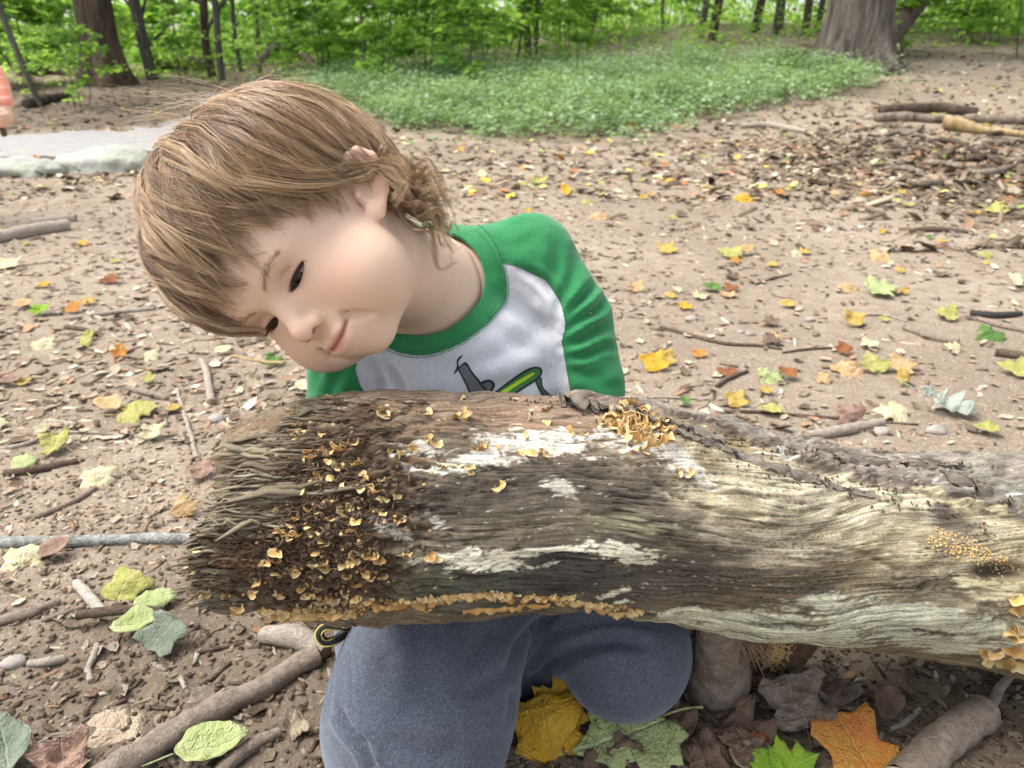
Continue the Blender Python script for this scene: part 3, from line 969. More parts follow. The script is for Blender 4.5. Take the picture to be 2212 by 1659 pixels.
def hand_sdf(P, w, fdir, side):
    f = fdir / np.linalg.norm(fdir)
    s = np.cross(f, [0, 0, 1.0]); s /= np.linalg.norm(s); u = np.cross(s, f)
    d = cone(P, w, w + f * 0.020, 0.014, 0.017)
    d = smin(d, cone(P, w + f * 0.02 - s * 0.010, w + f * 0.032 - s * 0.012, 0.011, 0.010), 0.008)
    d = smin(d, cone(P, w + f * 0.02 + s * 0.010, w + f * 0.032 + s * 0.012, 0.011, 0.010), 0.008)
    for k, (o, l) in enumerate(((-0.0165, 0.024), (-0.0055, 0.029), (0.0055, 0.031), (0.0165, 0.027))):
        a = w + f * 0.036 + s * o
        m_ = a + f * l * 0.55 + s * o * 0.15 - u * 0.003
        d = smin(d, pline(P, [a - f * 0.012, m_, m_ + f * l * 0.5 - u * 0.009], [0.0068, 0.0062, 0.0052], 0.002), 0.0022)
    a = w + f * 0.010 + s * side * 0.014
    d = smin(d, pline(P, [a, a + f * 0.018 + s * side * 0.014 - u * 0.003, a + f * 0.034 + s * side * 0.016 - u * 0.008], [0.0085, 0.0075, 0.0060], 0.002), 0.004)
    return d


def body_sdf(P):
    C = camf(P)
    d = chain(C, CHAIN, 0.03, -0.010)
    d = smin(d, chain(C, [(CHAIN[0][0], 0.05), (SH_L, 0.030)], 0.02), 0.03)
    d = smin(d, chain(C, [(CHAIN[0][0], 0.05), (SH_R, 0.030)], 0.02), 0.03)
    for arm in (ARM_L, ARM_R):
        d = smin(d, chain(C, [(p, r - 0.008) for p, r in arm], 0.01), 0.015)
    d = smin(d, hand_sdf(P, ARM_L[-1][0], np.array([-0.25, -0.75, -0.25]), -1), 0.010)
    d = smin(d, hand_sdf(P, ARM_R[-1][0], np.array([0.20, -0.75, -0.25]), 1), 0.010)
    for hip, kn, ft in ((HIP_R, KNEE_R, FOOT_R), (HIP_L, KNEE_L, FOOT_L)):
        d = smin(d, cone(P, hip, kn, 0.066, 0.046), 0.02)
        d = smin(d, cone(P, kn, ft, 0.040, 0.028), 0.02)
    return d


Vb, Qb = surfnet(body_sdf, (-0.26, 0.42, -0.02), (0.28, 0.92, 0.52), 0.0045)
Vbody, Pbody = merge([(Vh, [Qh]), (Vb, [Qb])])
zb = np.zeros(len(Vb))

nt = NT('skin')
co = nt.coord('Object')
base = nt.mix(nt.noise(co, 45, 3), (0.605, 0.422, 0.308), (0.665, 0.478, 0.363))
base = nt.mix(nt.math('MULTIPLY', nt.attr('blush'), 0.32), base, (0.66, 0.325, 0.215))
base = nt.mix(nt.math('MULTIPLY', nt.attr('lip'), 0.75), base, (0.52, 0.20, 0.165))
base = nt.mix(nt.math('MULTIPLY', nt.attr('lid'), 0.35), base, (0.45, 0.20, 0.18))
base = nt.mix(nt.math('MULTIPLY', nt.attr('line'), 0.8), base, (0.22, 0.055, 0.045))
base = nt.mix(nt.math('MULTIPLY', nt.attr('ear'), 0.5), base, (0.70, 0.28, 0.19))
nt.set(Base_Color=base, Roughness=0.6, Subsurface_Weight=0.22, Subsurface_Scale=0.006)
nt.b.inputs['Subsurface Radius'].default_value = (1.0, 0.35, 0.2)
nt.b.inputs['Specular IOR Level'].default_value = 0.22
nt.bump(nt.noise(co, 900, 2), 0.06, 0.0006)
M_SKIN = nt.m

child = empty('person', (0.02, 0.66, 0.0))
tag(child, 'kneeling child in green and grey raglan shirt leaning head over the rotten log', 'person')
obj('body', mesh('body', Vbody, Pbody, M_SKIN, {
    'lip': np.concatenate([lip, zb]), 'blush': np.concatenate([np.clip(blush, 0, 1), zb]),
    'line': np.concatenate([np.clip(lline, 0, 1), zb]), 'lid': np.concatenate([lidm, zb]), 'ear': np.concatenate([earm, zb])}), child)

# ---- eyes: white ball with a dark iris turned down to the log
nt = NT('eyeball')
iris = nt.attr('iris')
c = nt.ramp(iris, [(0.0, (0.012, 0.008, 0.006)), (0.30, (0.014, 0.009, 0.006)), (0.36, (0.075, 0.036, 0.016)), (0.62, (0.050, 0.024, 0.012)), (0.70, (0.02, 0.012, 0.01)), (0.76, (0.62, 0.56, 0.52))])
nt.set(Base_Color=c, Roughness=0.08)
M_EYE = nt.m
for sx in (1, -1):
    c = EYE * np.array([sx, 1, 1])
    look = np.array([-0.10, 0.90, -0.40]); look /= np.linalg.norm(look)
    th = np.linspace(0, np.pi, 33)[:, None]; ph = np.linspace(0, 2 * np.pi, 40, endpoint=False)[None]
    a1 = np.cross(look, [0, 0, 1]); a1 /= np.linalg.norm(a1); a2 = np.cross(look, a1)
    rr = 0.0124 + 0.0006 * np.exp(-(th / 0.5) ** 2)
    S = (np.cos(th) * rr)[..., None] * look + (np.sin(th) * np.cos(ph) * rr)[..., None] * a1 + (np.sin(th) * np.sin(ph) * rr)[..., None] * a2
    i = np.arange(32)[:, None]; j = np.arange(40)[None]; j2 = (j + 1) % 40
    Qe = np.stack([i * 40 + j, i * 40 + j2, (i + 1) * 40 + j2, (i + 1) * 40 + j], -1).reshape(-1, 4)
    ir = np.broadcast_to(np.clip(th / 0.78, 0, 1), (33, 40)).ravel()
    obj('eye', mesh('eye', h2w(c + S.reshape(-1, 3)), Qe, M_EYE, {'iris': ir}), child)

# ---- lashes and brows
nt = NT('lash_hair'); nt.set(Base_Color=(0.030, 0.018, 0.012), Roughness=0.5); M_LASH = nt.m
nt = NT('brow_hair'); nt.set(Base_Color=(0.40, 0.27, 0.175), Roughness=0.6); M_BROW = nt.m
head_bvh = BVHTree.FromPolygons([tuple(v) for v in Vl], [tuple(int(k) for k in p) for p in Qh])


def on_head(p, d):
    """nearest head surface point to p, moved out by d"""
    co_, no_, i_, di_ = head_bvh.find_nearest(Vector(p))
    co_ = np.array(co_)
    no_ = np.array(no_)
    o_ = np.array((0, 0.0, 0.0)) - co_
    if no_.dot(o_) > 0: no_ = -no_
    return co_ + no_ * d, no_


for sx in (1, -1):
    parts = []
    for t in np.linspace(-1, 1, 70):
        t += rng.normal() * 0.02
        par = max(0, 1 - t * t)
        z0 = EYE[2] - 0.0018 + 0.0016 * par + 0.0012 * t
        b0 = np.array([EYE[0] + 0.0132 * t, EYE[1] + math.sqrt(max(1e-6, 0.0146 ** 2 - (0.0132 * t) ** 2 - (z0 - EYE[2]) ** 2)) - 0.0006, z0])
        fan = t * 0.0030 + rng.normal() * 0.0004
        ln = 0.0062 * (0.75 + 0.25 * par) * rng.uniform(0.8, 1.1)
        pts = [b0, b0 + np.array([fan * 0.4, ln * 0.55, -ln * 0.38]), b0 + np.array([fan, ln * 1.0, -ln * 0.40])]
        parts.append(tube(np.array(pts) * np.array([sx, 1, 1]), [0.00042, 0.00034, 0.00008], 4, False))
    V, Pq = merge(parts)
    obj('eyelashes', mesh('eyelashes', h2w(V), Pq, M_LASH), child)
    parts = []
    for k in range(95):
        t = rng.uniform(-1, 1)
        x = 0.0255 + 0.0165 * t
        z = 0.0275 - 0.0036 * t * t + 0.0015 * t + rng.normal() * 0.0012
        p, n_ = on_head((sx * x, 0.085, z), 0.0001)
        dr = np.array([sx * (0.8 + 0.2 * t), -0.3 * (t > 0), 0.55 - 0.65 * (t + 0.3)])
        dr -= n_ * dr.dot(n_); dr /= np.linalg.norm(dr)
        l = 0.0048 * rng.uniform(0.6, 1.1)
        parts.append(tube([p - n_ * 0.0005, p + dr * l * 0.5 + n_ * 0.0007, p + dr * l + n_ * 0.0003], [0.00020, 0.00018, 0.00005], 3, False))
    V, Pq = merge(parts)
    obj('eyebrow', mesh('eyebrow', h2w(V), Pq, M_BROW), child)
# ------------------------------------------------------------------ clothes
def sdpoly(x, y, seam, close):
    """signed distance to an open seam line, negative inside the polygon seam+close"""
    d = np.full(x.shape, 1e9)
    for (x0, y0), (x1, y1) in zip(seam[:-1], seam[1:]):
        t = np.clip(((x - x0) * (x1 - x0) + (y - y0) * (y1 - y0)) / ((x1 - x0) ** 2 + (y1 - y0) ** 2), 0, 1)
        d = np.minimum(d, np.hypot(x - x0 - t * (x1 - x0), y - y0 - t * (y1 - y0)))
    poly = seam + close
    ins = np.zeros(x.shape, bool)
    for (x0, y0), (x1, y1) in zip(poly, poly[1:] + poly[:1]):
        if y0 == y1: continue
        c = ((y0 > y) != (y1 > y)) & (x < (x1 - x0) * (y - y0) / (y1 - y0) + x0)
        ins ^= c
    return np.where(ins, -d, d)


def crease(P, d, pts, w, depth):
    """push the surface in along a line: pts world, w width, depth"""
    e = pline(P, pts, 0.0, 0.002)
    return d + depth * np.exp(-(e / w) ** 2)


def fold(V, T, lines):
    """press drawn folds into cloth: valley with raised shoulders, on the side that faces the line"""
    N = np.zeros_like(V)
    fn = np.cross(V[T[:, 1]] - V[T[:, 0]], V[T[:, 2]] - V[T[:, 0]])
    for k in range(3): np.add.at(N, T[:, k], fn)
    N /= np.linalg.norm(N, axis=1)[:, None] + 1e-12
    x, y, z = pxy(V)
    front = sst(0.02, 0.25, -((V - CAM) * N).sum(1) / np.linalg.norm(V - CAM, axis=1)) * (z < 0.80)
    D = 0.0016 * pn(V[:, 0] * 26 + 3, V[:, 1] * 26, V[:, 2] * 26) + 0.0005 * pn(V[:, 0] * 90, V[:, 1] * 90, V[:, 2] * 90)
    for pts, w, dp in lines:
        L = spl(pts, 6)
        d = np.full(len(V), 1e9); tt = np.zeros(len(V))
        n = len(L) - 1
        for i in range(n):
            (x0, y0), (x1, y1) = L[i], L[i + 1]
            t = np.clip(((x - x0) * (x1 - x0) + (y - y0) * (y1 - y0)) / ((x1 - x0) ** 2 + (y1 - y0) ** 2), 0, 1)
            e = np.hypot(x - x0 - t * (x1 - x0), y - y0 - t * (y1 - y0))
            m = e < d
            d[m] = e[m]; tt[m] = ((i + t) / n)[m]
        r = d * z / FPX * 1000 / w
        D += dp / 1000 * (1.35 * np.exp(-r * r) - 0.75 * np.exp(-((r - 1.9) / 1.0) ** 2)) * np.sqrt(np.clip(np.sin(np.pi * np.clip(tt, 0.02, 0.98)), 0, 1))
    return V - N * (D * front)[:, None]


NAX = h2w((0, -0.014, -0.030)) - NECK_W
NAX /= np.linalg.norm(NAX)
NC = q(903, 603, 0.705)


def neckdist(V):
    r = V - NC
    return np.linalg.norm(r - (r @ NAX)[:, None] * NAX, axis=1)


def shirt_sdf(P):
    C = camf(P)
    d = chain(C, CHAIN, 0.03, 0.0)
    d = smin(d, chain(C, [(CHAIN[0][0], 0.060), (SH_L, 0.0385)], 0.02), 0.020)
    d = smin(d, chain(C, [(CHAIN[0][0], 0.060), (SH_R, 0.0395)], 0.02), 0.020)
    arm = chain(C, ARM_L, 0.004)
    arm = smin(arm, chain(C, ARM_R, 0.004), 0.01)
    d = smin(d, arm, 0.012)
    return d


Vs, Qs = surfnet(shirt_sdf, (-0.215, 0.50, 0.10), (0.20, 0.90, 0.535), 0.0029)
# folds gathered at the armpit, along the sleeve and across the chest: (line in the frame, width mm, depth mm)
Vs = fold(Vs, q2t(Qs), [
    ([(1221, 700), (1238, 668), (1262, 640), (1290, 606)], 4.0, 4.0), ([(1222, 722), (1252, 690), (1290, 668), (1312, 640)], 4.0, 4.5), ([(1222, 748), (1250, 735), (1290, 712), (1322, 700)], 4.5, 4.5),
    ([(1228, 772), (1262, 768), (1300, 752), (1330, 752)], 3.5, 3.5), ([(1216, 668), (1222, 630), (1236, 590), (1240, 545)], 5.0, 3.0), ([(1196, 620), (1204, 575), (1196, 520)], 6.0, 2.0),
    ([(1236, 805), (1270, 812), (1320, 800)], 5.0, 2.0), ([(1244, 850), (1290, 830), (1345, 840)], 6, 1.6),
    ([(1125, 580), (1170, 606), (1204, 648), (1210, 690)], 4.0, 3.2), ([(835, 785), (856, 812), (884, 860)], 4.0, 4.0), ([(800, 775), (820, 800), (838, 850)], 4.0, 2.5),
    ([(900, 780), (980, 800), (1080, 770), (1190, 700)], 9.0, 2.2), ([(1090, 640), (1140, 690), (1200, 720)], 8.0, 2.0), ([(1060, 700), (1120, 740), (1200, 770)], 7.0, 1.6),
    ([(960, 840), (1100, 830), (1215, 790)], 9.0, 2.2), ([(740, 800), (720, 830), (715, 870)], 5.0, 2.5), ([(690, 800), (700, 840)], 5.0, 1.5),
    ([(1070, 500), (1120, 520), (1180, 500)], 9.0, 1.5), ([(1050, 470), (1110, 490), (1150, 470)], 6.0, 1.2)])
Ts = q2t(Qs)
nd = neckdist(Vs)
along = (Vs - NC) @ NAX
s0 = np.where(along > -0.06, nd - 0.0495, 0.05)
Vs, hole, Ts, _, _ = isocut(Vs, Ts, s0)
Vs, Ts, _ = sub(Vs, Ts)
# lower hem and cuffs
C_ = (Vs - CAM) @ AX.T
hem = C_[:, 1] + 0.255
Vs, _, Ts, _, _ = isocut(Vs, Ts, hem); Vs, Ts, _ = sub(Vs, Ts)
cuff = np.minimum(np.linalg.norm(Vs - ARM_L[-1][0], axis=1), np.linalg.norm(Vs - ARM_R[-1][0], axis=1)) - 0.052
cuff = np.where((Vs[:, 2] < 0.30), cuff, 0.05)
Vs, _, Ts, _, _ = isocut(Vs, Ts, cuff); Vs, Ts, _ = sub(Vs, Ts)
# collar band
nd = neckdist(Vs); along = (Vs - NC) @ NAX
wid = 0.0170
s1 = np.where(along > -0.06, nd - 0.0495 - wid, 0.05)
Vs, Tcol, Ts, _, e_col = isocut(Vs, Ts, s1)
Vcol, Tcol, _ = sub(Vs, Tcol)
Vx = Vs.copy()
Vs, Ts, _ = sub(Vs, Ts)
SEAM_L = [(1030, 525), (1050, 563), (1085, 567), (1120, 577), (1180, 606), (1212, 655), (1222, 700), (1214, 740), (1224, 800), (1234, 860), (1246, 1000), (1200, 1400)]
SEAM_R = [(900, 700), (845, 738), (795, 752), (772, 772), (767, 800), (776, 830), (792, 860), (800, 900), (800, 1000), (860, 1400)]
x_, y_, _ = pxy(Vs)
sl = sdpoly(x_, y_, SEAM_L, [(1900, 1400), (1900, 100), (990, 100)])
Vs, TL, Ts, _, e_l = isocut(Vs, Ts, sl); Vl_s = Vs
VL, TL, _ = sub(Vs, TL)
Vs2, Ts, _ = sub(Vs, Ts)
x_, y_, _ = pxy(Vs2)
sr = sdpoly(x_, y_, SEAM_R, [(300, 1400), (300, 300), (850, 400)])
Vr_s, TR, TB, _, e_r = isocut(Vs2, Ts, sr)
VR, TR, _ = sub(Vr_s, TR)
VB, TB, _ = sub(Vr_s, TB)


def knit(name, c0, c1, fleck, rib=0.0):
    nt = NT(name)
    co = nt.coord('Object')
    a = nt.noise(nt.coord('Object', (1, 1, 2.6)), 320, 3, 0.7)
    b = nt.noise(co, 1300, 2)
    c = nt.mix(nt.ramp(a, [(0.35, 0.0), (0.65, 1.0)]), c0, c1)
    c = nt.mix(nt.ramp(b, [(0.56, 0.0), (0.70, 1.0)]), c, fleck)
    nt.set(Base_Color=c, Roughness=0.95, Sheen_Weight=0.25, Sheen_Roughness=0.5)
    nt.b.inputs['Specular IOR Level'].default_value = 0.1
    nt.bump(nt.math('ADD', nt.math('MULTIPLY', b, 0.6), nt.noise(co, 180, 2)), 0.35, 0.0009)
    return nt.m


M_GREEN = knit('green_cotton', (0.020, 0.150, 0.052), (0.026, 0.185, 0.066), (0.038, 0.215, 0.085))
M_GREY = knit('heather_grey_cotton', (0.43, 0.445, 0.475), (0.515, 0.53, 0.56), (0.34, 0.355, 0.39))
shirt = empty('shirt', (0, 0.7, 0.2)); shirt.parent = child; shirt.location = (0, 0, 0)


def thick(me_name, V, T, mat, t, out=0.0):
    """cloth sheet with thickness t; moved out by 'out' along the normals"""
    N = np.zeros_like(V)
    fn = np.cross(V[T[:, 1]] - V[T[:, 0]], V[T[:, 2]] - V[T[:, 0]])
    for k in range(3): np.add.at(N, T[:, k], fn)
    N /= np.linalg.norm(N, axis=1)[:, None] + 1e-12
    A = V + N * out; B = V + N * (out - t)
    # boundary edges
    ed = np.concatenate([T[:, [0, 1]], T[:, [1, 2]], T[:, [2, 0]]])
    key = np.sort(ed, 1); _, ix, ct = np.unique(key, axis=0, return_index=True, return_counts=True)
    be = ed[ix[ct == 1]]
    n = len(V)
    side = np.stack([be[:, 1], be[:, 0], be[:, 0] + n, be[:, 1] + n], -1)
    return mesh(me_name, np.concatenate([A, B]), [np.concatenate([T, T[:, ::-1] + n]), side], mat)


part('shirt_front', thick('shirt_front', VB, TB, M_GREY, 0.0012), shirt, 'heather grey torso panel of the shirt')
part('sleeve', thick('sleeve', VL, TL, M_GREEN, 0.0012, 0.0002), shirt)
part('sleeve', thick('sleeve', VR, TR, M_GREEN, 0.0012, 0.0002), shirt)
part('collar', thick('collar', Vcol, Tcol, M_GREEN, 0.0040, 0.0016), shirt, 'ribbed green neckband')

# stitched seams: thin raised cords with stitches
shirt_bvh = BVHTree.FromPolygons([tuple(v) for v in np.concatenate([VB, VL, VR, Vcol])],
    [tuple(int(k) for k in p) for p in np.concatenate([TB, TL + len(VB), TR + len(VB) + len(VL), Tcol + len(VB) + len(VL) + len(VR)])])


def on_shirt(x, y, out):
    dr = q(x, y, 1.0) - CAM
    h = shirt_bvh.ray_cast(Vector(CAM), Vector(dr).normalized())
    if h[0] is None: return None
    n_ = np.array(h[1]);
    if n_.dot(dr) > 0: n_ = -n_
    return np.array(h[0]) + n_ * out


nt = NT('stitch_thread'); nt.set(Base_Color=(0.035, 0.19, 0.08), Roughness=0.9); M_THREAD = nt.m
st = []
arcs = []
for rad in (0.0495 + wid + 0.0022, 0.0495 + wid - 0.0035):
    u1 = np.cross(NAX, [0, 0, 1.0]); u1 /= np.linalg.norm(u1); u2 = np.cross(NAX, u1)
    for a in np.arange(0, 2 * np.pi, 0.036):
        seg = []
        for da in (0, 0.012, 0.024):
            p = NC + NAX * 0.10 + rad * (math.cos(a + da) * u1 + math.sin(a + da) * u2)
            h = shirt_bvh.ray_cast(Vector(p), Vector(-NAX), 0.22)
            if h[0] is not None: seg.append(np.array(h[0]) + NAX * 0.0022)
        if len(seg) == 3: st.append(tube(seg, 0.00042, 4))
for seam in (SEAM_L[:8], SEAM_R[2:8]):
    pts = [on_shirt(x, y, 0.0004) for x, y in spl(seam, 8)]
    pts = [p for p in pts if p is not None]
    for i in range(0, len(pts) - 1):
        if np.linalg.norm(pts[i + 1] - pts[i]) < 0.02:
            st.append(tube([pts[i], pts[i] * 0.3 + pts[i + 1] * 0.7], 0.0005, 4))
V, Pq = merge(st)
o = part('stitching', mesh('stitching', V, Pq, M_THREAD), shirt); o['kind'] = 'stuff'

# printed drawing on the chest
def zz(pts):
    return [((700 + X / 2.458) * 0.8848, (450 + Y / 2.458) * 0.8848) for X, Y in pts]


def print_patch(name, outline, col, out):
    P = spl(outline + [outline[0]], 4)[:-1]
    c = P.mean(0)
    # triangulate by grid: fan of rings so that the patch follows the cloth
    from mathutils.geometry import tessellate_polygon
    tris = tessellate_polygon([[Vector((x, y, 0)) for x, y in P]])
    V = [tuple(p) for p in P]; T = [tuple(t) for t in tris]
    for _ in range(3):
        nt_, cache, T2 = V, {}, []
        def mid(a, b):
            k = (min(a, b), max(a, b))
            if k not in cache:
                V.append(((V[a][0] + V[b][0]) / 2, (V[a][1] + V[b][1]) / 2)); cache[k] = len(V) - 1
            return cache[k]
        for a, b, c_ in T:
            if max(np.hypot(V[a][0] - V[b][0], V[a][1] - V[b][1]), np.hypot(V[c_][0] - V[b][0], V[c_][1] - V[b][1]), np.hypot(V[a][0] - V[c_][0], V[a][1] - V[c_][1])) > 6:
                ab, bc, ca = mid(a, b), mid(b, c_), mid(c_, a)
                T2 += [(a, ab, ca), (ab, b, bc), (ca, bc, c_), (ab, bc, ca)]
            else: T2.append((a, b, c_))
        T = T2
    W, ok = [], True
    for x, y in V:
        p = on_shirt(x, y, out)
        W.append(p if p is not None else q(x, y, 0.70))
    nt = NT(name + '_ink')
    nt.set(Base_Color=nt.mix(nt.noise(nt.coord('Object'), 500, 2), col, tuple(c * 0.8 for c in col)), Roughness=0.85)
    part(name, mesh(name, np.array(W), np.array(T), nt.m), prn)


prn = empty('chest_print', (0, 0, 0)); prn.parent = shirt; prn['label'] = 'printed insect drawing in black, grey and green'
INK = (0.020, 0.024, 0.026)
print_patch('feeler', zz([(1060, 1024), (1034, 1036), (1020, 1060), (1022, 1085), (1012, 1115), (1002, 1140), (1026, 1118), (1034, 1092), (1030, 1066), (1042, 1046)]), INK, 0.0005)
print_patch('head_outline', zz([(1024, 1106), (1074, 1066), (1116, 1126), (1170, 1190), (1222, 1262), (1290, 1340), (1180, 1340), (1110, 1290), (1078, 1210)]), INK, 0.0005)
print_patch('head_fill', zz([(1036, 1110), (1070, 1080), (1106, 1134), (1158, 1200), (1206, 1268), (1250, 1325), (1190, 1325), (1120, 1280), (1088, 1206)]), (0.105, 0.118, 0.122), 0.0008)
print_patch('arm_outline', zz([(1150, 1196), (1180, 1176), (1214, 1170), (1246, 1188), (1244, 1222), (1222, 1252), (1196, 1276), (1180, 1240)]), INK, 0.0006)
print_patch('arm_fill', zz([(1172, 1204), (1192, 1188), (1216, 1184), (1230, 1198), (1222, 1224), (1204, 1244), (1198, 1220)]), (0.125, 0.138, 0.142), 0.0010)
print_patch('abdomen_outline', zz([(1214, 1272), (1300, 1204), (1396, 1134), (1462, 1098), (1516, 1096), (1532, 1128), (1506, 1172), (1430, 1222), (1340, 1282), (1280, 1330), (1200, 1330)]), INK, 0.0005)
print_patch('abdomen_fill', zz([(1230, 1274), (1306, 1214), (1402, 1144), (1464, 1110), (1508, 1108), (1518, 1130), (1494, 1162), (1424, 1208), (1332, 1270), (1276, 1318), (1216, 1318)]), (0.045, 0.17, 0.040), 0.0008)
print_patch('abdomen_stripe', zz([(1240, 1276), (1318, 1220), (1410, 1160), (1472, 1128), (1478, 1140), (1418, 1182), (1330, 1242), (1268, 1300), (1236, 1304)]), (0.38, 0.62, 0.02), 0.0011)
print_patch('leg_outline', zz([(1484, 1168), (1526, 1160), (1536, 1214), (1570, 1252), (1608, 1286), (1590, 1330), (1550, 1300), (1508, 1228)]), INK, 0.0005)
print_patch('leg_fill', zz([(1496, 1174), (1518, 1172), (1526, 1220), (1560, 1260), (1592, 1290), (1580, 1312), (1554, 1286), (1518, 1222)]), (0.035, 0.10, 0.055), 0.0008)

# trousers
def pants_sdf(P):
    d = cone(P, HIP_R, KNEE_R, 0.090, 0.0745)
    d = smin(d, sph(P, KNEE_R + np.array([0.002, 0.02, -0.006]), 0.074), 0.03)
    d = smin(d, cone(P, KNEE_R, FOOT_R, 0.060, 0.042), 0.02)
    e = cone(P, HIP_L, KNEE_L, 0.088, 0.0630)
    e = smin(e, cone(P, KNEE_L, FOOT_L, 0.050, 0.042), 0.02)
    d = smin(d, e, 0.016)
    pv = chain(camf(P), CHAIN[2:], 0.02, 0.006)
    d = smin(d, smax(pv, P[..., 2] - 0.245, 0.01), 0.03)
    d = smax(d, 0.006 - P[..., 2], 0.012)
    return d


Vp, Qp = surfnet(pants_sdf, (-0.255, 0.38, -0.005), (0.285, 0.99, 0.26), 0.0033)
Vp = fold(Vp, q2t(Qp), [
    ([(1098, 1450), (1118, 1400), (1150, 1360), (1195, 1322)], 5.0, 6.0), ([(1180, 1425), (1260, 1400), (1330, 1385), (1400, 1395)], 6.0, 6.5), ([(1140, 1480), (1190, 1440), (1240, 1425)], 5.0, 4.0), ([(800, 1350), (830, 1420), (820, 1500)], 9.0, 2.5), ([(1000, 1500), (1060, 1470), (1100, 1440)], 6.0, 3.0), ([(860, 1600), (960, 1630), (1040, 1600)], 9.0, 2.5), ([(745, 1398), (724, 1430), (712, 1480), (708, 1540)], 3.5, 5.0),
    ([(732, 1530), (752, 1570), (785, 1610), (812, 1668)], 3.5, 6.0), ([(770, 1600), (790, 1596), (830, 1640)], 2.5, 2.0), ([(756, 1350), (760, 1420), (762, 1500), (772, 1590)], 1.4, 1.2),
    ([(1075, 1345), (1040, 1380), (1020, 1440)], 9.0, 2.5), ([(960, 1345), (900, 1420), (885, 1500)], 14.0, 2.0), ([(1096, 1490), (1106, 1520), (1092, 1560)], 4.0, 3.0), ([(1104, 1580), (1060, 1620), (1040, 1665)], 8.0, 2.5),
    ([(1250, 1340), (1330, 1350), (1420, 1345)], 9.0, 2.0), ([(1230, 1460), (1320, 1490), (1420, 1480)], 10.0, 1.6)])
nt = NT('navy_fleece')
co = nt.coord('Object')
a = nt.noise(co, 300, 4, 0.75); b = nt.noise(nt.coord('Object', (1.6, 0.8, 1.0)), 620, 3, 0.7)
c = nt.mix(nt.ramp(a, [(0.35, 0.0), (0.66, 1.0)]), (0.056, 0.063, 0.082), (0.090, 0.100, 0.126))
c = nt.mix(nt.ramp(b, [(0.52, 0.0), (0.72, 1.0)]), c, (0.165, 0.180, 0.213))
c = nt.mix(nt.ramp(nt.noise(co, 700, 2), [(0.58, 0.0), (0.74, 0.85)]), c, (0.030, 0.036, 0.060))
nt.set(Base_Color=c, Roughness=1.0, Sheen_Weight=0.5, Sheen_Roughness=0.4)
nt.b.inputs['Sheen Tint'].default_value = (0.62, 0.68, 0.80, 1)
nt.b.inputs['Specular IOR Level'].default_value = 0.08
nt.bump(nt.math('ADD', b, a), 0.5, 0.0014)
M_PANTS = nt.m
part('trousers', mesh('trousers', Vp, Qp, M_PANTS), child)

# shoe tucked back beside the thigh with a woven black and yellow pull loop
SH0 = q(705, 1380, 0.80)
def shoe_sdf(P):
    f = FOOT_R
    d = cone(P, f + np.array([0.0, -0.02, 0.0]), f + np.array([-0.03, 0.085, -0.008]), 0.040, 0.030)
    d = smin(d, cone(P, f, f + np.array([0, -0.03, 0.02]), 0.044, 0.042), 0.02)
    return smax(d, 0.004 - P[..., 2], 0.004)
V, Qq = surfnet(shoe_sdf, FOOT_R + np.array([-0.1, -0.1, -0.05]), FOOT_R + np.array([0.08, 0.16, 0.08]), 0.004)
nt = NT('black_shoe_fabric'); nt.set(Base_Color=(0.014, 0.014, 0.015), Roughness=0.7); nt.bump(nt.noise(nt.coord('Object'), 900, 2), 0.3, 0.001); M_SHOE = nt.m
shoe = part('shoe', mesh('shoe', V, Qq, M_SHOE), child)
lp = [q(772, 1352, 0.715), q(735, 1352, 0.70), q(704, 1352, 0.695), q(690, 1368, 0.695), q(700, 1386, 0.698), q(722, 1384, 0.702), q(745, 1368, 0.712), q(775, 1350, 0.73)]
LP = spl(lp, 8)
V, Pq = tube(LP, 0.0042, 8, flat=1.0)
o = part('pull_loop', mesh('pull_loop', V, Pq, M_SHOE), shoe)
nt = NT('yellow_thread'); nt.set(Base_Color=(0.55, 0.46, 0.10), Roughness=0.8); M_YEL = nt.m
st = []
for i in range(2, len(LP) - 2):
    t = LP[i + 1] - LP[i]; t /= np.linalg.norm(t)
    side = np.cross(t, -AX[2]); side /= np.linalg.norm(side)
    for s_ in (-1, 1):
        c = LP[i] + side * s_ * 0.0026 - AX[2] * 0.0034
        st.append(tube([c - t * 0.0011, c + t * 0.0011], 0.0007, 5))
V, Pq = merge(st); o = part('loop_stitching', mesh('loop_stitching', V, Pq, M_YEL), shoe); o['kind'] = 'stuff'
# ------------------------------------------------------------------ hair: locks of single strands over a scalp cap
HC0 = np.array([0, -0.004, 0.044]); HRAD = np.array([0.0765, 0.0935, 0.082])
KC = np.array([0, -0.45, 0.9]); KC /= np.linalg.norm(KC)
F0 = np.array([0, 1.0, 0]) - KC * KC[1]; F0 /= np.linalg.norm(F0)
L0 = np.array([1.0, 0, 0])
_ab = np.array([-180, -150, -120, -105, -90, -60, -40, -24, -16, -8, 0, 12, 24, 32, 39, 50, 63, 78, 90, 105, 120, 150, 180], float)
_ae = np.array([136, 134, 128, 124, 124, 124, 127, 133, 126, 120, 119, 120, 117.5, 114, 115.5, 119, 122.5, 124.5, 126, 126, 129, 134, 136], float)


def aend(b):
    return np.interp((np.asarray(b) + 180) % 360 - 180, _ab, _ae)


def scalp(al, be, off):
    """head point at angle al from the crown, azimuth be (0 front, 90 left), lifted by off"""
    al = np.radians(al); be = np.radians(be)
    n = np.cos(al)[..., None] * KC + np.sin(al)[..., None] * (np.cos(be)[..., None] * F0 + np.sin(be)[..., None] * L0)
    r = 1 / np.sqrt(((n / HRAD) ** 2).sum(-1))
    P = HC0 + n * (r + off)[..., None]
    return P, n


hr = np.random.default_rng(23)
strands, cols = [], []


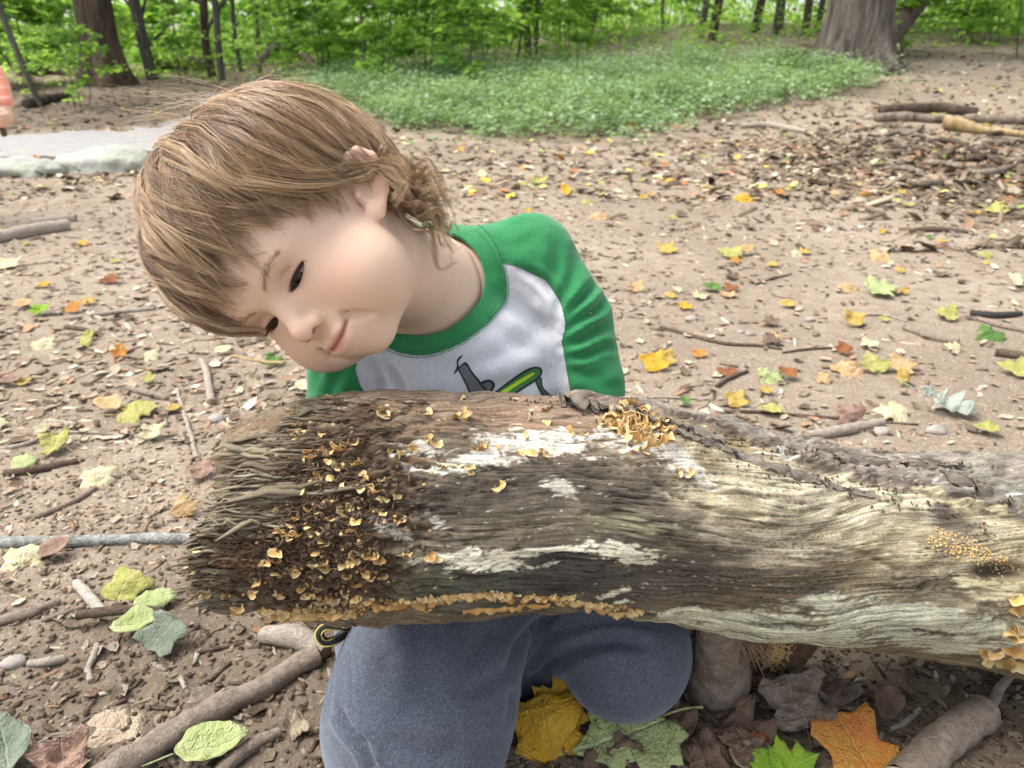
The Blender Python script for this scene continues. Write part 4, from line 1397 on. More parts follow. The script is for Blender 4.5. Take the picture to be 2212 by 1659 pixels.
def sweep(b):
    b = (b + 180) % 360 - 180
    return np.interp(b, [-180, -120, -60, -20, 10, 35, 70, 95, 120, 180], [0, -12, -14, 16, 20, 40, 36, 12, 4, 0])


GEAR = np.array([0.071, -0.016, 0.006])
NP = 9
tt = np.linspace(0, 1, NP)
EARC = earp(0.014, 0.002)
for L in range(1130):
    b0 = hr.uniform(-180, 180)
    if -150 < b0 < -70 and hr.random() < 0.6: continue
    a0 = math.degrees(math.acos(1 - hr.random() * (1 - math.cos(R(100))))) + 2
    if L > 880: a0 = hr.uniform(2, 32)                # cover the crown well
    bt = b0 + sweep(b0) * (1 - a0 / 160)
    ae = aend(bt) * (hr.uniform(0.93, 1.03) if hr.random() < 0.6 else hr.uniform(0.84, 1.05))
    if hr.random() < 0.25: ae *= hr.uniform(0.80, 0.95)
    if ae - a0 < 22: a0 = ae - 22
    ph = hr.uniform(0, 1); wav = hr.uniform(2.5, 8.5); lift = hr.uniform(0.75, 1.2)
    tone = np.clip(hr.normal(0.50, 0.26), 0, 1)
    ns = int(hr.integers(11, 17))
    da, db = hr.normal(0, 2.8, (ns, 1)), hr.normal(0, 2.6, (ns, 1))
    conv = 1 - 0.84 * tt ** 0.7
    al = a0 + (ae + hr.normal(0, 1.5, (ns, 1)) - a0) * tt + da * conv
    sa = np.maximum(0.35, np.sin(np.radians(al)))
    be = b0 + (bt - b0) * tt ** 1.4 + 9 * sst(0, 0.5, tt) * pn(al / 34.0, b0 / 46.0, 0.5) + (db * conv + wav * tt * np.sin(2 * np.pi * (1.05 * tt + ph)) * (0.6 + 0.4 * tt) + 0.7 * pn(tt * 3 + L * 3.1, np.arange(ns)[:, None] * 0.7)) / sa
    rise = np.clip((al - a0) / 60.0, 0, 1)
    off = 0.0012 + 0.0170 * lift * rise ** 0.7 * (1 - 0.55 * sst(0.72, 1.0, tt)) + 0.0018 * np.sin(2 * np.pi * (1.3 * tt + ph)) * tt + hr.normal(0, 0.0009, (ns, 1)) * tt
    off = off * np.where(al > 112, 1 - 0.25 * sst(112, 124, al), 1)
    P, n = scalp(al, be, off)
    w = np.exp(-(((P - EARC) ** 2).sum(-1)) / 0.022 ** 2)
    keep = hr.random() < 0.18                          # a few locks lie over the ear, the others stop in front or pass behind
    P += hr.normal(0, 0.0001, P.shape)
    for s_ in range(ns):
        p = P[s_]
        if keep:
            p = p + np.array([0.013, 0.0, 0.0]) * w[s_][:, None]
        else:
            near = np.nonzero(np.linalg.norm(p - EARC, axis=1) < 0.027)[0]
            if len(near):
                k = max(2, near[0]); p = p.copy()
                m_ = np.linspace(0, k - 1, NP)
                p = np.stack([np.interp(m_, np.arange(NP), p[:, c]) for c in range(3)], -1)
        strands.append((p, hr.uniform(0.00013, 0.00021)))
        cols.append(np.clip(tone + hr.normal(0, 0.09), 0, 1))
# a few strays lifted off the crown towards the forehead side
for k in range(110):
    b0 = hr.uniform(10, 120); a0 = hr.uniform(15, 70)
    al = a0 + tt * hr.uniform(35, 75); be = b0 + hr.normal(0, 14) * tt + 3 * pn(tt * 4 + k, 0.3)
    off = 0.010 + 0.010 * tt + hr.uniform(0.004, 0.014) * tt ** 2
    P, n = scalp(al, be, off)
    strands.append((P, 0.00010)); cols.append(hr.uniform(0.45, 0.95))
for k in range(60):                                  # wind blown wisps off the crown
    b0 = hr.uniform(25, 85); a0 = hr.uniform(40, 75)
    P0, n = scalp(np.array([a0]), np.array([b0]), np.array([0.014]))
    dirw = (-AX[0] * 0.9 + AX[1] * hr.uniform(-0.15, 0.35) + AX[2] * 0.2) @ HW.T
    Ln = hr.uniform(0.035, 0.075)
    P = P0 + n * 0.010 * tt[:, None] + dirw * (Ln * tt)[:, None] - ((AX[1] @ HW.T) * 0.012)[None] * (tt ** 2)[:, None] + 0.004 * np.stack([pn(tt * 2 + k * 1.7, 1), pn(tt * 2 + k * 1.7, 5), pn(tt * 2 + k, 9)], 1) * tt[:, None]
    strands.append((P, 0.00008)); cols.append(hr.uniform(0.55, 1.0))
# curls behind and below the ear
gdn = (-AX[1]) @ HW.T
rt = AX[0] @ HW.T
tc = np.linspace(0, 1, 24)
for k in range(62):
    b0 = hr.uniform(112, 158); a0 = hr.uniform(100, 126)
    P0, n0 = scalp(np.array([a0]), np.array([b0]), np.array([0.004]))
    n0 = n0[0]
    Ln = hr.uniform(0.038, 0.066)
    d1 = rt * hr.uniform(0.65, 1.1) + gdn * hr.uniform(-0.35, 0.6) + n0 * 0.25
    d1 /= np.linalg.norm(d1)
    d2 = d1 * 0.35 + gdn * 0.95; d2 /= np.linalg.norm(d2)
    c1 = np.cross(d1, n0); c1 /= np.linalg.norm(c1); c2 = np.cross(d1, c1)
    turn = hr.uniform(1.2, 2.3) * hr.choice([-1, 1]); ra = hr.uniform(0.0065, 0.012); ph = hr.uniform(0, 6.28)
    tone = np.clip(hr.normal(0.60, 0.2), 0, 1)
    for s_ in range(int(hr.integers(12, 20))):
        j = hr.normal(0, 0.0013, 3)
        a = ph + 2 * np.pi * turn * tc + hr.normal(0, 0.12)
        base = P0 + (d1 * Ln)[None] * tc[:, None] * (1 - 0.4 * tc[:, None]) + (d2 * Ln * 0.55)[None] * (tc ** 2)[:, None]
        rr = ra * tc ** 0.8
        P = base + j * (1 - 0.4 * tc)[:, None] + (rr * (np.cos(a) - math.cos(ph)))[:, None] * c1 + (rr * (np.sin(a) - math.sin(ph)))[:, None] * c2 + 0.006 * n0 * tc[:, None]
        strands.append((P, hr.uniform(0.00012, 0.00019))); cols.append(np.clip(tone + hr.normal(0, 0.12), 0, 1))


# loose locks combed from the temple across the middle of the ear
def over_head(px, py, off):
    o_ = w2h(CAM); d_ = (q(px, py, 1.0) - CAM) @ HW.T
    h = head_bvh.ray_cast(Vector(o_), Vector(d_).normalized())
    if h[0] is None: return None
    n_ = np.array(h[1]); n_ = -n_ if n_.dot(d_) > 0 else n_
    return np.array(h[0]) + n_ * off


for k in range(13):
    dy = hr.uniform(-34, 26); e = hr.uniform(-14, 22)
    raw = [(540, 405, 0.015), (620, 418, 0.014), (690, 412, 0.011), (740, 396, 0.009), (785, 380 + 0.2 * e, 0.007), (825, 372 + 0.5 * e, 0.008)]
    pts = [over_head(x + hr.normal(0, 3), y + dy * (1 - 0.35 * i / 5), o) for i, (x, y, o) in enumerate(raw)]
    pts = [p for p in pts if p is not None]
    if len(pts) < 4: continue
    end = pts[-1]
    pts += [end + rt * 0.012 + gdn * (0.004 + 0.0003 * e), end + rt * 0.018 + gdn * 0.013, end + rt * 0.013 + gdn * 0.021]
    C = spl(pts, 4)
    C = np.stack([np.interp(np.linspace(0, 1, 24), np.linspace(0, 1, len(C)), C[:, c]) for c in range(3)], -1)
    tone = np.clip(hr.normal(0.62, 0.15), 0, 1); u24 = np.linspace(0, 1, 24)
    for s_ in range(15):
        j = hr.normal(0, 0.0019, 3)
        P = C + j * (1 - 0.6 * u24)[:, None] + 0.0012 * np.stack([pn(u24 * 4 + k * 5, s_ * 0.4 + a_) for a_ in (0, 7, 13)], -1)
        strands.append((P, hr.uniform(0.00012, 0.00019))); cols.append(np.clip(tone + hr.normal(0, 0.1), 0, 1))


def strand_mesh(strands, cols):
    by = {}
    for (P, r), c in zip(strands, cols):
        by.setdefault(len(P), []).append((P, r, c))
    Vs_, Qs_, Cs_, off = [], [], [], 0
    for m, L in by.items():
        P = np.array([l[0] for l in L]); r = np.array([l[1] for l in L]); c = np.array([l[2] for l in L])
        T = np.gradient(P, axis=1); T /= np.linalg.norm(T, axis=2)[..., None] + 1e-12
        ref = P - HC0; A = np.cross(T, ref); A /= np.linalg.norm(A, axis=2)[..., None] + 1e-12
        B = np.cross(T, A)
        tp = np.linspace(0, 1, m); w = (1 - 0.75 * sst(0.55, 1.0, tp))
        n = 3
        ring = [P + (r[:, None] * w)[..., None] * (math.cos(a) * A + math.sin(a) * B) for a in (0.5, 0.5 + 2.094, 0.5 + 4.189)]
        V = np.stack(ring, 2)                        # strand, point, side, xyz
        ns = len(L)
        i = np.arange(ns)[:, None, None] * (m * n); p = np.arange(m - 1)[None, :, None] * n; j = np.arange(n)[None, None, :]; j2 = (j + 1) % n
        Q = np.stack([i + p + j, i + p + j2, i + p + n + j2, i + p + n + j], -1).reshape(-1, 4)
        Vs_.append(V.reshape(-1, 3)); Qs_.append(Q + off); off += ns * m * n
        Cs_.append(np.repeat(c, m * n))
    return np.concatenate(Vs_), np.concatenate(Qs_), np.concatenate(Cs_)


V, Qn, Cc = strand_mesh(strands, cols)
nt = NT('brown_hair')
c = nt.ramp(nt.attr('tone'), [(0.0, (0.115, 0.060, 0.031)), (0.35, (0.24, 0.140, 0.074)), (0.65, (0.43, 0.285, 0.155)), (1.0, (0.68, 0.50, 0.31))])
nt.set(Base_Color=c, Roughness=0.36)
nt.b.inputs['Specular IOR Level'].default_value = 0.55
M_HAIR = nt.m
hair = part('hair', mesh('hair', h2w(V), Qn, M_HAIR, {'tone': Cc}), child, 'light brown wavy hair with a long fringe and curls at the nape')
# scalp cap under the strands
na, nb = 60, 180
bb = np.linspace(-180, 180, nb, endpoint=False)
fr = np.linspace(0, 1, na)[:, None]
AL = fr * (aend(bb) - 9)[None]
BB = np.broadcast_to(bb, AL.shape)
P, n = scalp(AL, BB, 0.0022 + 0.007 * sst(0, 0.6, fr) * np.ones_like(AL) * (1 - sst(0.85, 1, fr)) + 0.0012 * pn(AL * 0.05, BB * 0.25))
i = np.arange(na - 1)[:, None]; j = np.arange(nb)[None]; j2 = (j + 1) % nb
Qc = np.stack([i * nb + j, i * nb + j2, (i + 1) * nb + j2, (i + 1) * nb + j], -1).reshape(-1, 4)
nt = NT('hair_underlayer'); nt.set(Base_Color=(0.090, 0.050, 0.027), Roughness=0.6); M_CAP = nt.m
part('hair_underlayer', mesh('hair_underlayer', h2w(P.reshape(-1, 3)), Qc, M_CAP), child)
# ================================================================== the rotten log
_lx = np.array([380, 480, 620, 750, 1000, 1250, 1450, 1700, 1950, 2212, 2420, 2700], float)
_ly = np.array([1160, 1140, 1112, 1094, 1088, 1088, 1114, 1168, 1194, 1222, 1250, 1290], float)
_ld = np.array([0.568, 0.578, 0.590, 0.602, 0.632, 0.665, 0.695, 0.735, 0.770, 0.806, 0.830, 0.862], float)
_lr = np.array([190, 204, 232, 246, 240, 226, 221, 211, 213, 231, 240, 250], float)


def smooth_i(x, X, Y):
    """monotone-ish cubic interpolation through nodes"""
    m = np.gradient(Y, X)
    i = np.clip(np.searchsorted(X, x) - 1, 0, len(X) - 2)
    h = X[i + 1] - X[i]; t = (x - X[i]) / h
    return (2 * t ** 3 - 3 * t ** 2 + 1) * Y[i] + (t ** 3 - 2 * t ** 2 + t) * h * m[i] + (-2 * t ** 3 + 3 * t ** 2) * Y[i + 1] + (t ** 3 - t ** 2) * h * m[i + 1]


def log_frame(x):
    """centre, radius, toward-viewer and up axes, tangent of the log at station x"""
    x = np.asarray(x, float)
    yc, dc, rp = smooth_i(x, _lx, _ly), smooth_i(x, _lx, _ld), smooth_i(x, _lx, _lr)
    C = CAM + dc[..., None] * ((x - 1106)[..., None] / FPX * AX[0] - (yc - 829.5)[..., None] / FPX * AX[1] + AX[2])
    return C, rp * dc / FPX, yc, rp


NS = 680
LXS = np.linspace(392, 2690, NS)
C_, LR, LYC, LRP = log_frame(LXS)
T_ = np.gradient(C_, axis=0); T_ /= np.linalg.norm(T_, axis=1)[:, None]
E1 = CAM - C_; E1 -= (E1 * T_).sum(1)[:, None] * T_; E1 /= np.linalg.norm(E1, axis=1)[:, None]
E2 = np.cross(T_, E1); E2 *= np.sign(E2[:, 2])[:, None]
ARC = np.concatenate([[0], np.cumsum(np.linalg.norm(np.diff(C_, axis=0), axis=1))])
th = np.concatenate([np.linspace(R(-105), R(118), 300), np.linspace(R(118), R(255), 62)[1:-1]])
NTH = len(th)
SX = LXS[:, None] * np.ones((1, NTH)); TH = np.ones((NS, 1)) * th[None]
AR = ARC[:, None] * np.ones((1, NTH))
_g = np.where(np.abs(TH) <= R(70), np.sin(TH), np.sign(TH) * (math.sin(R(70)) + (np.abs(TH) - R(70)) * 0.55))
WY = LYC[:, None] - LRP[:, None] * _g              # height-like surface coordinate


def patch(x, y, rx, ry, rot=0.0, soft=0.5, nz=0.5, ns=60.0, seed=0.0):
    """0..1 stain with an irregular edge; size in surface units"""
    c, s = math.cos(R(rot)), math.sin(R(rot))
    dx, dy = SX - x, WY - y
    a, b = (dx * c + dy * s) / rx, (-dx * s + dy * c) / ry
    r = np.sqrt(a * a + b * b)
    m = r < 2.4
    out = np.zeros(SX.shape)
    rr = r[m] + nz * fbm(SX[m] / ns + seed, GW[m] / (ns * 0.35) + seed, 0.3, 4)
    out[m] = 1 - sst(1 - soft, 1 + soft, rr)
    return out


# grain flow: lines follow the log, wave round knots
flow = 20 * pn(SX / 380, WY / 150, 1.7) + 7 * pn(SX / 150 + 9, WY / 90, 4.1)
for kx, ky, ka, kr in ((1850, 1205, 38, 75), (1330, 1010, -46, 110), (1180, 1000, 30, 90), (1520, 1180, 22, 90), (2000, 1225, -20, 55), (760, 960, 26, 70)):
    dd = ((SX - kx) / (kr * 1.7)) ** 2 + ((WY - ky) / kr) ** 2
    flow += ka * np.exp(-dd) * (WY - ky) / kr
GW = WY + flow
BARK_X = np.array([1150, 1210, 1300, 1420, 1500, 1560, 1650, 1750, 1850, 1960, 2050, 2212, 2400, 2700], float)
BARK_Y = np.array([820, 862, 885, 912, 940, 968, 1005, 1042, 1060, 1085, 1120, 1190, 1230, 1260], float)
bl = np.interp(SX, BARK_X, BARK_Y)
bark = sst(-7, 7, (bl - WY) + 10 * fbm(SX / 40, WY / 22, 7.7, 3)) * sst(1180, 1230, SX)
bark = bark * (TH > -0.9)

g1 = fbm(SX / 170, GW / 4.6, 2.2, 3)               # fibre ridges
g2 = pn(SX / 80, GW / 2.6, 5.5)
crack = np.maximum(0, 1 - np.abs(pn(SX / 260 + 3, GW / 11.0, 9.1)) / 0.07)
crk_m = sst(0.0, 0.35, pn(SX / 240 + 5, GW / 60, 3.3) + 0.18)
lump = fbm(SX / 120, WY / 85, 6.6, 3)
ROT = np.clip(patch(715, 1105, 130, 190, 12, 0.35, 0.5, 45, 2.0) + 0.9 * patch(610, 1225, 190, 80, 0, 0.4, 0.5, 45, 5.0), 0, 1)
crumb = fbm(SX / 16, WY / 13, 1.1, 4)
D = 0.0040 * lump
wood = (1 - bark) * (1 - 0.75 * ROT)
rugged = sst(1050, 550, SX) + sst(990, 900, WY) * (SX < 1500)
D += wood * (0.0005 + 0.0008 * np.clip(rugged, 0, 1)) * (g1 + 0.55 * g2)
D -= wood * crk_m * crack * 0.0019
D += bark * (0.0050 + 0.0024 * fbm(SX / 42, WY / 15, 8.2, 5) - 0.0034 * np.maximum(0, 1 - np.abs(fbm(SX / 110, WY / 13, 3.9, 3)) / 0.14))
D += ROT * (-0.0045 + 0.0052 * crumb)
# swellings, knots, hollows
for kx, ky, rx, ry, amp in ((1290, 985, 150, 55, 0.0075), (1480, 1090, 130, 45, 0.0050), (1130, 1080, 150, 50, -0.0045), (1200, 1215, 190, 60, -0.0030), (1850, 1210, 70, 45, 0.0055), (1330, 1110, 70, 40, 0.0035),
                            (1600, 1330, 160, 45, 0.0040), (1700, 1235, 130, 40, -0.0035), (2120, 1290, 90, 50, -0.0045), (900, 930, 120, 60, 0.004), (780, 1180, 70, 60, 0.003), (2000, 1110, 120, 40, -0.004),
                            (1985, 1214, 46, 15, -0.0160), (1836, 1244, 9, 8, -0.0130), (1010, 1180, 130, 12, 0.0015), (1905, 1120, 30, 22, -0.0040), (1940, 1390, 60, 30, -0.0060), (2060, 1400, 60, 14, -0.006)):
    rr = ((SX - kx) / rx) ** 2 + ((WY - ky) / ry) ** 2
    D += amp * np.exp(-rr ** (1.6 if amp < -0.01 else 1.0))
# a long curved split below the swelling and others
for pts, w, dp in (([(1180, 985), (1260, 1010), (1330, 1060), (1420, 1090), (1500, 1090)], 4, 0.0035), ([(1400, 1290), (1300, 1292), (1390, 1298)], 3, 0.002), ([(1960, 1290), (2040, 1330), (2120, 1380), (2180, 1420)], 5, 0.0045),
                   ([(1900, 1262), (1990, 1290), (2060, 1330)], 4, 0.003), ([(1170, 1105), (1290, 1108), (1400, 1128)], 3, 0.0022), ([(1560, 1135), (1680, 1160), (1780, 1210)], 4, 0.0025)):
    L = spl(pts, 6)
    d = np.full(SX.shape, 1e9)
    for (x0, y0), (x1, y1) in zip(L[:-1], L[1:]):
        t = np.clip(((SX - x0) * (x1 - x0) + (WY - y0) * (y1 - y0)) / ((x1 - x0) ** 2 + (y1 - y0) ** 2 + 1e-9), 0, 1)
        d = np.minimum(d, np.hypot(SX - x0 - t * (x1 - x0), WY - y0 - t * (y1 - y0)))
    D -= dp * np.exp(-((d + 2 * pn(SX / 14, WY / 14, 0.2)) / w) ** 2)
# broken left end: where the wood stops, ragged along the fibres
_ey = np.array([700, 850, 880, 930, 945, 1000, 1060, 1120, 1150, 1200, 1280, 1320, 1345, 1500], float)
_ex = np.array([700, 690, 640, 600, 520, 500, 492, 478, 430, 410, 408, 450, 560, 640], float)
edge = np.interp(WY[0], _ey, _ex) + 22 * pn(GW[0] / 6.0, 3.1) + 16 * pn(GW[0] / 17.0, 8.1)
u_ = np.arange(NS)[:, None] / (NS - 1)
# slide stations so that every fibre line starts at its own ragged edge
XS2 = edge[None, :] + (LXS[-1] - edge[None, :]) * u_ ** 1.0
Ci, Ri, yci, rpi = log_frame(XS2)


def fr(a):
    return np.stack([np.interp(XS2, LXS, a[:, k]) for k in range(3)], -1)


def resample(A):
    """bring a field from the regular stations to the shifted ones"""
    k = np.clip((XS2 - LXS[0]) / (LXS[1] - LXS[0]), 0, NS - 1.001)
    i = k.astype(int); f = k - i
    jj = np.arange(NTH)[None, :]
    return A[i, jj] * (1 - f) + A[i + 1, jj] * f


D2 = resample(D)
fray = sst(150, 0, XS2 - edge[None, :])
D2 = D2 + fray * (0.0045 * pn(XS2 / 160, resample(GW) / 9.0, 5.0) - 0.006)
e1, e2 = fr(E1), fr(E2)
PL = Ci + (Ri + D2)[..., None] * (np.cos(TH)[..., None] * e1 + np.sin(TH)[..., None] * e2)

# ---- colour of the wood itself: stains, mould, lichen, bark
bro, olive, dark, blk = (0.150, 0.088, 0.052), (0.128, 0.106, 0.072), (0.070, 0.058, 0.047), (0.022, 0.020, 0.018)
cream, pale, ochre, white = (0.50, 0.445, 0.315), (0.36, 0.315, 0.21), (0.235, 0.185, 0.105), (0.54, 0.505, 0.425)
col = np.empty(SX.shape + (3,))
tn = 0.5 + 0.5 * np.clip(fbm(SX / 300, GW / 40, 12.3, 4), -1, 1)
col[:] = np.array(olive)


def lay(c, m):
    global col
    col = col * (1 - m[..., None]) + np.array(c) * m[..., None]


lay((0.150, 0.112, 0.078), 0.9 * sst(1000, 930, WY + 25 * pn(SX / 120, GW / 30, 2.0)) * (1 - bark))
lay(bro, 0.7 * sst(0.5, 0.75, tn) * (WY < 1010))
lay((0.225, 0.155, 0.108), 0.5 * patch(1080, 905, 330, 45, 5, 0.6, 0.8, 60, 1.0))
# paler weathered wood to the right
lay(ochre, 0.75 * sst(1250, 1560, SX + 60 * pn(SX / 150, GW / 50, 5)) * (1 - bark))
lay(pale, 0.72 * patch(1700, 1090, 330, 95, 10, 0.45, 0.75, 90, 3.0))
lay(cream, 0.7 * patch(1660, 1060, 240, 48, 12, 0.5, 0.9, 70, 4.0))
lay(cream, 0.6 * patch(1480, 1150, 150, 40, 4, 0.5, 0.9, 60, 6.0))
lay(cream, 0.6 * patch(1700, 1045, 140, 26, 12, 0.5, 0.9, 50, 7.0))
lay(pale, 0.6 * patch(1950, 1290, 220, 60, 14, 0.5, 0.9, 80, 8.0))
lay((0.30, 0.30, 0.20), 0.7 * patch(1560, 1330, 210, 36, 2, 0.5, 0.7, 60, 9.0))
lay((0.13, 0.10, 0.062), 0.62 * sst(0.05, 0.45, fbm(SX / 75, GW / 13, 31.0, 4)) * sst(1300, 1500, SX) * (1 - bark))
lay((0.075, 0.058, 0.04), 0.55 * sst(0.25, 0.6, fbm(SX / 120, GW / 30, 37.0, 4)) * sst(1300, 1500, SX) * (1 - bark))
# dark stains
for a in ((1010, 1070, 185, 62, -4, 0.8), (1120, 1235, 300, 62, -3, 0.95), (1290, 1115, 90, 55, 10, 0.85), (1400, 1210, 110, 55, 5, 0.8), (2140, 1285, 105, 62, 8, 0.85), (1180, 1050, 110, 40, 0, 0.7),
          (1350, 1265, 120, 40, 0, 0.6), (1560, 1240, 110, 30, 4, 0.55), (1620, 1215, 90, 26, 4, 0.5), (1870, 1345, 90, 22, 6, 0.6), (1600, 1380, 90, 22, 5, 0.7), (1850, 1235, 70, 40, 8, 0.35), (2180, 1060, 80, 30, 8, 0.8),
          (1910, 1115, 45, 35, 20, 0.8), (1330, 1000, 60, 26, 25, 0.5), (930, 1240, 120, 40, 0, 0.55), (700, 1010, 90, 40, 5, 0.45)):
    lay(dark if a[5] < 0.9 else (0.042, 0.039, 0.035), a[5] * patch(a[0], a[1], a[2], a[3], a[4], 0.45, 0.6, 70, a[0] * 0.013))
lay((0.105, 0.085, 0.060), 0.75 * patch(1000, 1322, 330, 18, -1, 0.4, 0.3, 50, 31.0))
lay((0.080, 0.090, 0.062), 0.5 * patch(900, 1255, 140, 42, 0, 0.5, 0.7, 60, 33.0))
lay((0.20, 0.185, 0.11), 0.75 * patch(1240, 1120, 90, 22, -10, 0.45, 0.7, 50, 35.0))
# dark rot
lay((0.060, 0.038, 0.024), 0.92 * ROT)
lay((0.16, 0.075, 0.035), 0.8 * patch(480, 1215, 70, 22, -12, 0.5, 0.9, 30, 41.0))
# bark
bk = np.array([0.195, 0.168, 0.138]) * (0.45 + 1.0 * (0.5 + 0.5 * fbm(SX / 50, WY / 16, 4.4, 4)))[..., None]
gr = sst(1850, 2050, SX) * sst(-0.2, 0.4, pn(SX / 110, WY / 50, 3.0) + 0.1)
bk = bk * (1 - 0.5 * gr[..., None]) + np.array([0.125, 0.140, 0.105]) * 0.5 * gr[..., None]
col = col * (1 - bark[..., None]) + bk * bark[..., None]
seamd = np.exp(-((bl - WY - 3) / 9.0) ** 2) * sst(1200, 1260, SX)
lay((0.045, 0.026, 0.018), 0.75 * seamd * sst(-0.5, 0.3, pn(SX / 60, 1.0)))
lay((0.050, 0.032, 0.022), 0.8 * sst(0.25, 0.6, fbm(SX / 45, WY / 22, 15.0, 3)) * bark * sst(40, -10, WY - (np.interp(SX, [1400, 1700, 1950, 2212], [900, 965, 990, 1000]) + 10)))
lay((0.70, 0.70, 0.66), 0.85 * bark * np.maximum(0, 1 - np.abs(WY - np.interp(SX, [1900, 2000, 2100, 2212], [1048, 1068, 1085, 1098]) + 16 * pn(SX / 35, 2.2)) / 3.2) * sst(0.0, 0.3, pn(SX / 50, 7.0) + 0.1) * (SX > 1880))
# mould and lichen crusts, hard edged and speckled
spk = fbm(SX / 7, WY / 5, 20.0, 3)


def crust(c, a, st, thr):
    m = patch(a[0], a[1], a[2], a[3], a[4], 0.55, 0.75, a[5], a[0] * 0.01 + a[1] * 0.007)
    lay(c, st * sst(thr - 0.10, thr + 0.16, m + 0.55 * spk + 0.25 * g1 - 0.10))


for a in ((950, 1012, 95, 16, -6, 40), (1090, 975, 120, 22, 4, 40), (1010, 985, 120, 12, -14, 40), (1125, 1058, 34, 16, 10, 25), (1270, 965, 70, 24, 18, 40), (1330, 990, 90, 20, 35, 40), (860, 985, 40, 12, 0, 30), (1560, 975, 40, 10, 15, 30), (880, 1120, 22, 10, 40, 25), (800, 1140, 36, 12, 30, 30)):
    crust(white, a, 0.80, 0.54)
for a in ((960, 1192, 120, 20, 3, 45), (1255, 1178, 66, 20, 8, 30), (1110, 1178, 90, 5, -6, 40), (1000, 1205, 60, 12, 5, 40)):
    crust((0.58, 0.55, 0.42), a, 0.90, 0.46)
for a in ((1620, 1325, 190, 34, 4, 50), (1830, 1310, 210, 30, 6, 50), (1500, 1305, 110, 14, 3, 40), (1950, 1370, 140, 24, 8, 45), (1740, 1360, 90, 20, 4, 40), (1650, 1262, 70, 14, 0, 35), (1270, 1262, 26, 9, -15, 20), (1300, 1280, 22, 8, -20, 20), (2050, 1340, 90, 20, 16, 40), (1840, 1290, 120, 16, 2, 40)):
    crust((0.48, 0.48, 0.35), a, 0.85, 0.50)
for a in ((1900, 1075, 60, 8, 14, 30), (2010, 1095, 70, 6, 12, 30), (1985, 1255, 70, 18, 4, 30), (1930, 1235, 50, 10, 14, 30)):
    crust((0.50, 0.44, 0.27), a, 0.8, 0.5)
lay(blk, np.exp(-((SX - 1985) / 40) ** 4 - ((WY - 1216) / 12) ** 4) * 0.8)
# dark fibre lines between ridges
line = np.clip(-(g1 + 0.5 * g2) * 1.1 - 0.30, 0, 1)
col *= (1 - 0.60 * wood * line)[..., None]
col *= (1 - 0.65 * wood * crk_m * crack)[..., None]
col *= (1 + 0.20 * np.clip(g1 * 0.7 + 0.5 * g2, -1, 1) * wood)[..., None]
col *= (1 + 0.28 * sst(1500, 1250, SX))[..., None]
col = np.clip(col, 0.008, 0.9)
col2 = np.stack([resample(col[..., k]) for k in range(3)], -1)
lfac = fray[..., None]
col2 = col2 * (1 - 0.55 * lfac) + np.array([0.155, 0.125, 0.078]) * (0.8 + 0.5 * pn(XS2 / 120, resample(GW) / 5, 2.0))[..., None] * 0.55 * lfac
col2 = np.clip(col2, 0.008, 0.9)
grain = np.stack([resample(AR), resample(GW) * 0.00036, np.zeros(SX.shape)], -1)

nv = NS * NTH
i = np.arange(NS - 1)[:, None]; j = np.arange(NTH)[None]; j2 = (j + 1) % NTH
Ql = np.stack([i * NTH + j, i * NTH + j2, (i + 1) * NTH + j2, (i + 1) * NTH + j], -1).reshape(-1, 4)
V = PL.reshape(-1, 3)
# hollow, crumbling end face: three shrinking rings pushed into the log
rings = [PL[0]]
cc = PL[0].mean(0)
ax0 = T_[0]
for k, (sc, dp) in enumerate(((0.93, 0.006), (0.80, 0.020), (0.6, 0.030), (0.35, 0.026), (0.1, 0.030))):
    rg = cc + (PL[0] - cc) * sc
    rg = rg + ax0 * (dp + 0.010 * pn(rg[:, 0:1] * 90, rg[:, 1:2] * 90 + k, rg[:, 2:3] * 90))
    rings.append(rg)
Vc = np.concatenate(rings[1:]); base = nv
Qe = []
for k in range(5):
    a = (np.arange(NTH) if k == 0 else base + (k - 1) * NTH + np.arange(NTH)); b = base + k * NTH + np.arange(NTH)
    an, bn = np.roll(a, -1), np.roll(b, -1)
    Qe.append(np.stack([an, a, b, bn], -1))
capc = np.tile(np.array([[0.055, 0.036, 0.022]]), (len(Vc), 1)) * (0.7 + 0.8 * rng.random((len(Vc), 1)))
# sawn-off far end outside the frame
Vf = PL[-1].mean(0)[None]
far = np.stack([np.full(NTH, nv + len(Vc)), (NS - 1) * NTH + np.arange(NTH), (NS - 1) * NTH + (np.arange(NTH) + 1) % NTH], -1)
Vlog = np.concatenate([V, Vc, Vf]); Clog = np.concatenate([col2.reshape(-1, 3), capc, [[0.2, 0.15, 0.1]]])
Glog = np.concatenate([grain.reshape(-1, 3), Vc * 1.0, Vf])

nt = NT('rotten_wood')
gv = nt.attr('grain', 'Vector')
mp = nt.new('ShaderNodeMapping'); nt.l.new(gv, mp.inputs[0]); mp.inputs['Scale'].default_value = (34, 640, 1)
f1 = nt.noise(mp.outputs[0], 1.0, 4, 0.6)
f2 = nt.noise(nt.coord('Object'), 420, 4, 0.7)
cc_ = nt.attr('col', 'Color')
k = nt.math('ADD', nt.math('MULTIPLY', f1, 0.9), nt.math('MULTIPLY', f2, 0.7))
k = nt.ramp(k, [(0.50, 0.35), (0.72, 0.95), (0.95, 1.45)])
nt.set(Base_Color=nt.mix(1.0, cc_, k, 'MULTIPLY'), Roughness=0.92)
nt.b.inputs['Specular IOR Level'].default_value = 0.18
nt.bump(nt.math('ADD', f1, nt.math('MULTIPLY', f2, 0.8)), 0.8, 0.0020)
M_LOG = nt.m
nt = NT('weathered_fibre')
c = nt.mix(nt.noise(nt.coord('Object', (3, 12, 12)), 40, 3), (0.050, 0.036, 0.024), (0.170, 0.130, 0.082))
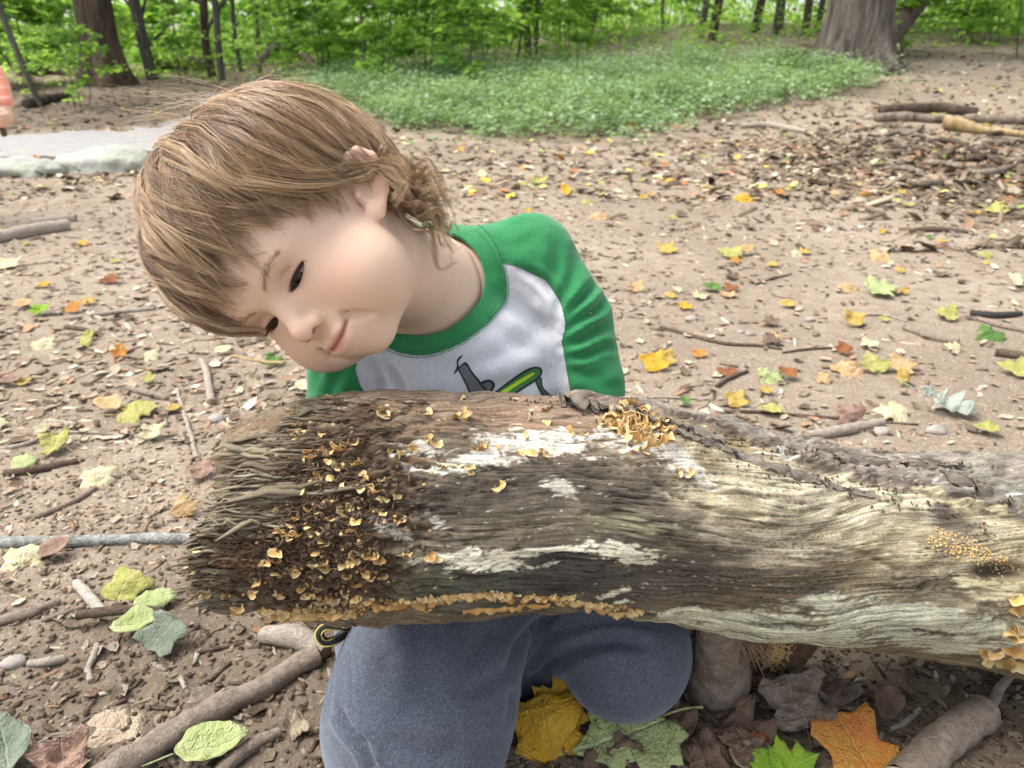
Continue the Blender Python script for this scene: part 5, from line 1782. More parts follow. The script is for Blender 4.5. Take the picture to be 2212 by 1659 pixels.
c = nt.mix(nt.math('MULTIPLY', nt.attr('tone'), 0.75), c, (0.30, 0.265, 0.185))
nt.set(Base_Color=c, Roughness=0.9); nt.b.inputs['Specular IOR Level'].default_value = 0.2
nt.bump(nt.noise(nt.coord('Object', (1, 6, 6)), 260, 3), 0.5, 0.0012)
M_FIB = nt.m

log = empty('log', PL[NS // 2].mean(0) * np.array([1, 1, 0]))
tag(log, 'big rotten log with frayed end, white mould and ochre fungi before the child', 'log')
part('log_body', mesh('log_body', Vlog, [Ql] + [np.concatenate(Qe), far], M_LOG, {'col': Clog, 'grain': Glog}), log)

log_bvh = BVHTree.FromPolygons([tuple(v) for v in Vlog[:nv]], [tuple(int(k) for k in p) for p in Ql])


def on_log(x, y):
    dr = q(x, y, 1.0) - CAM
    h = log_bvh.ray_cast(Vector(CAM), Vector(dr).normalized())
    if h[0] is None:
        return None, None
    n = np.array(h[1])
    if n.dot(dr) > 0: n = -n
    return np.array(h[0]), n


def tangent(x):
    return np.array([np.interp(x, LXS, T_[:, k]) for k in range(3)])


# ---- splinters of the broken end
lr = np.random.default_rng(41)
def splinter(x0, y0, x1, y1, w, out0, out1, bend=0.0):
    n = 8
    P = []
    for k in range(n):
        t = k / (n - 1)
        x, y = x0 + (x1 - x0) * t, y0 + (y1 - y0) * t + bend * math.sin(t * math.pi)
        xx = max(x, np.interp(y, _ey, _ex) + 26)
        p, nn = on_log(xx, y)
        if p is None: return None
        p = p + tangent(xx) * (x - xx) * 0.595 / FPX
        P.append(p + nn * (out0 + (out1 - out0) * t) + lr.normal(0, 0.00015, 3))
    rad = w * np.concatenate([np.linspace(0.35, 1, 3), np.linspace(1, 0.3, n - 3)])
    return tube(P, rad, 5, True, flat=0.5, rnd=0.12, twist=lr.normal(0, 0.5))


rows = []
for k in range(190):
    y0 = lr.uniform(935, 1140) if lr.random() < 0.78 else lr.uniform(1150, 1310)
    ex = np.interp(y0, _ey, _ex)
    x0 = ex + lr.uniform(-30, 25)
    ln = lr.uniform(70, 230) if y0 < 1140 else lr.uniform(40, 120)
    rows.append((x0, y0, x0 + ln, y0 + lr.normal(-2, 4), lr.uniform(0.0006, 0.0023), lr.uniform(0.000, 0.0045), lr.uniform(-0.003, 0.0015), lr.normal(0, 2)))
rows += [(470, 1150, 600, 1118, 0.0030, 0.006, 0.002, 2), (500, 1075, 800, 1050, 0.0042, 0.005, 0.001, -4), (510, 1060, 760, 1030, 0.0038, 0.006, 0.001, 3), (480, 955, 620, 985, 0.0036, 0.006, 0.0, 3), (490, 1000, 640, 1010, 0.0034, 0.005, 0.0, 3),
         (470, 975, 610, 1000, 0.003, 0.007, 0.0, -3), (640, 900, 760, 905, 0.003, 0.003, 0.0, 3), (560, 1150, 620, 1240, 0.0012, 0.004, 0.003, 6), (630, 905, 720, 880, 0.003, 0.004, 0.0, -3)]
for k in range(34):
    y0 = lr.uniform(858, 940); x0 = np.interp(y0, _ey, _ex) + lr.uniform(-22, 14)
    rows.append((x0, y0, x0 + lr.uniform(40, 130), y0 + lr.normal(0, 4), lr.uniform(0.0006, 0.0020), lr.uniform(0.0, 0.003), -0.001, lr.normal(0, 2)))
for r_ in rows:
    tb = splinter(*r_)
    if tb is None: continue
    part('splinter', mesh('splinter', tb[0], tb[1], M_FIB, {'tone': np.full(len(tb[0]), lr.random() ** 1.5)}, smooth=False), log)
# fine fibres and crumbs: too small to pick apart
fine = []
for k in range(420):
    y0 = lr.uniform(860, 1320); ex = np.interp(y0, _ey, _ex)
    x0 = ex + lr.uniform(-12, 260) ** 1.0
    tb = splinter(x0, y0, x0 + lr.uniform(18, 70), y0 + lr.normal(0, 8), lr.uniform(0.0004, 0.0011), lr.uniform(0.001, 0.004), 0.0, lr.normal(0, 3))
    if tb is not None: fine.append(tb)
for k in range(1100):
    x, y = lr.normal(690, 95), lr.normal(1160, 95)
    p, n = on_log(x, y)
    if p is None: continue
    s = lr.uniform(0.0005, 0.0019)
    d = lr.normal(size=3); d /= np.linalg.norm(d)
    fine.append(tube([p - d * s * 1.8 + n * s * 0.5, p + n * s * 0.8 + lr.normal(0, s * 0.4, 3), p + d * s * 1.8 + n * s * 0.3], [s * 0.4, s * lr.uniform(0.4, 0.9), s * 0.2], 4, flat=lr.uniform(0.3, 1.0)))
for k in range(500):                                  # crumbs along the upper edge and the bark seam
    x = lr.uniform(1100, 2150); y = np.interp(x, BARK_X, BARK_Y) + lr.normal(-6, 14) if lr.random() < 0.55 else np.interp(x, [1000, 1200, 1420, 1700, 1900, 2212], [852, 866, 905, 966, 996, 1005]) + abs(lr.normal(0, 10))
    p, n = on_log(x, y)
    if p is None: continue
    s = lr.uniform(0.0005, 0.0014)
    d = lr.normal(size=3); d /= np.linalg.norm(d)
    fine.append(tube([p - d * s * 1.2 + n * s * 0.4, p + n * s * 0.9, p + d * s * 1.2 + n * s * 0.3], [s * 0.5, s * 0.8, s * 0.3], 5))
V, Pq = merge(fine)
nt = NT('rotten_crumb'); nt.set(Base_Color=nt.mix(nt.noise(nt.coord('Object'), 160, 2), (0.026, 0.016, 0.011), (0.16, 0.095, 0.052)), Roughness=0.95); M_CRUMB = nt.m
o = part('rotten_crumbs', mesh('rotten_crumbs', V, Pq, M_CRUMB, smooth=False), log); o['kind'] = 'stuff'

# ---- loose bark flap lifted off the upper edge
def plate(line, w0, w1, lift, thick_, name, label, nseg=40, nw=7):
    L = spl(line, 8)
    idx = np.linspace(0, len(L) - 1, nseg)
    V = []
    for k, f in enumerate(idx):
        x, y = L[int(f)] if f >= len(L) - 1 else L[int(f)] * (1 - f % 1) + L[int(f) + 1] * (f % 1)
        t = k / (nseg - 1)
        p, n = on_log(x, y)
        if p is None: p, n = V[-1][0][0], np.array([0, -0.5, 0.85])
        tg = tangent(x); bi = np.cross(n, tg); bi /= np.linalg.norm(bi)
        if bi[2] < 0: bi = -bi
        w = (w0 + (w1 - w0) * t) * (0.75 + 0.5 * (0.5 + 0.5 * pn(t * 9, 2.2)))
        row = []
        for m in range(nw):
            s = m / (nw - 1) - 0.35
            h = lift * (1 - 0.55 * t) * (0.7 + 0.6 * (0.5 - s)) + 0.0010 * fbm(x / 25, s * 5, 1, 3)
            row.append(p + n * h + bi * (s * w + 0.002 * pn(x / 12, 3.0 + m * (m in (0, nw - 1)))) + np.array([0, 0.25, -0.5]) * max(0, s) ** 2 * w)
        V.append((np.array(row), n))
    A = np.array([v[0] for v in V]); N = np.array([v[1] for v in V])[:, None]
    B = A - N * thick_ * (0.6 + 0.8 * rng.random((nseg, nw, 1)))
    def quads(o, flip):
        i = np.arange(nseg - 1)[:, None]; j = np.arange(nw - 1)[None]
        Q = np.stack([i * nw + j, (i + 1) * nw + j, (i + 1) * nw + j + 1, i * nw + j + 1], -1).reshape(-1, 4) + o
        return Q[:, ::-1] if flip else Q
    n = nseg * nw
    rim = np.concatenate([np.arange(nseg) * nw, (nseg - 1) * nw + np.arange(1, nw), np.arange(nseg - 2, -1, -1) * nw + nw - 1, np.arange(nw - 2, 0, -1)])
    rn = np.roll(rim, -1)
    side = np.stack([rim, rn, rn + n, rim + n], -1)
    o = part(name, mesh(name, np.concatenate([A.reshape(-1, 3), B.reshape(-1, 3)]), [quads(0, False), quads(n, True), side], M_BARK), log)
    if label: o['label'] = label


nt = NT('grey_bark')
co = nt.coord('Object', (1, 2.2, 2.2))
c = nt.mix(nt.noise(co, 130, 4, 0.65), (0.085, 0.066, 0.052), (0.29, 0.25, 0.205))
c = nt.mix(nt.ramp(nt.noise(co, 45, 3), [(0.55, 0.0), (0.7, 0.6)]), c, (0.30, 0.27, 0.22))
nt.set(Base_Color=c, Roughness=0.92); nt.b.inputs['Specular IOR Level'].default_value = 0.15
nt.bump(nt.noise(co, 190, 5, 0.7), 0.8, 0.003)
M_BARK = nt.m
plate([(1205, 873), (1300, 884), (1400, 905), (1480, 928), (1560, 955)], 0.017, 0.014, 0.007, 0.0025, 'bark_flap', 'loose strip of grey bark lifting off the top')
plate([(1440, 925), (1540, 962), (1640, 1000), (1760, 1042)], 0.010, 0.012, 0.0025, 0.002, 'bark_flap', None)
plate([(1700, 1020), (1800, 1050), (1900, 1075)], 0.011, 0.009, 0.0020, 0.002, 'bark_flap', None, 24)
plate([(1760, 985), (1860, 1000), (1960, 1004), (2080, 1010)], 0.013, 0.011, 0.0020, 0.002, 'bark_flap', None, 26)
plate([(2040, 1030), (2120, 1060), (2200, 1100)], 0.015, 0.016, 0.0022, 0.002, 'bark_flap', None, 24)

# ---- bracket fungi: fan shaped caps with wavy rims
nt = NT('bracket_fungus')
rr = nt.attr('rim')
c = nt.ramp(rr, [(0.0, (0.30, 0.15, 0.045)), (0.35, (0.50, 0.305, 0.105)), (0.60, (0.60, 0.42, 0.175)), (0.85, (0.68, 0.53, 0.27)), (1.0, (0.76, 0.65, 0.42))])
c = nt.mix(nt.math('MULTIPLY', nt.rand(), 0.30), c, (0.66, 0.52, 0.27))
c = nt.mix(nt.ramp(nt.noise(nt.coord('Object'), 1.6, 3), [(0.42, 0.0), (0.65, 0.6)]), c, (0.36, 0.19, 0.06))
k_ = nt.new('ShaderNodeObjectInfo')
c = nt.mix(1.0, c, nt.ramp(k_.outputs['Random'], [(0.0, (0.62, 0.52, 0.42)), (0.3, (0.95, 0.9, 0.8)), (0.7, (1.0, 1.0, 1.0)), (1.0, (1.05, 1.1, 1.2))]), 'MULTIPLY')
nt.set(Base_Color=c, Roughness=0.9, Subsurface_Weight=0.10, Subsurface_Scale=0.003)
nt.b.inputs['Specular IOR Level'].default_value = 0.15
nt.bump(nt.noise(nt.coord('Object'), 700, 2), 0.25, 0.0008)
M_FUN = nt.m


def fan_mesh(seed, spread, wav, cup):
    """unit fan: attached at the origin, growing along +y, cap normal +z"""
    r = np.random.default_rng(seed)
    na, nr = 15, 5
    a = np.linspace(-spread, spread, na)[None]; f = np.linspace(0.12, 1, nr)[:, None]
    ph, ph2 = r.uniform(0, 6, 2)
    R_ = f * (1 + 0.13 * np.sin(3 * a + ph) + 0.07 * np.sin(7 * a + ph2)) * np.cos(a / spread * 1.42) ** 0.42
    x, y = R_ * np.sin(a), R_ * np.cos(a)
    z = 0.10 * np.sqrt(f) + cup * f ** 2 + wav * f ** 2 * np.sin(4.5 * a + ph2) - 0.22 * f ** 3 * 0
    top = np.stack([x, y, z], -1); bot = np.stack([x * 0.97, y * 0.97, z - 0.30 * (1.12 - f) - 0.05], -1)
    V = np.concatenate([top.reshape(-1, 3), bot.reshape(-1, 3)])
    n = na * nr
    i = np.arange(nr - 1)[:, None]; j = np.arange(na - 1)[None]
    Q = np.stack([i * na + j, i * na + j + 1, (i + 1) * na + j + 1, (i + 1) * na + j], -1).reshape(-1, 4)
    rim = np.concatenate([(nr - 1) * na + np.arange(na)]); rn = rim[1:]; ri = rim[:-1]
    S = np.stack([ri, rn, rn + n, ri + n], -1)
    S2 = np.stack([np.arange(nr - 1) * na, (np.arange(nr - 1) + 1) * na, (np.arange(nr - 1) + 1) * na + n, np.arange(nr - 1) * na + n], -1)
    S3 = S2[:, ::-1] + na - 1
    rimv = np.concatenate([np.broadcast_to(f, (nr, na)).ravel(), np.broadcast_to(f, (nr, na)).ravel() * 0.55])
    return mesh('bracket_fungus', V, [np.concatenate([Q[:, ::-1], Q + n, S, S2, S3])], M_FUN, {'rim': rimv})


FANS = [fan_mesh(s, sp, w, cu) for s, sp, w, cu in ((1, 1.5, 0.16, -0.15), (2, 1.8, 0.20, 0.10), (3, 1.3, 0.12, -0.25), (4, 2.1, 0.24, 0.25), (5, 1.6, 0.28, -0.05), (6, 2.4, 0.20, 0.35), (7, 1.2, 0.22, 0.05))]
_fo = Vector(log.location)


def fungus(x, y, size, tilt=None, roll=None):
    p, n = on_log(x, y)
    if p is None: return
    dn = np.array([0, -0.25, -1.0]); dn = dn - n * dn.dot(n); dn /= np.linalg.norm(dn)
    sd = np.cross(dn, n)
    ro = lr.normal(0, 0.6) if roll is None else roll
    d2 = dn * math.cos(ro) + sd * math.sin(ro)
    ti = lr.uniform(0.2, 0.95) if tilt is None else tilt     # how far the cap stands off
    y_ax = d2 * math.cos(ti) + n * math.sin(ti)
    z_ax = n * math.cos(ti) - d2 * math.sin(ti)
    x_ax = np.cross(y_ax, z_ax)
    s = size * lr.uniform(0.78, 1.05)
    m = Matrix(((x_ax[0] * s * 1.1, y_ax[0] * s, z_ax[0] * s, 0), (x_ax[1] * s * 1.1, y_ax[1] * s, z_ax[1] * s, 0), (x_ax[2] * s * 1.1, y_ax[2] * s, z_ax[2] * s, 0), (0, 0, 0, 1)))
    o = bpy.data.objects.new('bracket_fungus', FANS[int(lr.integers(len(FANS)))])
    COL.objects.link(o)
    o.parent = log
    o.matrix_basis = Matrix.Translation(Vector(p - n * s * 0.12) - _fo) @ m


Z3 = [(1065, 410), (1140, 415), (835, 478), (870, 475), (910, 470), (950, 468), (990, 460), (1020, 455), (850, 295), (935, 355), (760, 375), (1025, 545), (1110, 545), (1165, 605), (1360, 465), (1430, 475), (1485, 445), (1580, 385), (1640, 410), (1670, 255), (1570, 220),
      (1815, 240), (1310, 230), (920, 615), (880, 650), (1020, 690), (1180, 685), (985, 740), (785, 710), (1280, 660), (1250, 720), (1305, 755), (1400, 735), (1060, 835), (1110, 810), (1285, 835), (840, 845), (900, 850), (940, 880), (655, 845), (690, 890),
      (770, 890), (640, 970), (700, 975), (740, 940), (800, 930), (760, 1000), (830, 985), (720, 1010), (920, 980), (1050, 965), (1110, 970), (1140, 905), (1400, 910), (880, 1095), (1015, 1075), (930, 1040), (870, 1170), (910, 1165), (955, 1205), (1000, 1200),
      (1050, 1180), (1085, 1150), (1130, 1140), (1195, 1130), (1250, 1115), (1290, 1150), (1080, 1250), (1190, 1235), (1240, 1245), (1290, 1260), (1130, 1310), (1600, 1120), (1640, 1130), (1460, 1125), (640, 1105), (580, 1165), (620, 1160), (640, 1230),
      (700, 1215), (740, 1215), (520, 1285), (490, 1360), (310, 1370), (650, 1370), (800, 1325), (860, 1360), (890, 1330), (390, 1470), (1000, 1400), (1060, 1410), (1120, 1395), (940, 1400), (750, 1460), (830, 1445), (570, 1480), (610, 1495), (650, 1505),
      (700, 1510), (740, 1500), (790, 1500), (840, 1490), (890, 1485), (930, 1490), (975, 1490), (1015, 1485), (1060, 1490), (1110, 1485), (120, 1085), (100, 1140), (75, 1220), (85, 1320), (130, 1350), (180, 1370), (400, 1515), (450, 1515), (510, 1520),
      (1750, 575), (1855, 570), (1790, 555), (1665, 575), (1930, 440), (1975, 435), (770, 165), (985, 115), (1060, 132), (740, 230), (800, 215), (760, 300), (2040, 690)]
for X, Y in Z3:
    fungus((430 + X / 2.5925) * 0.8848, (920 + Y / 2.5925) * 0.8848, lr.uniform(0.0046, 0.0070))
    if lr.random() < 0.75:
        fungus((430 + X / 2.5925) * 0.8848 + lr.normal(0, 9), (920 + Y / 2.5925) * 0.8848 + lr.normal(0, 6), lr.uniform(0.0030, 0.0058))
for k in range(84):                                  # the frilled cluster by the bark flap
    X, Y = (lr.normal(1110, 85), lr.normal(275, 40)) if k < 44 else (lr.normal(1225, 80), lr.normal(350, 38))
    fungus((1100 + X / 2.5925) * 0.8848, (920 + Y / 2.5925) * 0.8848, lr.uniform(0.0055, 0.0095), lr.uniform(0.4, 1.4), lr.uniform(-3, 3))
for X, Y in ((60, 140), (90, 245), (20, 250), (460, 375), (520, 450), (600, 480), (420, 480), (760, 350), (840, 365), (1440, 605), (1510, 605), (600, 210), (590, 300), (215, 440), (510, 275)):
    fungus((1100 + X / 2.5925) * 0.8848, (920 + Y / 2.5925) * 0.8848, lr.uniform(0.0050, 0.0080), lr.uniform(0.3, 1.2), lr.uniform(-2, 2))
for X, Y in ((2010, 1200), (2050, 1230), (1980, 1390), (2040, 1380), (2000, 1420), (1830, 1520), (1880, 1540), (2000, 1510), (2050, 1530), (1850, 1580), (1950, 1590), (2040, 1600)):
    fungus((1700 + X / 2.5925) * 0.8848, (1000 + Y / 2.5925) * 0.8848, lr.uniform(0.009, 0.014), lr.uniform(0.7, 1.2), lr.normal(0, 0.3))
gran = []
for k in range(230):                                  # tiny ochre granules
    t = lr.random()
    x, y = 2012 + 170 * t + lr.normal(0, 14), 1152 + 75 * t + lr.normal(0, 11)
    p, n = on_log(x, y)
    if p is None: continue
    s = lr.uniform(0.0004, 0.0013)
    gran.append(tube([p - n * s * 0.3, p + n * s * 0.5, p + n * s], [s, s * 1.05, s * 0.4], 6))
for k in range(120):
    x, y = lr.normal(700, 110), lr.normal(1190, 100)
    p, n = on_log(x, y)
    if p is None: continue
    s = lr.uniform(0.0006, 0.0016)
    gran.append(tube([p - n * s * 0.3, p + n * s * 0.5, p + n * s], [s, s * 1.05, s * 0.4], 6))
V, Pq = merge(gran)
o = part('fungus_granules', mesh('fungus_granules', V, Pq, M_FUN, {'rim': np.clip(0.55 + 0.6 * pn(V[:, 0] * 300, V[:, 1] * 300, V[:, 2] * 300), 0, 1)}), log); o['kind'] = 'stuff'


def shelf(line, w, name, seed):
    """long wavy bracket growing out along a line of the log"""
    r = np.random.default_rng(seed)
    L = spl(line, 12)
    rows_, n_ = [], len(L)
    nr = 5
    ph = r.uniform(0, 6)
    for k, (x, y) in enumerate(L):
        p, n = on_log(x, y)
        if p is None: continue
        dn = np.array([0, -0.3, -1.0]); dn = dn - n * dn.dot(n); dn /= np.linalg.norm(dn)
        t = k / (n_ - 1)
        ww = w * (0.70 + 0.45 * pn(x / 26, seed * 1.3) + 0.3 * pn(x / 9, seed + 4)) * min(1, 6 * t + 0.25, 6 * (1 - t) + 0.25)
        rows_.append([p - n * 0.001 + (n * 0.85 + dn * 0.5) * ww * f + dn * 0.004 * f * f + n * 0.0012 * f * math.sin(x / 5.0 + ph) + dn * 0.0012 * f * math.sin(x / 8.0) for f in np.linspace(0, 1, nr)])
    A = np.array(rows_); m = len(A)
    B = A + np.array([0, 0, -1.0]) * 0.0016
    i = np.arange(m - 1)[:, None]; j = np.arange(nr - 1)[None]
    Q = np.stack([i * nr + j, (i + 1) * nr + j, (i + 1) * nr + j + 1, i * nr + j + 1], -1).reshape(-1, 4)
    n = m * nr
    e = np.arange(m - 1) * nr + nr - 1
    S = np.stack([e, e + nr, e + nr + n, e + n], -1)
    rv = np.tile(np.linspace(0, 1, nr), m)
    part(name, mesh(name, np.concatenate([A.reshape(-1, 3), B.reshape(-1, 3)]), [np.concatenate([Q, Q[:, ::-1] + n, S])], M_FUN, {'rim': np.concatenate([rv, rv * 0.6])}), log)


for x0, x1, y0, y1 in ((770, 960, 1304, 1292), (950, 1100, 1290, 1284), (1080, 1245, 1286, 1290), (560, 770, 1322, 1314), (1200, 1390, 1294, 1320)):
    for x in np.arange(x0, x1, 8.5):
        t = (x - x0) / (x1 - x0)
        fungus(x + lr.normal(0, 2), y0 + (y1 - y0) * t + lr.normal(0, 2.5) - 2, lr.uniform(0.0026, 0.0052), lr.uniform(0.5, 1.1), lr.normal(0, 0.35))
shelf([(768, 1306), (840, 1300), (900, 1298), (960, 1292)], 0.0034, 'fungus_shelf', 1)
shelf([(950, 1290), (1000, 1280), (1060, 1280), (1100, 1288)], 0.0030, 'fungus_shelf', 2)
shelf([(1080, 1286), (1130, 1290), (1190, 1284), (1240, 1290)], 0.0030, 'fungus_shelf', 3)
shelf([(560, 1322), (640, 1322), (720, 1318), (770, 1316)], 0.0035, 'fungus_shelf', 4)
shelf([(1200, 1292), (1250, 1300), (1300, 1314), (1330, 1322), (1380, 1318)], 0.0032, 'fungus_shelf', 5)
shelf([(1000, 1316), (1100, 1308), (1190, 1302)], 0.0028, 'fungus_shelf', 6)
shelf([(660, 972), (700, 966), (745, 962)], 0.0055, 'fungus_shelf', 7)
# ================================================================== litter on the ground
fr_ = np.random.default_rng(909)

# ---- uncountable bits: clods, wood shreds, leaf scraps
def bits(n, y0, y1, pw):
    y = y0 * (y1 / y0) ** (fr_.random(n) ** pw)
    x = fr_.uniform(-1, 1, n) * (0.80 * y + 0.42)
    return x, y


PAL = np.array([(0.12, 0.086, 0.060), (0.18, 0.133, 0.092), (0.245, 0.185, 0.130), (0.31, 0.243, 0.175), (0.38, 0.305, 0.225), (0.46, 0.385, 0.295), (0.54, 0.47, 0.38), (0.27, 0.165, 0.11), (0.38, 0.22, 0.12)])
PWT = np.array([0.12, 0.17, 0.19, 0.17, 0.14, 0.09, 0.05, 0.055, 0.015]); PWT = PWT / PWT.sum()
LPAL = np.array([(0.62, 0.44, 0.07), (0.56, 0.50, 0.16), (0.55, 0.26, 0.06), (0.60, 0.52, 0.28), (0.24, 0.32, 0.09), (0.33, 0.15, 0.07), (0.22, 0.14, 0.09), (0.40, 0.30, 0.20)])


def cover(x, y):
    """how littered the ground is, 0..1"""
    bare = np.exp(-((x - 0.75 - 0.25 * (y - 1.5)) / 0.75) ** 2 - ((y - 1.7) / 1.1) ** 2)
    heap = np.exp(-((x - 2.6) / 0.9) ** 2 - ((y - 4.1) / 1.2) ** 2)
    return np.clip(0.80 - 0.62 * bare + 0.8 * heap + 0.25 * pn(x * 2.2, y * 2.2, 4.0), 0.05, 1)


BOX = np.array([[-1, -1, -1], [1, -1, -1], [1, 1, -1], [-1, 1, -1], [-1, -1, 1], [1, -1, 1], [1, 1, 1], [-1, 1, 1]], float)
BOXQ = np.array([[4, 5, 6, 7], [0, 1, 5, 4], [1, 2, 6, 5], [2, 3, 7, 6], [3, 0, 4, 7]])
SCR = np.array([[0, 0, -0.3], [1.1, 0.1, 0.2], [0.45, 0.9, 0.1], [-0.5, 0.75, 0.25], [-1.15, -0.1, 0.05], [-0.4, -0.85, 0.3], [0.6, -0.7, 0.0]], float)
SCRQ = np.array([[0, 1, 2], [0, 2, 3], [0, 3, 4], [0, 4, 5], [0, 5, 6], [0, 6, 1]])


def rotz(a):
    c, s = np.cos(a), np.sin(a); o = np.zeros_like(a)
    return np.stack([np.stack([c, -s, o], -1), np.stack([s, c, o], -1), np.stack([o, o, o + 1], -1)], -2)


def lay_bits(x, y, T, Q, size, tiltamt, col, lift):
    n = len(x)
    U = T[None] * size[:, None, :] * (1 + fr_.uniform(-0.35, 0.35, (n, len(T), 3)))
    tx, ty = fr_.normal(0, tiltamt, n), fr_.normal(0, tiltamt, n)
    U[..., 2] += U[..., 0] * tx[:, None] + U[..., 1] * ty[:, None]
    U = np.einsum('nij,nkj->nki', rotz(fr_.uniform(0, 6.28, n)), U)
    P = np.stack([x, y, ground_z(x, y) + lift], -1)
    V = (U + P[:, None]).reshape(-1, 3)
    QQ = (Q[None] + (np.arange(n) * len(T))[:, None, None]).reshape(-1, Q.shape[1])
    return V, QQ, np.repeat(col, len(T), 0)


def litter_mat(name, rough=0.95):
    nt = NT(name)
    k = nt.ramp(nt.noise(nt.coord('Object'), 420, 3), [(0.35, 0.65), (0.7, 1.25)])
    nt.set(Base_Color=nt.mix(1.0, nt.attr('col', 'Color'), k, 'MULTIPLY'), Roughness=rough)
    nt.b.inputs['Specular IOR Level'].default_value = 0.12
    nt.bump(nt.noise(nt.coord('Object'), 700, 2), 0.5, 0.001)
    return nt.m


M_LIT = litter_mat('litter')
NEARX = lambda y: np.ones_like(y)


def make_stuff(name, label, specs):
    Vs_, Qs_, Cs_, off = [], [], [], 0
    for (n, y0, y1, pw, T, Q, smin_, smax_, asp, flat_, tilt, pal, wt) in specs:
        x, y = bits(n, y0, y1, pw)
        if tilt == 0.30:                              # the brush heap
            x = fr_.normal(2.75, 0.85, n); y = np.clip(fr_.normal(4.4, 1.2, n), 2.6, 8)
        k = fr_.random(n) < cover(x, y)
        onpath = (x < -1.6) & (np.abs(y - 5.6) < 0.75)
        k &= ~(onpath & (fr_.random(n) < 0.7))
        x, y = x[k], y[k]; m = len(x)
        s = smin_ * (smax_ / smin_) ** fr_.random(m)
        size = np.stack([s * fr_.uniform(asp * 0.5, asp, m), s, s * flat_ * fr_.uniform(0.5, 1.3, m)], -1)
        col = pal[fr_.choice(len(pal), m, p=wt)] * fr_.uniform(0.75, 1.25, (m, 1)) * (1 - 0.45 * soil_dark(x, y))[:, None]
        V, QQ, C = lay_bits(x, y, T, Q, size, tilt, col, s * flat_ * 0.6)
        Vs_.append(V); Qs_.append(QQ + off); Cs_.append(C); off += len(V)
    o = obj(name, mesh(name, np.concatenate(Vs_), np.concatenate(Qs_), M_LIT, {'col': np.clip(np.concatenate(Cs_), 0.01, 0.8)}, smooth=False))
    tag(o, label, name.split('_')[-1], kind='stuff')


UNI = np.ones(len(LPAL)) / len(LPAL)
LW = np.array([0.17, 0.14, 0.10, 0.12, 0.08, 0.14, 0.14, 0.11])
make_stuff('soil_crumbs', 'loose brown soil crumbs all over the ground', [
    (18000, 0.42, 1.25, 0.9, BOX, BOXQ, 0.0007, 0.0028, 1.9, 0.7, 0.4, PAL[:5], np.array([0.22, 0.28, 0.25, 0.17, 0.08])),
    (9000, 1.2, 3.2, 1.0, BOX, BOXQ, 0.0018, 0.005, 1.6, 0.7, 0.3, PAL[:6], np.array([0.18, 0.22, 0.22, 0.18, 0.12, 0.08]))])
make_stuff('wood_shreds', 'shredded wood chips and bark scraps covering the ground', [
    (9500, 0.42, 1.4, 0.9, BOX, BOXQ, 0.0006, 0.0022, 7.0, 0.45, 0.12, PAL, PWT),
    (10000, 1.2, 4.5, 1.0, BOX, BOXQ, 0.0015, 0.0045, 6.0, 0.40, 0.10, PAL, PWT),
    (1500, 1, 2, 1.0, BOX, BOXQ, 0.005, 0.012, 9.0, 0.5, 0.30, PAL[:5], np.array([0.3, 0.3, 0.2, 0.12, 0.08])),
    (5000, 4, 13, 1.0, BOX, BOXQ, 0.005, 0.013, 6.0, 0.4, 0.10, PAL, PWT)])
make_stuff('leaf_scraps', 'crumbled dry leaf scraps covering the ground', [
    (4200, 0.42, 1.4, 0.9, SCR, SCRQ, 0.0022, 0.0075, 1.5, 0.8, 0.25, PAL, PWT),
    (8000, 1.2, 4.5, 1.0, SCR, SCRQ, 0.004, 0.012, 1.5, 0.8, 0.22, PAL, PWT),
    (2700, 1, 2, 1.0, SCR, SCRQ, 0.010, 0.026, 1.5, 0.8, 0.30, np.concatenate([PAL[:6], LPAL[4:]]), np.array([0.18, 0.2, 0.18, 0.12, 0.08, 0.04, 0.03, 0.07, 0.06, 0.04])),
    (10000, 3.5, 14, 0.9, SCR, SCRQ, 0.010, 0.027, 1.4, 0.7, 0.22, np.concatenate([PAL, LPAL]), np.concatenate([PWT * 0.72, LW * 0.28 / LW.sum()]))])

# ---- countable leaves
def poly_fill(outline, maxlen, it=3):
    from mathutils.geometry import tessellate_polygon
    V = [tuple(p) for p in outline]
    T = [tuple(t) for t in tessellate_polygon([[Vector((x, y, 0)) for x, y in outline]])]
    for _ in range(it):
        cache, T2 = {}, []
        def mid(a, b):
            k = (min(a, b), max(a, b))
            if k not in cache:
                V.append(((V[a][0] + V[b][0]) / 2, (V[a][1] + V[b][1]) / 2)); cache[k] = len(V) - 1
            return cache[k]
        def ln(a, b): return math.hypot(V[a][0] - V[b][0], V[a][1] - V[b][1])
        for a, b, c in T:
            if max(ln(a, b), ln(b, c), ln(c, a)) > maxlen:
                ab, bc, ca = mid(a, b), mid(b, c), mid(c, a)
                T2 += [(a, ab, ca), (ab, b, bc), (ca, bc, c), (ab, bc, ca)]
            else: T2.append((a, b, c))
        T = T2
    return np.array(V), np.array(T)


def mirror(h):
    return h + [(-x, y) for x, y in h[::-1] if x > 1e-6]


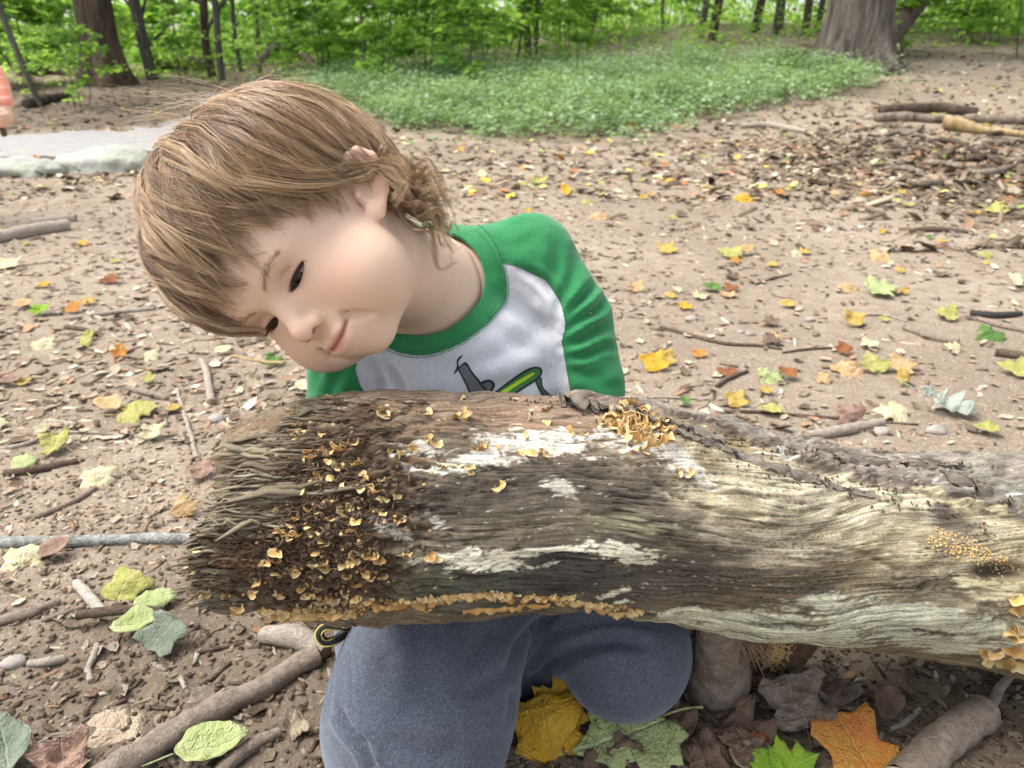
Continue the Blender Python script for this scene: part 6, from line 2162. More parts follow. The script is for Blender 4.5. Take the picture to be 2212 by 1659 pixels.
MAPLE = mirror([(0, 0.0), (0.10, -0.05), (0.26, -0.10), (0.30, 0.02), (0.50, 0.08), (0.44, 0.18), (0.64, 0.36), (0.50, 0.40), (0.44, 0.46), (0.30, 0.46), (0.26, 0.54), (0.34, 0.70), (0.20, 0.72), (0.10, 0.84), (0, 1.0)])
OVATE = mirror([(0, 0.0), (0.12, 0.06), (0.26, 0.20), (0.33, 0.38), (0.32, 0.55), (0.24, 0.74), (0.12, 0.90), (0, 1.0)])
LANCE = mirror([(0, 0), (0.10, 0.10), (0.17, 0.30), (0.19, 0.52), (0.15, 0.74), (0.07, 0.92), (0, 1.0)])
OAK = mirror([(0, 0), (0.06, 0.08), (0.22, 0.16), (0.10, 0.26), (0.34, 0.38), (0.12, 0.46), (0.36, 0.62), (0.13, 0.68), (0.24, 0.84), (0.08, 0.88), (0, 1.0)])
TULIP = mirror([(0, 0), (0.16, -0.04), (0.40, 0.02), (0.52, 0.16), (0.38, 0.34), (0.40, 0.44), (0.54, 0.66), (0.42, 0.84), (0.24, 0.78), (0, 0.84)])
VEINS = {'maple': [(0, 1.0), (0.64, 0.36), (-0.64, 0.36), (0.28, -0.08), (-0.28, -0.08)], 'tulip': [(0, 0.84), (0.5, 0.7), (-0.5, 0.7), (0.5, 0.15), (-0.5, 0.15)]}


def leaf_mesh(kind, seed, curl, fold_, wave):
    r = np.random.default_rng(seed)
    out = {'maple': MAPLE, 'ovate': OVATE, 'lance': LANCE, 'oak': OAK, 'tulip': TULIP, 'crumpled': TULIP}[kind]
    out = [(x * r.uniform(0.93, 1.07) + 0.02 * math.sin(y * 5 + seed), y + r.normal(0, 0.008)) for x, y in out]
    P, T = poly_fill(out, 0.13 if kind == 'crumpled' else 0.18)
    x, y = P[:, 0], P[:, 1]
    d = np.abs(x)
    if kind in VEINS:
        d = np.full(len(x), 9.0)
        for vx, vy in VEINS[kind]:
            t = np.clip((x * vx + y * vy) / (vx * vx + vy * vy), 0, 1); d = np.minimum(d, np.hypot(x - t * vx, y - t * vy))
    else:
        d = np.minimum(d, 0.02 + np.abs(((y - 0.6 * np.abs(x)) * 7) % 1 - 0.5) * 0.16)
    z = curl * (x * x * 1.2 + (y - 0.5) ** 2 * 0.9) + fold_ * np.abs(x) + wave * (pn(x * 3 + seed, y * 3, 1.0) + 0.6 * pn(x * 7, y * 7 + seed, 2.0)) - 0.02 * np.exp(-(d / 0.03) ** 2)
    V = np.stack([x, y - 0.45, z], -1)
    t = np.linspace(0, 1, 6)[:, None]
    st, sq = tube(np.concatenate([0.05 * np.sin(t * 2 + seed), -0.45 - 0.42 * t, 0.05 * t * (1 - t) + z.mean() * 0.3 * (1 - t)], 1), 0.013, 5)
    thick_ = 0.007
    n = len(V)
    # two-sided blade with real thickness
    ed = np.concatenate([T[:, [0, 1]], T[:, [1, 2]], T[:, [2, 0]]]); key = np.sort(ed, 1)
    _, ix, ct = np.unique(key, axis=0, return_index=True, return_counts=True); be = ed[ix[ct == 1]]
    Vb_ = np.concatenate([V, V - np.array([0, 0, thick_])])
    side = np.stack([be[:, 1], be[:, 0], be[:, 0] + n, be[:, 1] + n], -1)
    V2, P2 = merge([(Vb_, [np.concatenate([T, T[:, ::-1] + n]), side]), (st, sq)])
    ve = np.concatenate([np.exp(-(d / 0.022) ** 2)] * 2 + [np.ones(len(st))])
    return mesh('fallen_leaf', V2, P2, None, {'vein': ve})


LM = {}
for kd, lst in {'maple': ((1, 0.25, 0.10, 0.05), (2, -0.35, 0.05, 0.07), (3, 0.55, -0.1, 0.08)), 'ovate': ((4, 0.25, 0.22, 0.05), (5, -0.4, 0.1, 0.07), (6, 0.6, 0.35, 0.06)), 'crumpled': ((12, 0.5, 0.2, 0.22), (13, -0.6, 0.1, 0.25), (14, 0.9, -0.2, 0.20)),
                'lance': ((7, 0.2, 0.2, 0.04),), 'oak': ((8, 0.4, 0.2, 0.10),), 'tulip': ((9, 0.22, 0.08, 0.05), (10, -0.45, 0.0, 0.08), (11, 0.5, 0.1, 0.10))}.items():
    LM[kd] = [leaf_mesh(kd, *a) for a in lst]


def fallen_mat(name, c0, c1, vein, spot=(0.20, 0.11, 0.05), tr=0.22, amount=0.75):
    nt = NT('fallen_leaf_' + name)
    co = nt.coord('Object')
    loc = nt.new('ShaderNodeObjectInfo')
    ad = nt.new('ShaderNodeVectorMath', operation='ADD'); nt.l.new(co, ad.inputs[0]); nt.l.new(loc.outputs['Location'], ad.inputs[1])
    v = ad.outputs[0]
    c = nt.mix(nt.ramp(nt.noise(v, 2.2, 3), [(0.38, 0.0), (0.62, 1.0)]), c0, c1)
    c = nt.mix(nt.ramp(nt.noise(v, 7, 4, 0.7), [(0.60, 0.0), (0.72, amount)]), c, spot)
    sp = nt.new('ShaderNodeSeparateXYZ'); nt.l.new(co, sp.inputs[0])
    ax_n = nt.math('ABSOLUTE', nt.math('ADD', sp.outputs[0], nt.math('MULTIPLY', nt.math('SUBTRACT', nt.noise(co, 5, 1), 0.5), 0.04)))
    fr_n = nt.math('ABSOLUTE', nt.math('SUBTRACT', nt.math('FRACT', nt.math('MULTIPLY', nt.math('SUBTRACT', sp.outputs[1], nt.math('MULTIPLY', ax_n, 0.8)), 6.5)), 0.5))
    side_v = nt.math('SUBTRACT', 1.0, nt.math('MULTIPLY', fr_n, 13.0), True)
    mid_v = nt.math('SUBTRACT', 1.0, nt.math('MULTIPLY', ax_n, 42.0), True)
    vv = nt.math('MAXIMUM', mid_v, nt.math('MULTIPLY', side_v, 0.65))
    c = nt.mix(nt.math('MULTIPLY', vv, 0.75), c, vein)
    c = nt.mix(nt.ramp(nt.noise(v, 34, 3, 0.7), [(0.52, 0.0), (0.70, 0.35)]), c, spot)
    nt.set(Base_Color=c, Roughness=0.6); nt.b.inputs['Specular IOR Level'].default_value = 0.3
    nt.bump(nt.math('SUBTRACT', nt.noise(v, 22, 3), nt.math('MULTIPLY', vv, 0.5)), 0.55, 0.02)
    return nt.translucent(c, tr)


FM = {'yellow': fallen_mat('yellow', (0.56, 0.38, 0.07), (0.60, 0.45, 0.13), (0.62, 0.50, 0.20)), 'gold': fallen_mat('gold', (0.66, 0.38, 0.030), (0.72, 0.45, 0.05), (0.60, 0.36, 0.06), amount=0.3),
      'yellowgreen': fallen_mat('yellow_green', (0.38, 0.40, 0.10), (0.52, 0.47, 0.16), (0.58, 0.55, 0.27)), 'palegreen': fallen_mat('pale_green', (0.36, 0.44, 0.17), (0.48, 0.53, 0.25), (0.56, 0.60, 0.36), amount=0.25),
      'green': fallen_mat('green', (0.085, 0.20, 0.04), (0.14, 0.26, 0.06), (0.26, 0.42, 0.10), amount=0.2), 'lime': fallen_mat('lime', (0.20, 0.42, 0.03), (0.34, 0.48, 0.04), (0.46, 0.56, 0.12), amount=0.2),
      'orange': fallen_mat('orange', (0.56, 0.19, 0.045), (0.58, 0.31, 0.055), (0.58, 0.36, 0.12), (0.30, 0.12, 0.06), amount=0.4), 'rust': fallen_mat('rust', (0.25, 0.085, 0.03), (0.36, 0.14, 0.05), (0.34, 0.18, 0.09)),
      'brown': fallen_mat('brown', (0.115, 0.074, 0.052), (0.19, 0.128, 0.090), (0.23, 0.165, 0.12), tr=0.05), 'greybrown': fallen_mat('grey_brown', (0.17, 0.13, 0.10), (0.26, 0.21, 0.165), (0.30, 0.25, 0.20), tr=0.05),
      'beige': fallen_mat('beige', (0.40, 0.31, 0.22), (0.52, 0.42, 0.31), (0.60, 0.52, 0.41), amount=0.25), 'cream': fallen_mat('cream', (0.60, 0.54, 0.30), (0.68, 0.64, 0.44), (0.70, 0.66, 0.5), amount=0.25),
      'greygreen': fallen_mat('grey_green', (0.16, 0.20, 0.145), (0.23, 0.27, 0.20), (0.34, 0.38, 0.29), amount=0.1), 'peach': fallen_mat('peach', (0.56, 0.36, 0.17), (0.64, 0.45, 0.24), (0.64, 0.5, 0.3)),
      'pink': fallen_mat('pink', (0.33, 0.20, 0.15), (0.43, 0.29, 0.22), (0.46, 0.34, 0.27)), 'silver': fallen_mat('silver', (0.30, 0.34, 0.29), (0.40, 0.44, 0.38), (0.46, 0.49, 0.43), amount=0.1), 'darkgreen': fallen_mat('dark_green', (0.08, 0.16, 0.08), (0.13, 0.22, 0.11), (0.3, 0.36, 0.26), amount=0.1)}


def leaf(px, py, size, kind, colr, label, rot=None, tilt=0.10, group='fallen leaves', var=None, lift=0.0, ax=None, pos=None):
    """tilt: radians raised towards the viewer (stands up when near pi/2)"""
    p = g(px, py) if pos is None else np.array(pos)
    p = p.copy(); p[2] = float(ground_z(p[0], p[1])) + 0.004 + lift + size * 0.5 * abs(math.sin(tilt)) * 0.9
    ms = LM[kind]
    o = bpy.data.objects.new('fallen_leaf', ms[int(fr_.integers(len(ms))) if var is None else var])
    COL.objects.link(o)
    if not o.data.materials: o.data.materials.append(FM['brown'])
    o.material_slots[0].link = 'OBJECT'; o.material_slots[0].material = FM[colr]
    rz = fr_.uniform(0, 6.28) if rot is None else rot
    a = fr_.uniform(0, 6.28) if ax is None else ax
    Rt = Matrix.Rotation(tilt, 4, Vector((math.cos(a), math.sin(a), 0)))
    o.matrix_world = Matrix.Translation(Vector(p)) @ Rt @ Matrix.Rotation(rz, 4, 'Z') @ Matrix.Diagonal((size, size, size, 1))
    tag(o, label, 'leaf', group)


# px, py, size(m), kind, colour, label, rotation, tilt, axis
NAMED = [
    (275, 1275, 0.058, 'tulip', 'yellowgreen', 'yellow-green leaf with upright stem, top of the pile beside the dark short stick', -0.4, 0.5, 0.0),
    (330, 1305, 0.056, 'ovate', 'palegreen', 'pale green oval leaf lying behind the dark short stick', -1.1, 0.35, 0.0),
    (300, 1362, 0.054, 'ovate', 'palegreen', 'pale green ragged leaf curling out under the dark short stick', 1.9, 0.35, 0.0),
    (352, 1392, 0.052, 'tulip', 'greygreen', 'grey-green leaf with pointed tips in front of the dark short stick', 2.6, 0.45, 0.0),
    (252, 1578, 0.088, 'ovate', 'beige', 'large dry beige leaf beside the thick smooth stick', 1.50, 0.06, 0.0),
    (18, 1640, 0.080, 'ovate', 'greygreen', 'smooth grey-green leaf cut by the lower left corner', 0.6, 0.2, 0.0),
    (135, 1648, 0.056, 'crumpled', 'pink', 'crumpled pinkish brown leaf at the lower left edge', 0.4, 0.4, 0.3),
    (455, 1638, 0.072, 'ovate', 'palegreen', 'pale green leaf with a hole under the thick smooth stick', -1.3, 0.1, 0.0),
    (1180, 1598, 0.080, 'tulip', 'gold', 'large golden yellow leaf standing between the child\'s knees', 0.2, 0.75, 0.0),
    (1215, 1548, 0.056, 'maple', 'gold', 'darker yellow leaf leaning behind the golden leaf between the knees', -0.5, 1.0, 0.0),
    (1345, 1608, 0.105, 'maple', 'palegreen', 'large green maple leaf with long yellow stem below the child\'s left knee', 1.9, 0.30, 0.0),
    (1838, 1605, 0.072, 'tulip', 'orange', 'large orange leaf lying in front of the grey dry leaf', 0.3, 0.42, 0.0),
    (1722, 1645, 0.050, 'maple', 'lime', 'bright green leaf touching the left side of the orange leaf', -1.2, 0.35, 0.0),
    (1655, 1652, 0.042, 'ovate', 'lime', 'small yellow-green leaf next to the bright green leaf', 1.2, 0.35, 0.0),
    (1708, 1535, 0.066, 'crumpled', 'greybrown', 'dry grey-brown leaf standing behind the orange leaf', 0.2, 0.7, 0.0),
    (1770, 1500, 0.060, 'crumpled', 'brown', 'curled brown leaf under the torn wood chunk', 1.0, 0.5, 0.4),
    (1600, 1585, 0.058, 'crumpled', 'brown', 'dark brown leaf beneath the crossing twigs', 0.7, 0.3, 0.0),
    (1530, 1640, 0.060, 'crumpled', 'brown', 'dark brown crumpled leaf below the green maple leaf stem', 2.0, 0.35, 0.5),
    (1640, 1620, 0.052, 'crumpled', 'rust', 'purplish brown leaf above the small yellow-green leaf', 0.3, 0.3, 0.0),
    (1450, 1575, 0.045, 'crumpled', 'brown', 'brown leaf just below the child\'s left knee', 0.9, 0.4, 0.0),
    (1800, 1490, 0.046, 'crumpled', 'greybrown', 'greyish leaf right of the curled brown leaf', -0.8, 0.35, 0.0),
    (1300, 1655, 0.050, 'crumpled', 'brown', 'brown leaf under the tip of the green maple leaf', 1.6, 0.2, 0.0),
    (50, 1205, 0.062, 'tulip', 'cream', 'pale yellow lichen-spotted leaf just under the lichen-covered stick', 0.2, 0.3, 0.0),
    (118, 1198, 0.046, 'ovate', 'pink', 'reddish brown folded leaf under the lichen-covered stick', -1.0, 0.4, 0.0),
    (398, 1108, 0.040, 'maple', 'peach', 'curled yellow leaf left of the frayed log end', 0.4, 0.7, 0.0),
    (438, 1030, 0.050, 'tulip', 'pink', 'pinkish dry leaf tucked at the frayed log end', 0.6, 0.4, 0.0),
    (300, 888, 0.085, 'maple', 'yellowgreen', 'pale green and yellow maple leaf left of the log', -1.2, 0.25, 0.0),
    (240, 884, 0.070, 'ovate', 'peach', 'peach coloured leaf touching the pale maple leaf', 1.2, 0.3, 0.0),
    (375, 886, 0.032, 'ovate', 'yellow', 'bright yellow spotted leaf lying over the thin stick', -1.3, 0.3, 0.0),
    (115, 962, 0.062, 'maple', 'yellowgreen', 'green leaf with yellow tip and hanging stem near the left edge', 1.2, 0.5, 0.0),
    (50, 1000, 0.065, 'ovate', 'palegreen', 'pale bleached leaf left of the green leaf with yellow tip', 0.7, 0.2, 0.0),
    (210, 1032, 0.060, 'tulip', 'cream', 'cream leaf with brown edge below the green leaf with yellow tip', 0.3, 0.35, 0.0),
    (90, 676, 0.055, 'tulip', 'lime', 'bright green leaf lit on the left of the ground', 0.2, 0.4, 0.0),
    (50, 664, 0.060, 'ovate', 'peach', 'orange-edged leaf left of the bright green leaf', -1.2, 0.35, 0.0),
    (92, 746, 0.062, 'tulip', 'cream', 'pale yellow square leaf below the bright green leaf', 0.5, 0.4, 0.0),
    (186, 742, 0.048, 'ovate', 'yellowgreen', 'small green and yellow leaf right of the pale square leaf', 0.6, 0.4, 0.0),
    (262, 771, 0.040, 'maple', 'orange', 'small orange standing leaf left of the child\'s face', 0.0, 1.0, 0.0),
    (482, 760, 0.048, 'ovate', 'cream', 'whitish leaf just under the child\'s fringe', -0.9, 0.3, 0.0),
    (588, 790, 0.045, 'maple', 'green', 'fresh green leaf beside the child\'s right sleeve', 0.5, 0.5, 0.0),
    (22, 822, 0.050, 'ovate', 'pink', 'pink and cream leaf at the left edge', -1.3, 0.3, 0.0),
    (240, 606, 0.055, 'maple', 'rust', 'rust coloured leaf near the child\'s fringe', 0.4, 0.4, 0.0),
    (20, 576, 0.085, 'tulip', 'cream', 'pale yellow leaf at the left edge above the orange-edged leaf', 0.2, 0.3, 0.0),
    (1905, 640, 0.105, 'maple', 'palegreen', 'large pale green leaf on the bare soil right of the child', -1.3, 0.30, 0.0),
    (2135, 728, 0.075, 'maple', 'green', 'green leaf beside the black stick near the right edge', 0.3, 0.4, 0.0),
    (2040, 690, 0.060, 'maple', 'yellowgreen', 'yellow-green leaf left of the black stick', 1.2, 0.5, 0.0),
    (1840, 700, 0.058, 'tulip', 'yellow', 'bright yellow folded leaf below the large pale green leaf', -0.3, 0.7, 0.0),
    (1412, 793, 0.062, 'tulip', 'gold', 'orange-yellow leaf right beside the child\'s left sleeve', 0.3, 0.6, 0.0),
    (1442, 780, 0.048, 'maple', 'yellow', 'light yellow leaf touching the orange-yellow leaf', -0.4, 0.6, 0.0),
    (1830, 805, 0.070, 'tulip', 'peach', 'peach leaf at the left of the leaf row above the log', 0.4, 0.35, 0.0),
    (1882, 798, 0.066, 'maple', 'yellowgreen', 'green and yellow leaf in the middle of the leaf row above the log', 0.1, 0.5, 0.0),
    (1948, 800, 0.060, 'tulip', 'peach', 'peach leaf at the right of the leaf row above the log', -0.6, 0.4, 0.0),
    (1948, 832, 0.048, 'ovate', 'yellow', 'upright yellow leaf under the right end of the leaf row', 0.1, 1.0, 0.0),
    (1660, 815, 0.062, 'maple', 'palegreen', 'pale green leaf left of the leaf row above the log', 0.7, 0.3, 0.0),
    (1700, 818, 0.050, 'ovate', 'rust', 'brownish leaf touching the pale green leaf left of the row', 0.7, 0.3, 0.0),
    (1590, 866, 0.046, 'tulip', 'yellow', 'yellow leaf above the grey bark strip of the log', 0.2, 0.6, 0.0),
    (1665, 895, 0.050, 'ovate', 'yellowgreen', 'yellow-green leaf lying close above the log', 1.3, 0.2, 0.0),
    (1838, 912, 0.060, 'tulip', 'pink', 'brown folded leaf standing above the log', 0.0, 0.9, 0.0),
    (1925, 896, 0.072, 'maple', 'cream', 'pale yellow pointed leaf right of the brown folded leaf', 1.4, 0.35, 0.0),
    (2035, 893, 0.125, 'oak', 'silver', 'silvery deeply lobed leaf spray above the right part of the log', -2.3, 0.35, 0.0),
    (2130, 942, 0.050, 'ovate', 'yellowgreen', 'yellow-green leaf at the end of the silvery lobed spray', 1.3, 0.2, 0.0),
    (2188, 806, 0.075, 'maple', 'yellowgreen', 'yellow-green leaf cut by the right edge of the picture', 1.0, 0.3, 0.0),
    (1540, 622, 0.062, 'ovate', 'green', 'dark green leaf on bare soil between two yellow leaves', 1.2, 0.3, 0.0),
    (1372, 625, 0.055, 'tulip', 'peach', 'orange-yellow leaf right of the child\'s left shoulder', 0.2, 0.5, 0.0),
    (1450, 640, 0.045, 'ovate', 'yellow', 'narrow yellow leaf right of the orange-yellow shoulder leaf', 1.1, 0.3, 0.0),
    (1702, 662, 0.050, 'ovate', 'yellow', 'yellow leaf alone on the bare soil', 1.3, 0.3, 0.0),
    (1832, 628, 0.060, 'tulip', 'peach', 'peach leaf left of the large pale green leaf', 0.3, 0.4, 0.0),
    (1440, 545, 0.072, 'tulip', 'yellow', 'bright yellow leaf on bare soil above the dark green leaf', 0.2, 0.4, 0.0),
    (1293, 472, 0.085, 'tulip', 'peach', 'peach leaf behind the child\'s left shoulder', 0.8, 0.3, 0.0),
    (1222, 420, 0.085, 'ovate', 'gold', 'orange leaf above the child\'s left shoulder', 0.2, 0.6, 0.0),
    (1160, 396, 0.105, 'maple', 'yellowgreen', 'yellow and green leaf above the green shoulder', 0.6, 0.4, 0.0),
    (1042, 385, 0.085, 'ovate', 'cream', 'pale yellow leaf right of the child\'s curls', 0.2, 0.5, 0.0),
    (2142, 462, 0.120, 'maple', 'yellowgreen', 'yellow-green leaf near the right edge below the brush', 1.2, 0.3, 0.0),
    (1606, 432, 0.090, 'tulip', 'gold', 'golden leaf in the middle distance right of the child', 0.5, 0.5, 0.0),
    (1572, 556, 0.085, 'maple', 'yellowgreen', 'yellow-green leaf of a small cluster on the bare soil', 0.9, 0.3, 0.0),
    (1610, 552, 0.075, 'ovate', 'peach', 'peach leaf of a small cluster on the bare soil', -0.9, 0.3, 0.0),
    (1900, 556, 0.085, 'tulip', 'peach', 'curled tan leaf on bare soil above the large pale green leaf', 1.3, 0.4, 0.0),
    (1480, 868, 0.030, 'ovate', 'green', 'small dark green leaf just above the log by the sleeve', 0.4, 0.3, 0.0),
]
for px, py, s, kd, c, lb, ro, ti, a in NAMED:
    leaf(px, py, s * (0.86 if py < 1100 else 0.92), kd, c, lb, ro, ti, 'leaves lying on the ground', None, 0.0, a)
# smaller and farther leaves that nothing tells apart
names = {'yellow': 'small yellow fallen leaf scattered on the open ground', 'gold': 'small golden fallen leaf scattered on the open ground', 'yellowgreen': 'small yellow-green fallen leaf scattered on the open ground', 'orange': 'small orange fallen leaf scattered on the open ground',
         'peach': 'small tan fallen leaf scattered on the open ground', 'cream': 'small cream fallen leaf scattered on the open ground', 'rust': 'small rust-brown fallen leaf scattered on the open ground', 'green': 'small green fallen leaf scattered on the open ground',
         'brown': 'small dull brown fallen leaf scattered on the open ground', 'greybrown': 'small grey-brown fallen leaf scattered on the open ground'}
keys = list(names); kw = np.array([0.14, 0.07, 0.14, 0.04, 0.15, 0.16, 0.06, 0.05, 0.10, 0.09])
cnt = 0
while cnt < 140:
    px, py = fr_.uniform(-20, 2230), 235 + 720 * fr_.random() ** 1.7
    if py < 330 and 640 < px < 1500 and fr_.random() < 0.8: continue
    if 280 < px < 980 and 170 < py < 760: continue
    if 660 < px < 1340 and py > 460: continue
    if px > 500 and py > 850: continue
    p = g(px, py)
    if p[1] > 11: continue
    c = keys[fr_.choice(len(keys), p=kw / kw.sum())]
    leaf(px, py, fr_.uniform(0.022, 0.043) * (1.0 if p[1] < 3 else 1.2), fr_.choice(['maple', 'ovate', 'tulip', 'tulip']), c, names[c], None, fr_.uniform(0.1, 0.55), 'scattered ' + c + ' leaves', None, 0, 0.0)
    cnt += 1
for k in range(34):                                   # dull litter leaves near the lens
    px, py = fr_.uniform(0, 2212), fr_.uniform(1150, 1659)
    if 390 < px < 2212 and py < 1400: continue
    if 690 < px < 1120 or (1120 < px < 1480 and py < 1560): continue
    leaf(px, py, fr_.uniform(0.022, 0.045), fr_.choice(['ovate', 'crumpled', 'crumpled', 'lance']), fr_.choice(['brown', 'greybrown', 'brown', 'beige']), 'small dry litter leaf half buried in the dark soil near the log', None, fr_.uniform(0.1, 0.5), 'dry litter leaves in the foreground', None, 0, 0.0)

# ---- sticks
def stick_mat(name, c0, c1, c2, sc=70):
    nt = NT(name)
    co = nt.coord('Object')
    a = nt.noise(co, sc * 1.6, 5, 0.7, 0.6); b = nt.noise(co, sc * 7, 4, 0.7)
    c = nt.mix(nt.ramp(a, [(0.38, 0.0), (0.62, 1.0)]), c0, c1)
    c = nt.mix(nt.ramp(b, [(0.55, 0.0), (0.70, 0.8)]), c, c2)
    nt.set(Base_Color=c, Roughness=0.9); nt.b.inputs['Specular IOR Level'].default_value = 0.15
    nt.bump(nt.math('ADD', a, b), 1.0, 0.004)
    return nt.m


SM = {'grey': stick_mat('grey_stick_bark', (0.22, 0.172, 0.135), (0.345, 0.28, 0.225), (0.16, 0.118, 0.09)), 'brown': stick_mat('brown_stick_bark', (0.085, 0.058, 0.042), (0.165, 0.118, 0.086), (0.25, 0.19, 0.14)),
      'lichen': stick_mat('lichen_stick_bark', (0.17, 0.16, 0.145), (0.42, 0.43, 0.395), (0.60, 0.61, 0.57), 60), 'pale': stick_mat('pale_stick_bark', (0.30, 0.25, 0.20), (0.44, 0.38, 0.315), (0.52, 0.46, 0.39)),
      'black': stick_mat('black_stick_bark', (0.035, 0.032, 0.030), (0.075, 0.068, 0.062), (0.13, 0.12, 0.11)), 'straw': stick_mat('straw_stalk', (0.33, 0.235, 0.115), (0.46, 0.34, 0.18), (0.55, 0.43, 0.25)),
      'birch': stick_mat('whitish_stick_bark', (0.40, 0.36, 0.30), (0.58, 0.54, 0.47), (0.20, 0.16, 0.12), 80)}
nt = NT('broken_wood_face'); nt.set(Base_Color=nt.mix(nt.noise(nt.coord('Object'), 220, 3), (0.20, 0.135, 0.08), (0.42, 0.32, 0.21)), Roughness=0.9); nt.bump(nt.noise(nt.coord('Object'), 500, 2), 0.6, 0.002); M_FACE = nt.m


def stick(pts, rad, mat, label, n=8, lift=0.0, group='sticks on the ground', rnd=0.18, name='stick', ends=True, knots=0, heights=None):
    """pts in the frame, lying on the ground; rad list (m)"""
    P = np.array([g(x, y) for x, y in pts])
    rr = np.broadcast_to(np.asarray(rad, float), (len(pts),))
    P[:, 2] = [float(ground_z(p[0], p[1])) for p in P]
    P[:, 2] += rr * 0.75 + lift
    if heights is not None: P[:, 2] += np.array(heights)
    nseg = 7 if len(pts) > 2 else 16
    S = spl(P, nseg)
    r_ = np.interp(np.linspace(0, 1, len(S)), np.linspace(0, 1, len(pts)), rr)
    for k in range(knots):
        r_ = r_ * (1 + 0.18 * np.exp(-((np.linspace(0, 1, len(S)) - fr_.uniform(0.1, 0.9)) / 0.03) ** 2))
    L0_ = np.linalg.norm(S[-1] - S[0])
    wob = 0.012 * L0_
    tt_ = np.linspace(0, 1, len(S))
    sd = fr_.uniform(0, 90)
    S = S + np.stack([wob * pn(tt_ * 5, sd), wob * pn(tt_ * 5, sd + 5), 0.3 * wob * pn(tt_ * 5, sd + 9)], -1)
    o = empty(name, S[0]) if max(rr) > 0.0055 else None
    V, Pq = tube(S, r_, n, False, rnd=rnd)
    if o is None:
        V, Pq = tube(S - S[0], r_, n, True, rnd=rnd)
        o = bpy.data.objects.new(name, mesh(name, V, Pq, SM[mat])); COL.objects.link(o); o.location = S[0]
    else:
        part('bark', mesh('bark', V, Pq, SM[mat]), o)
        for e, nb_ in ((0, 1), (-1, -2)):              # torn end faces
            c = S[e]; t = S[e] - S[nb_]; t = t / np.linalg.norm(t)
            u = np.cross(t, [0, 0, 1.0]); u /= np.linalg.norm(u); w = np.cross(t, u)
            a = np.linspace(0, 6.283, 14, endpoint=False)
            V2 = [c + t * r_[e] * 0.15]
            for f in (0.5, 0.97):
                for q_ in a: V2.append(c + (u * math.cos(q_) + w * math.sin(q_)) * r_[e] * f + t * r_[e] * (0.35 * (1 - f) + 0.16 * fr_.normal()))
            T2 = [(0, 1 + k, 1 + (k + 1) % 14) for k in range(14)]
            Q2 = [(1 + k, 15 + k, 15 + (k + 1) % 14, 1 + (k + 1) % 14) for k in range(14)]
            part('broken_end', mesh('broken_end', np.array(V2), [np.array(T2), np.array(Q2)], M_FACE, smooth=False), o)
    tag(o, label, 'stick', group)
    return o


stick([(215, 1705), (330, 1632), (450, 1560), (570, 1492), (688, 1432)], [0.0135, 0.0130, 0.0125, 0.0118, 0.0112], 'grey', 'thick smooth grey stick slanting across the lower left corner to the child\'s knee', 18, knots=4, rnd=0.2)
stick([(450, 1690), (530, 1632), (602, 1584)], [0.0070, 0.0066, 0.0056], 'grey', 'thinner grey stick parallel below the thick smooth stick', 12, knots=2)
stick([(-20, 1172), (90, 1172), (190, 1170), (300, 1166), (415, 1166)], [0.0082, 0.0080, 0.0075, 0.0072, 0.0076], 'lichen', 'grey and white lichen-covered stick reaching from the left edge to the log', 14, knots=4)
stick([(172, 1345), (260, 1340), (350, 1330)], [0.0056, 0.0060, 0.0050], 'brown', 'dark short stick lying across the pile of pale green leaves', 12, lift=0.012, knots=2)
stick([(168, 1262), (188, 1292), (222, 1326)], [0.0062, 0.0066, 0.0064], 'birch', 'short whitish bark stub left of the pile of pale green leaves', 12)
stick([(0, 1338), (70, 1320), (130, 1304)], [0.0058, 0.0056, 0.0048], 'grey', 'grey stick at the left edge beside the whitish stub', 12)
stick([(95, 1338), (140, 1325), (182, 1308)], [0.0030, 0.0034, 0.0028], 'grey', 'thin stick right of the grey stick at the left edge')
stick([(208, 1385), (200, 1412), (188, 1440), (196, 1470)], [0.0036, 0.0038, 0.0036, 0.0034], 'pale', 'small crooked pale twig below the dark short stick')
stick([(60, 1430), (100, 1420), (140, 1412)], [0.0042, 0.005, 0.004], 'pale', 'pale stub left of the small crooked twig')
stick([(430, 1480), (462, 1462), (500, 1438)], [0.0022, 0.0024, 0.002], 'brown', 'thin dark twig above the thick smooth stick, pointing at it')
stick([(425, 1415), (500, 1402), (575, 1385)], [0.0020, 0.0022, 0.0018], 'brown', 'long thin twig right of the grey-green leaf')
stick([(392, 1470), (402, 1495)], [0.0028, 0.0026], 'pale', 'tiny pale peg of wood above the large dry beige leaf')
stick([(570, 1385), (640, 1398), (705, 1420)], [0.010, 0.013, 0.010], 'pale', 'flat pale bark slab behind the end of the thick smooth stick', 10)
stick([(510, 818), (570, 858), (628, 898)], [0.0028, 0.0030, 0.0030], 'straw', 'straw coloured stalk leaning against the top of the log', heights=(0.05, 0.075, 0.10))
stick([(382, 838), (396, 890), (410, 940), (428, 998)], [0.0036, 0.0040, 0.0040, 0.0044], 'pale', 'pale crooked twig upright left of the log, under the yellow spotted leaf')
stick([(440, 786), (450, 830), (458, 872)], [0.0072, 0.0070, 0.0080], 'pale', 'pale stick pointing at the child\'s right sleeve')
stick([(-10, 520), (70, 508), (150, 497)], [0.022, 0.023, 0.022], 'pale', 'pale thick branch at the left edge behind the child\'s hair', 14)
stick([(70, 487), (120, 482), (165, 480)], [0.016, 0.017, 0.015], 'pale', 'shorter pale branch lying behind the thick branch at the left edge', 12)
stick([(150, 690), (230, 680), (335, 668)], [0.0060, 0.0062, 0.0050], 'pale', 'long pale twig left of the child\'s fringe')
stick([(140, 705), (180, 712), (210, 722)], [0.0050, 0.0055, 0.0050], 'brown', 'short dark twig below the long pale twig', 10)
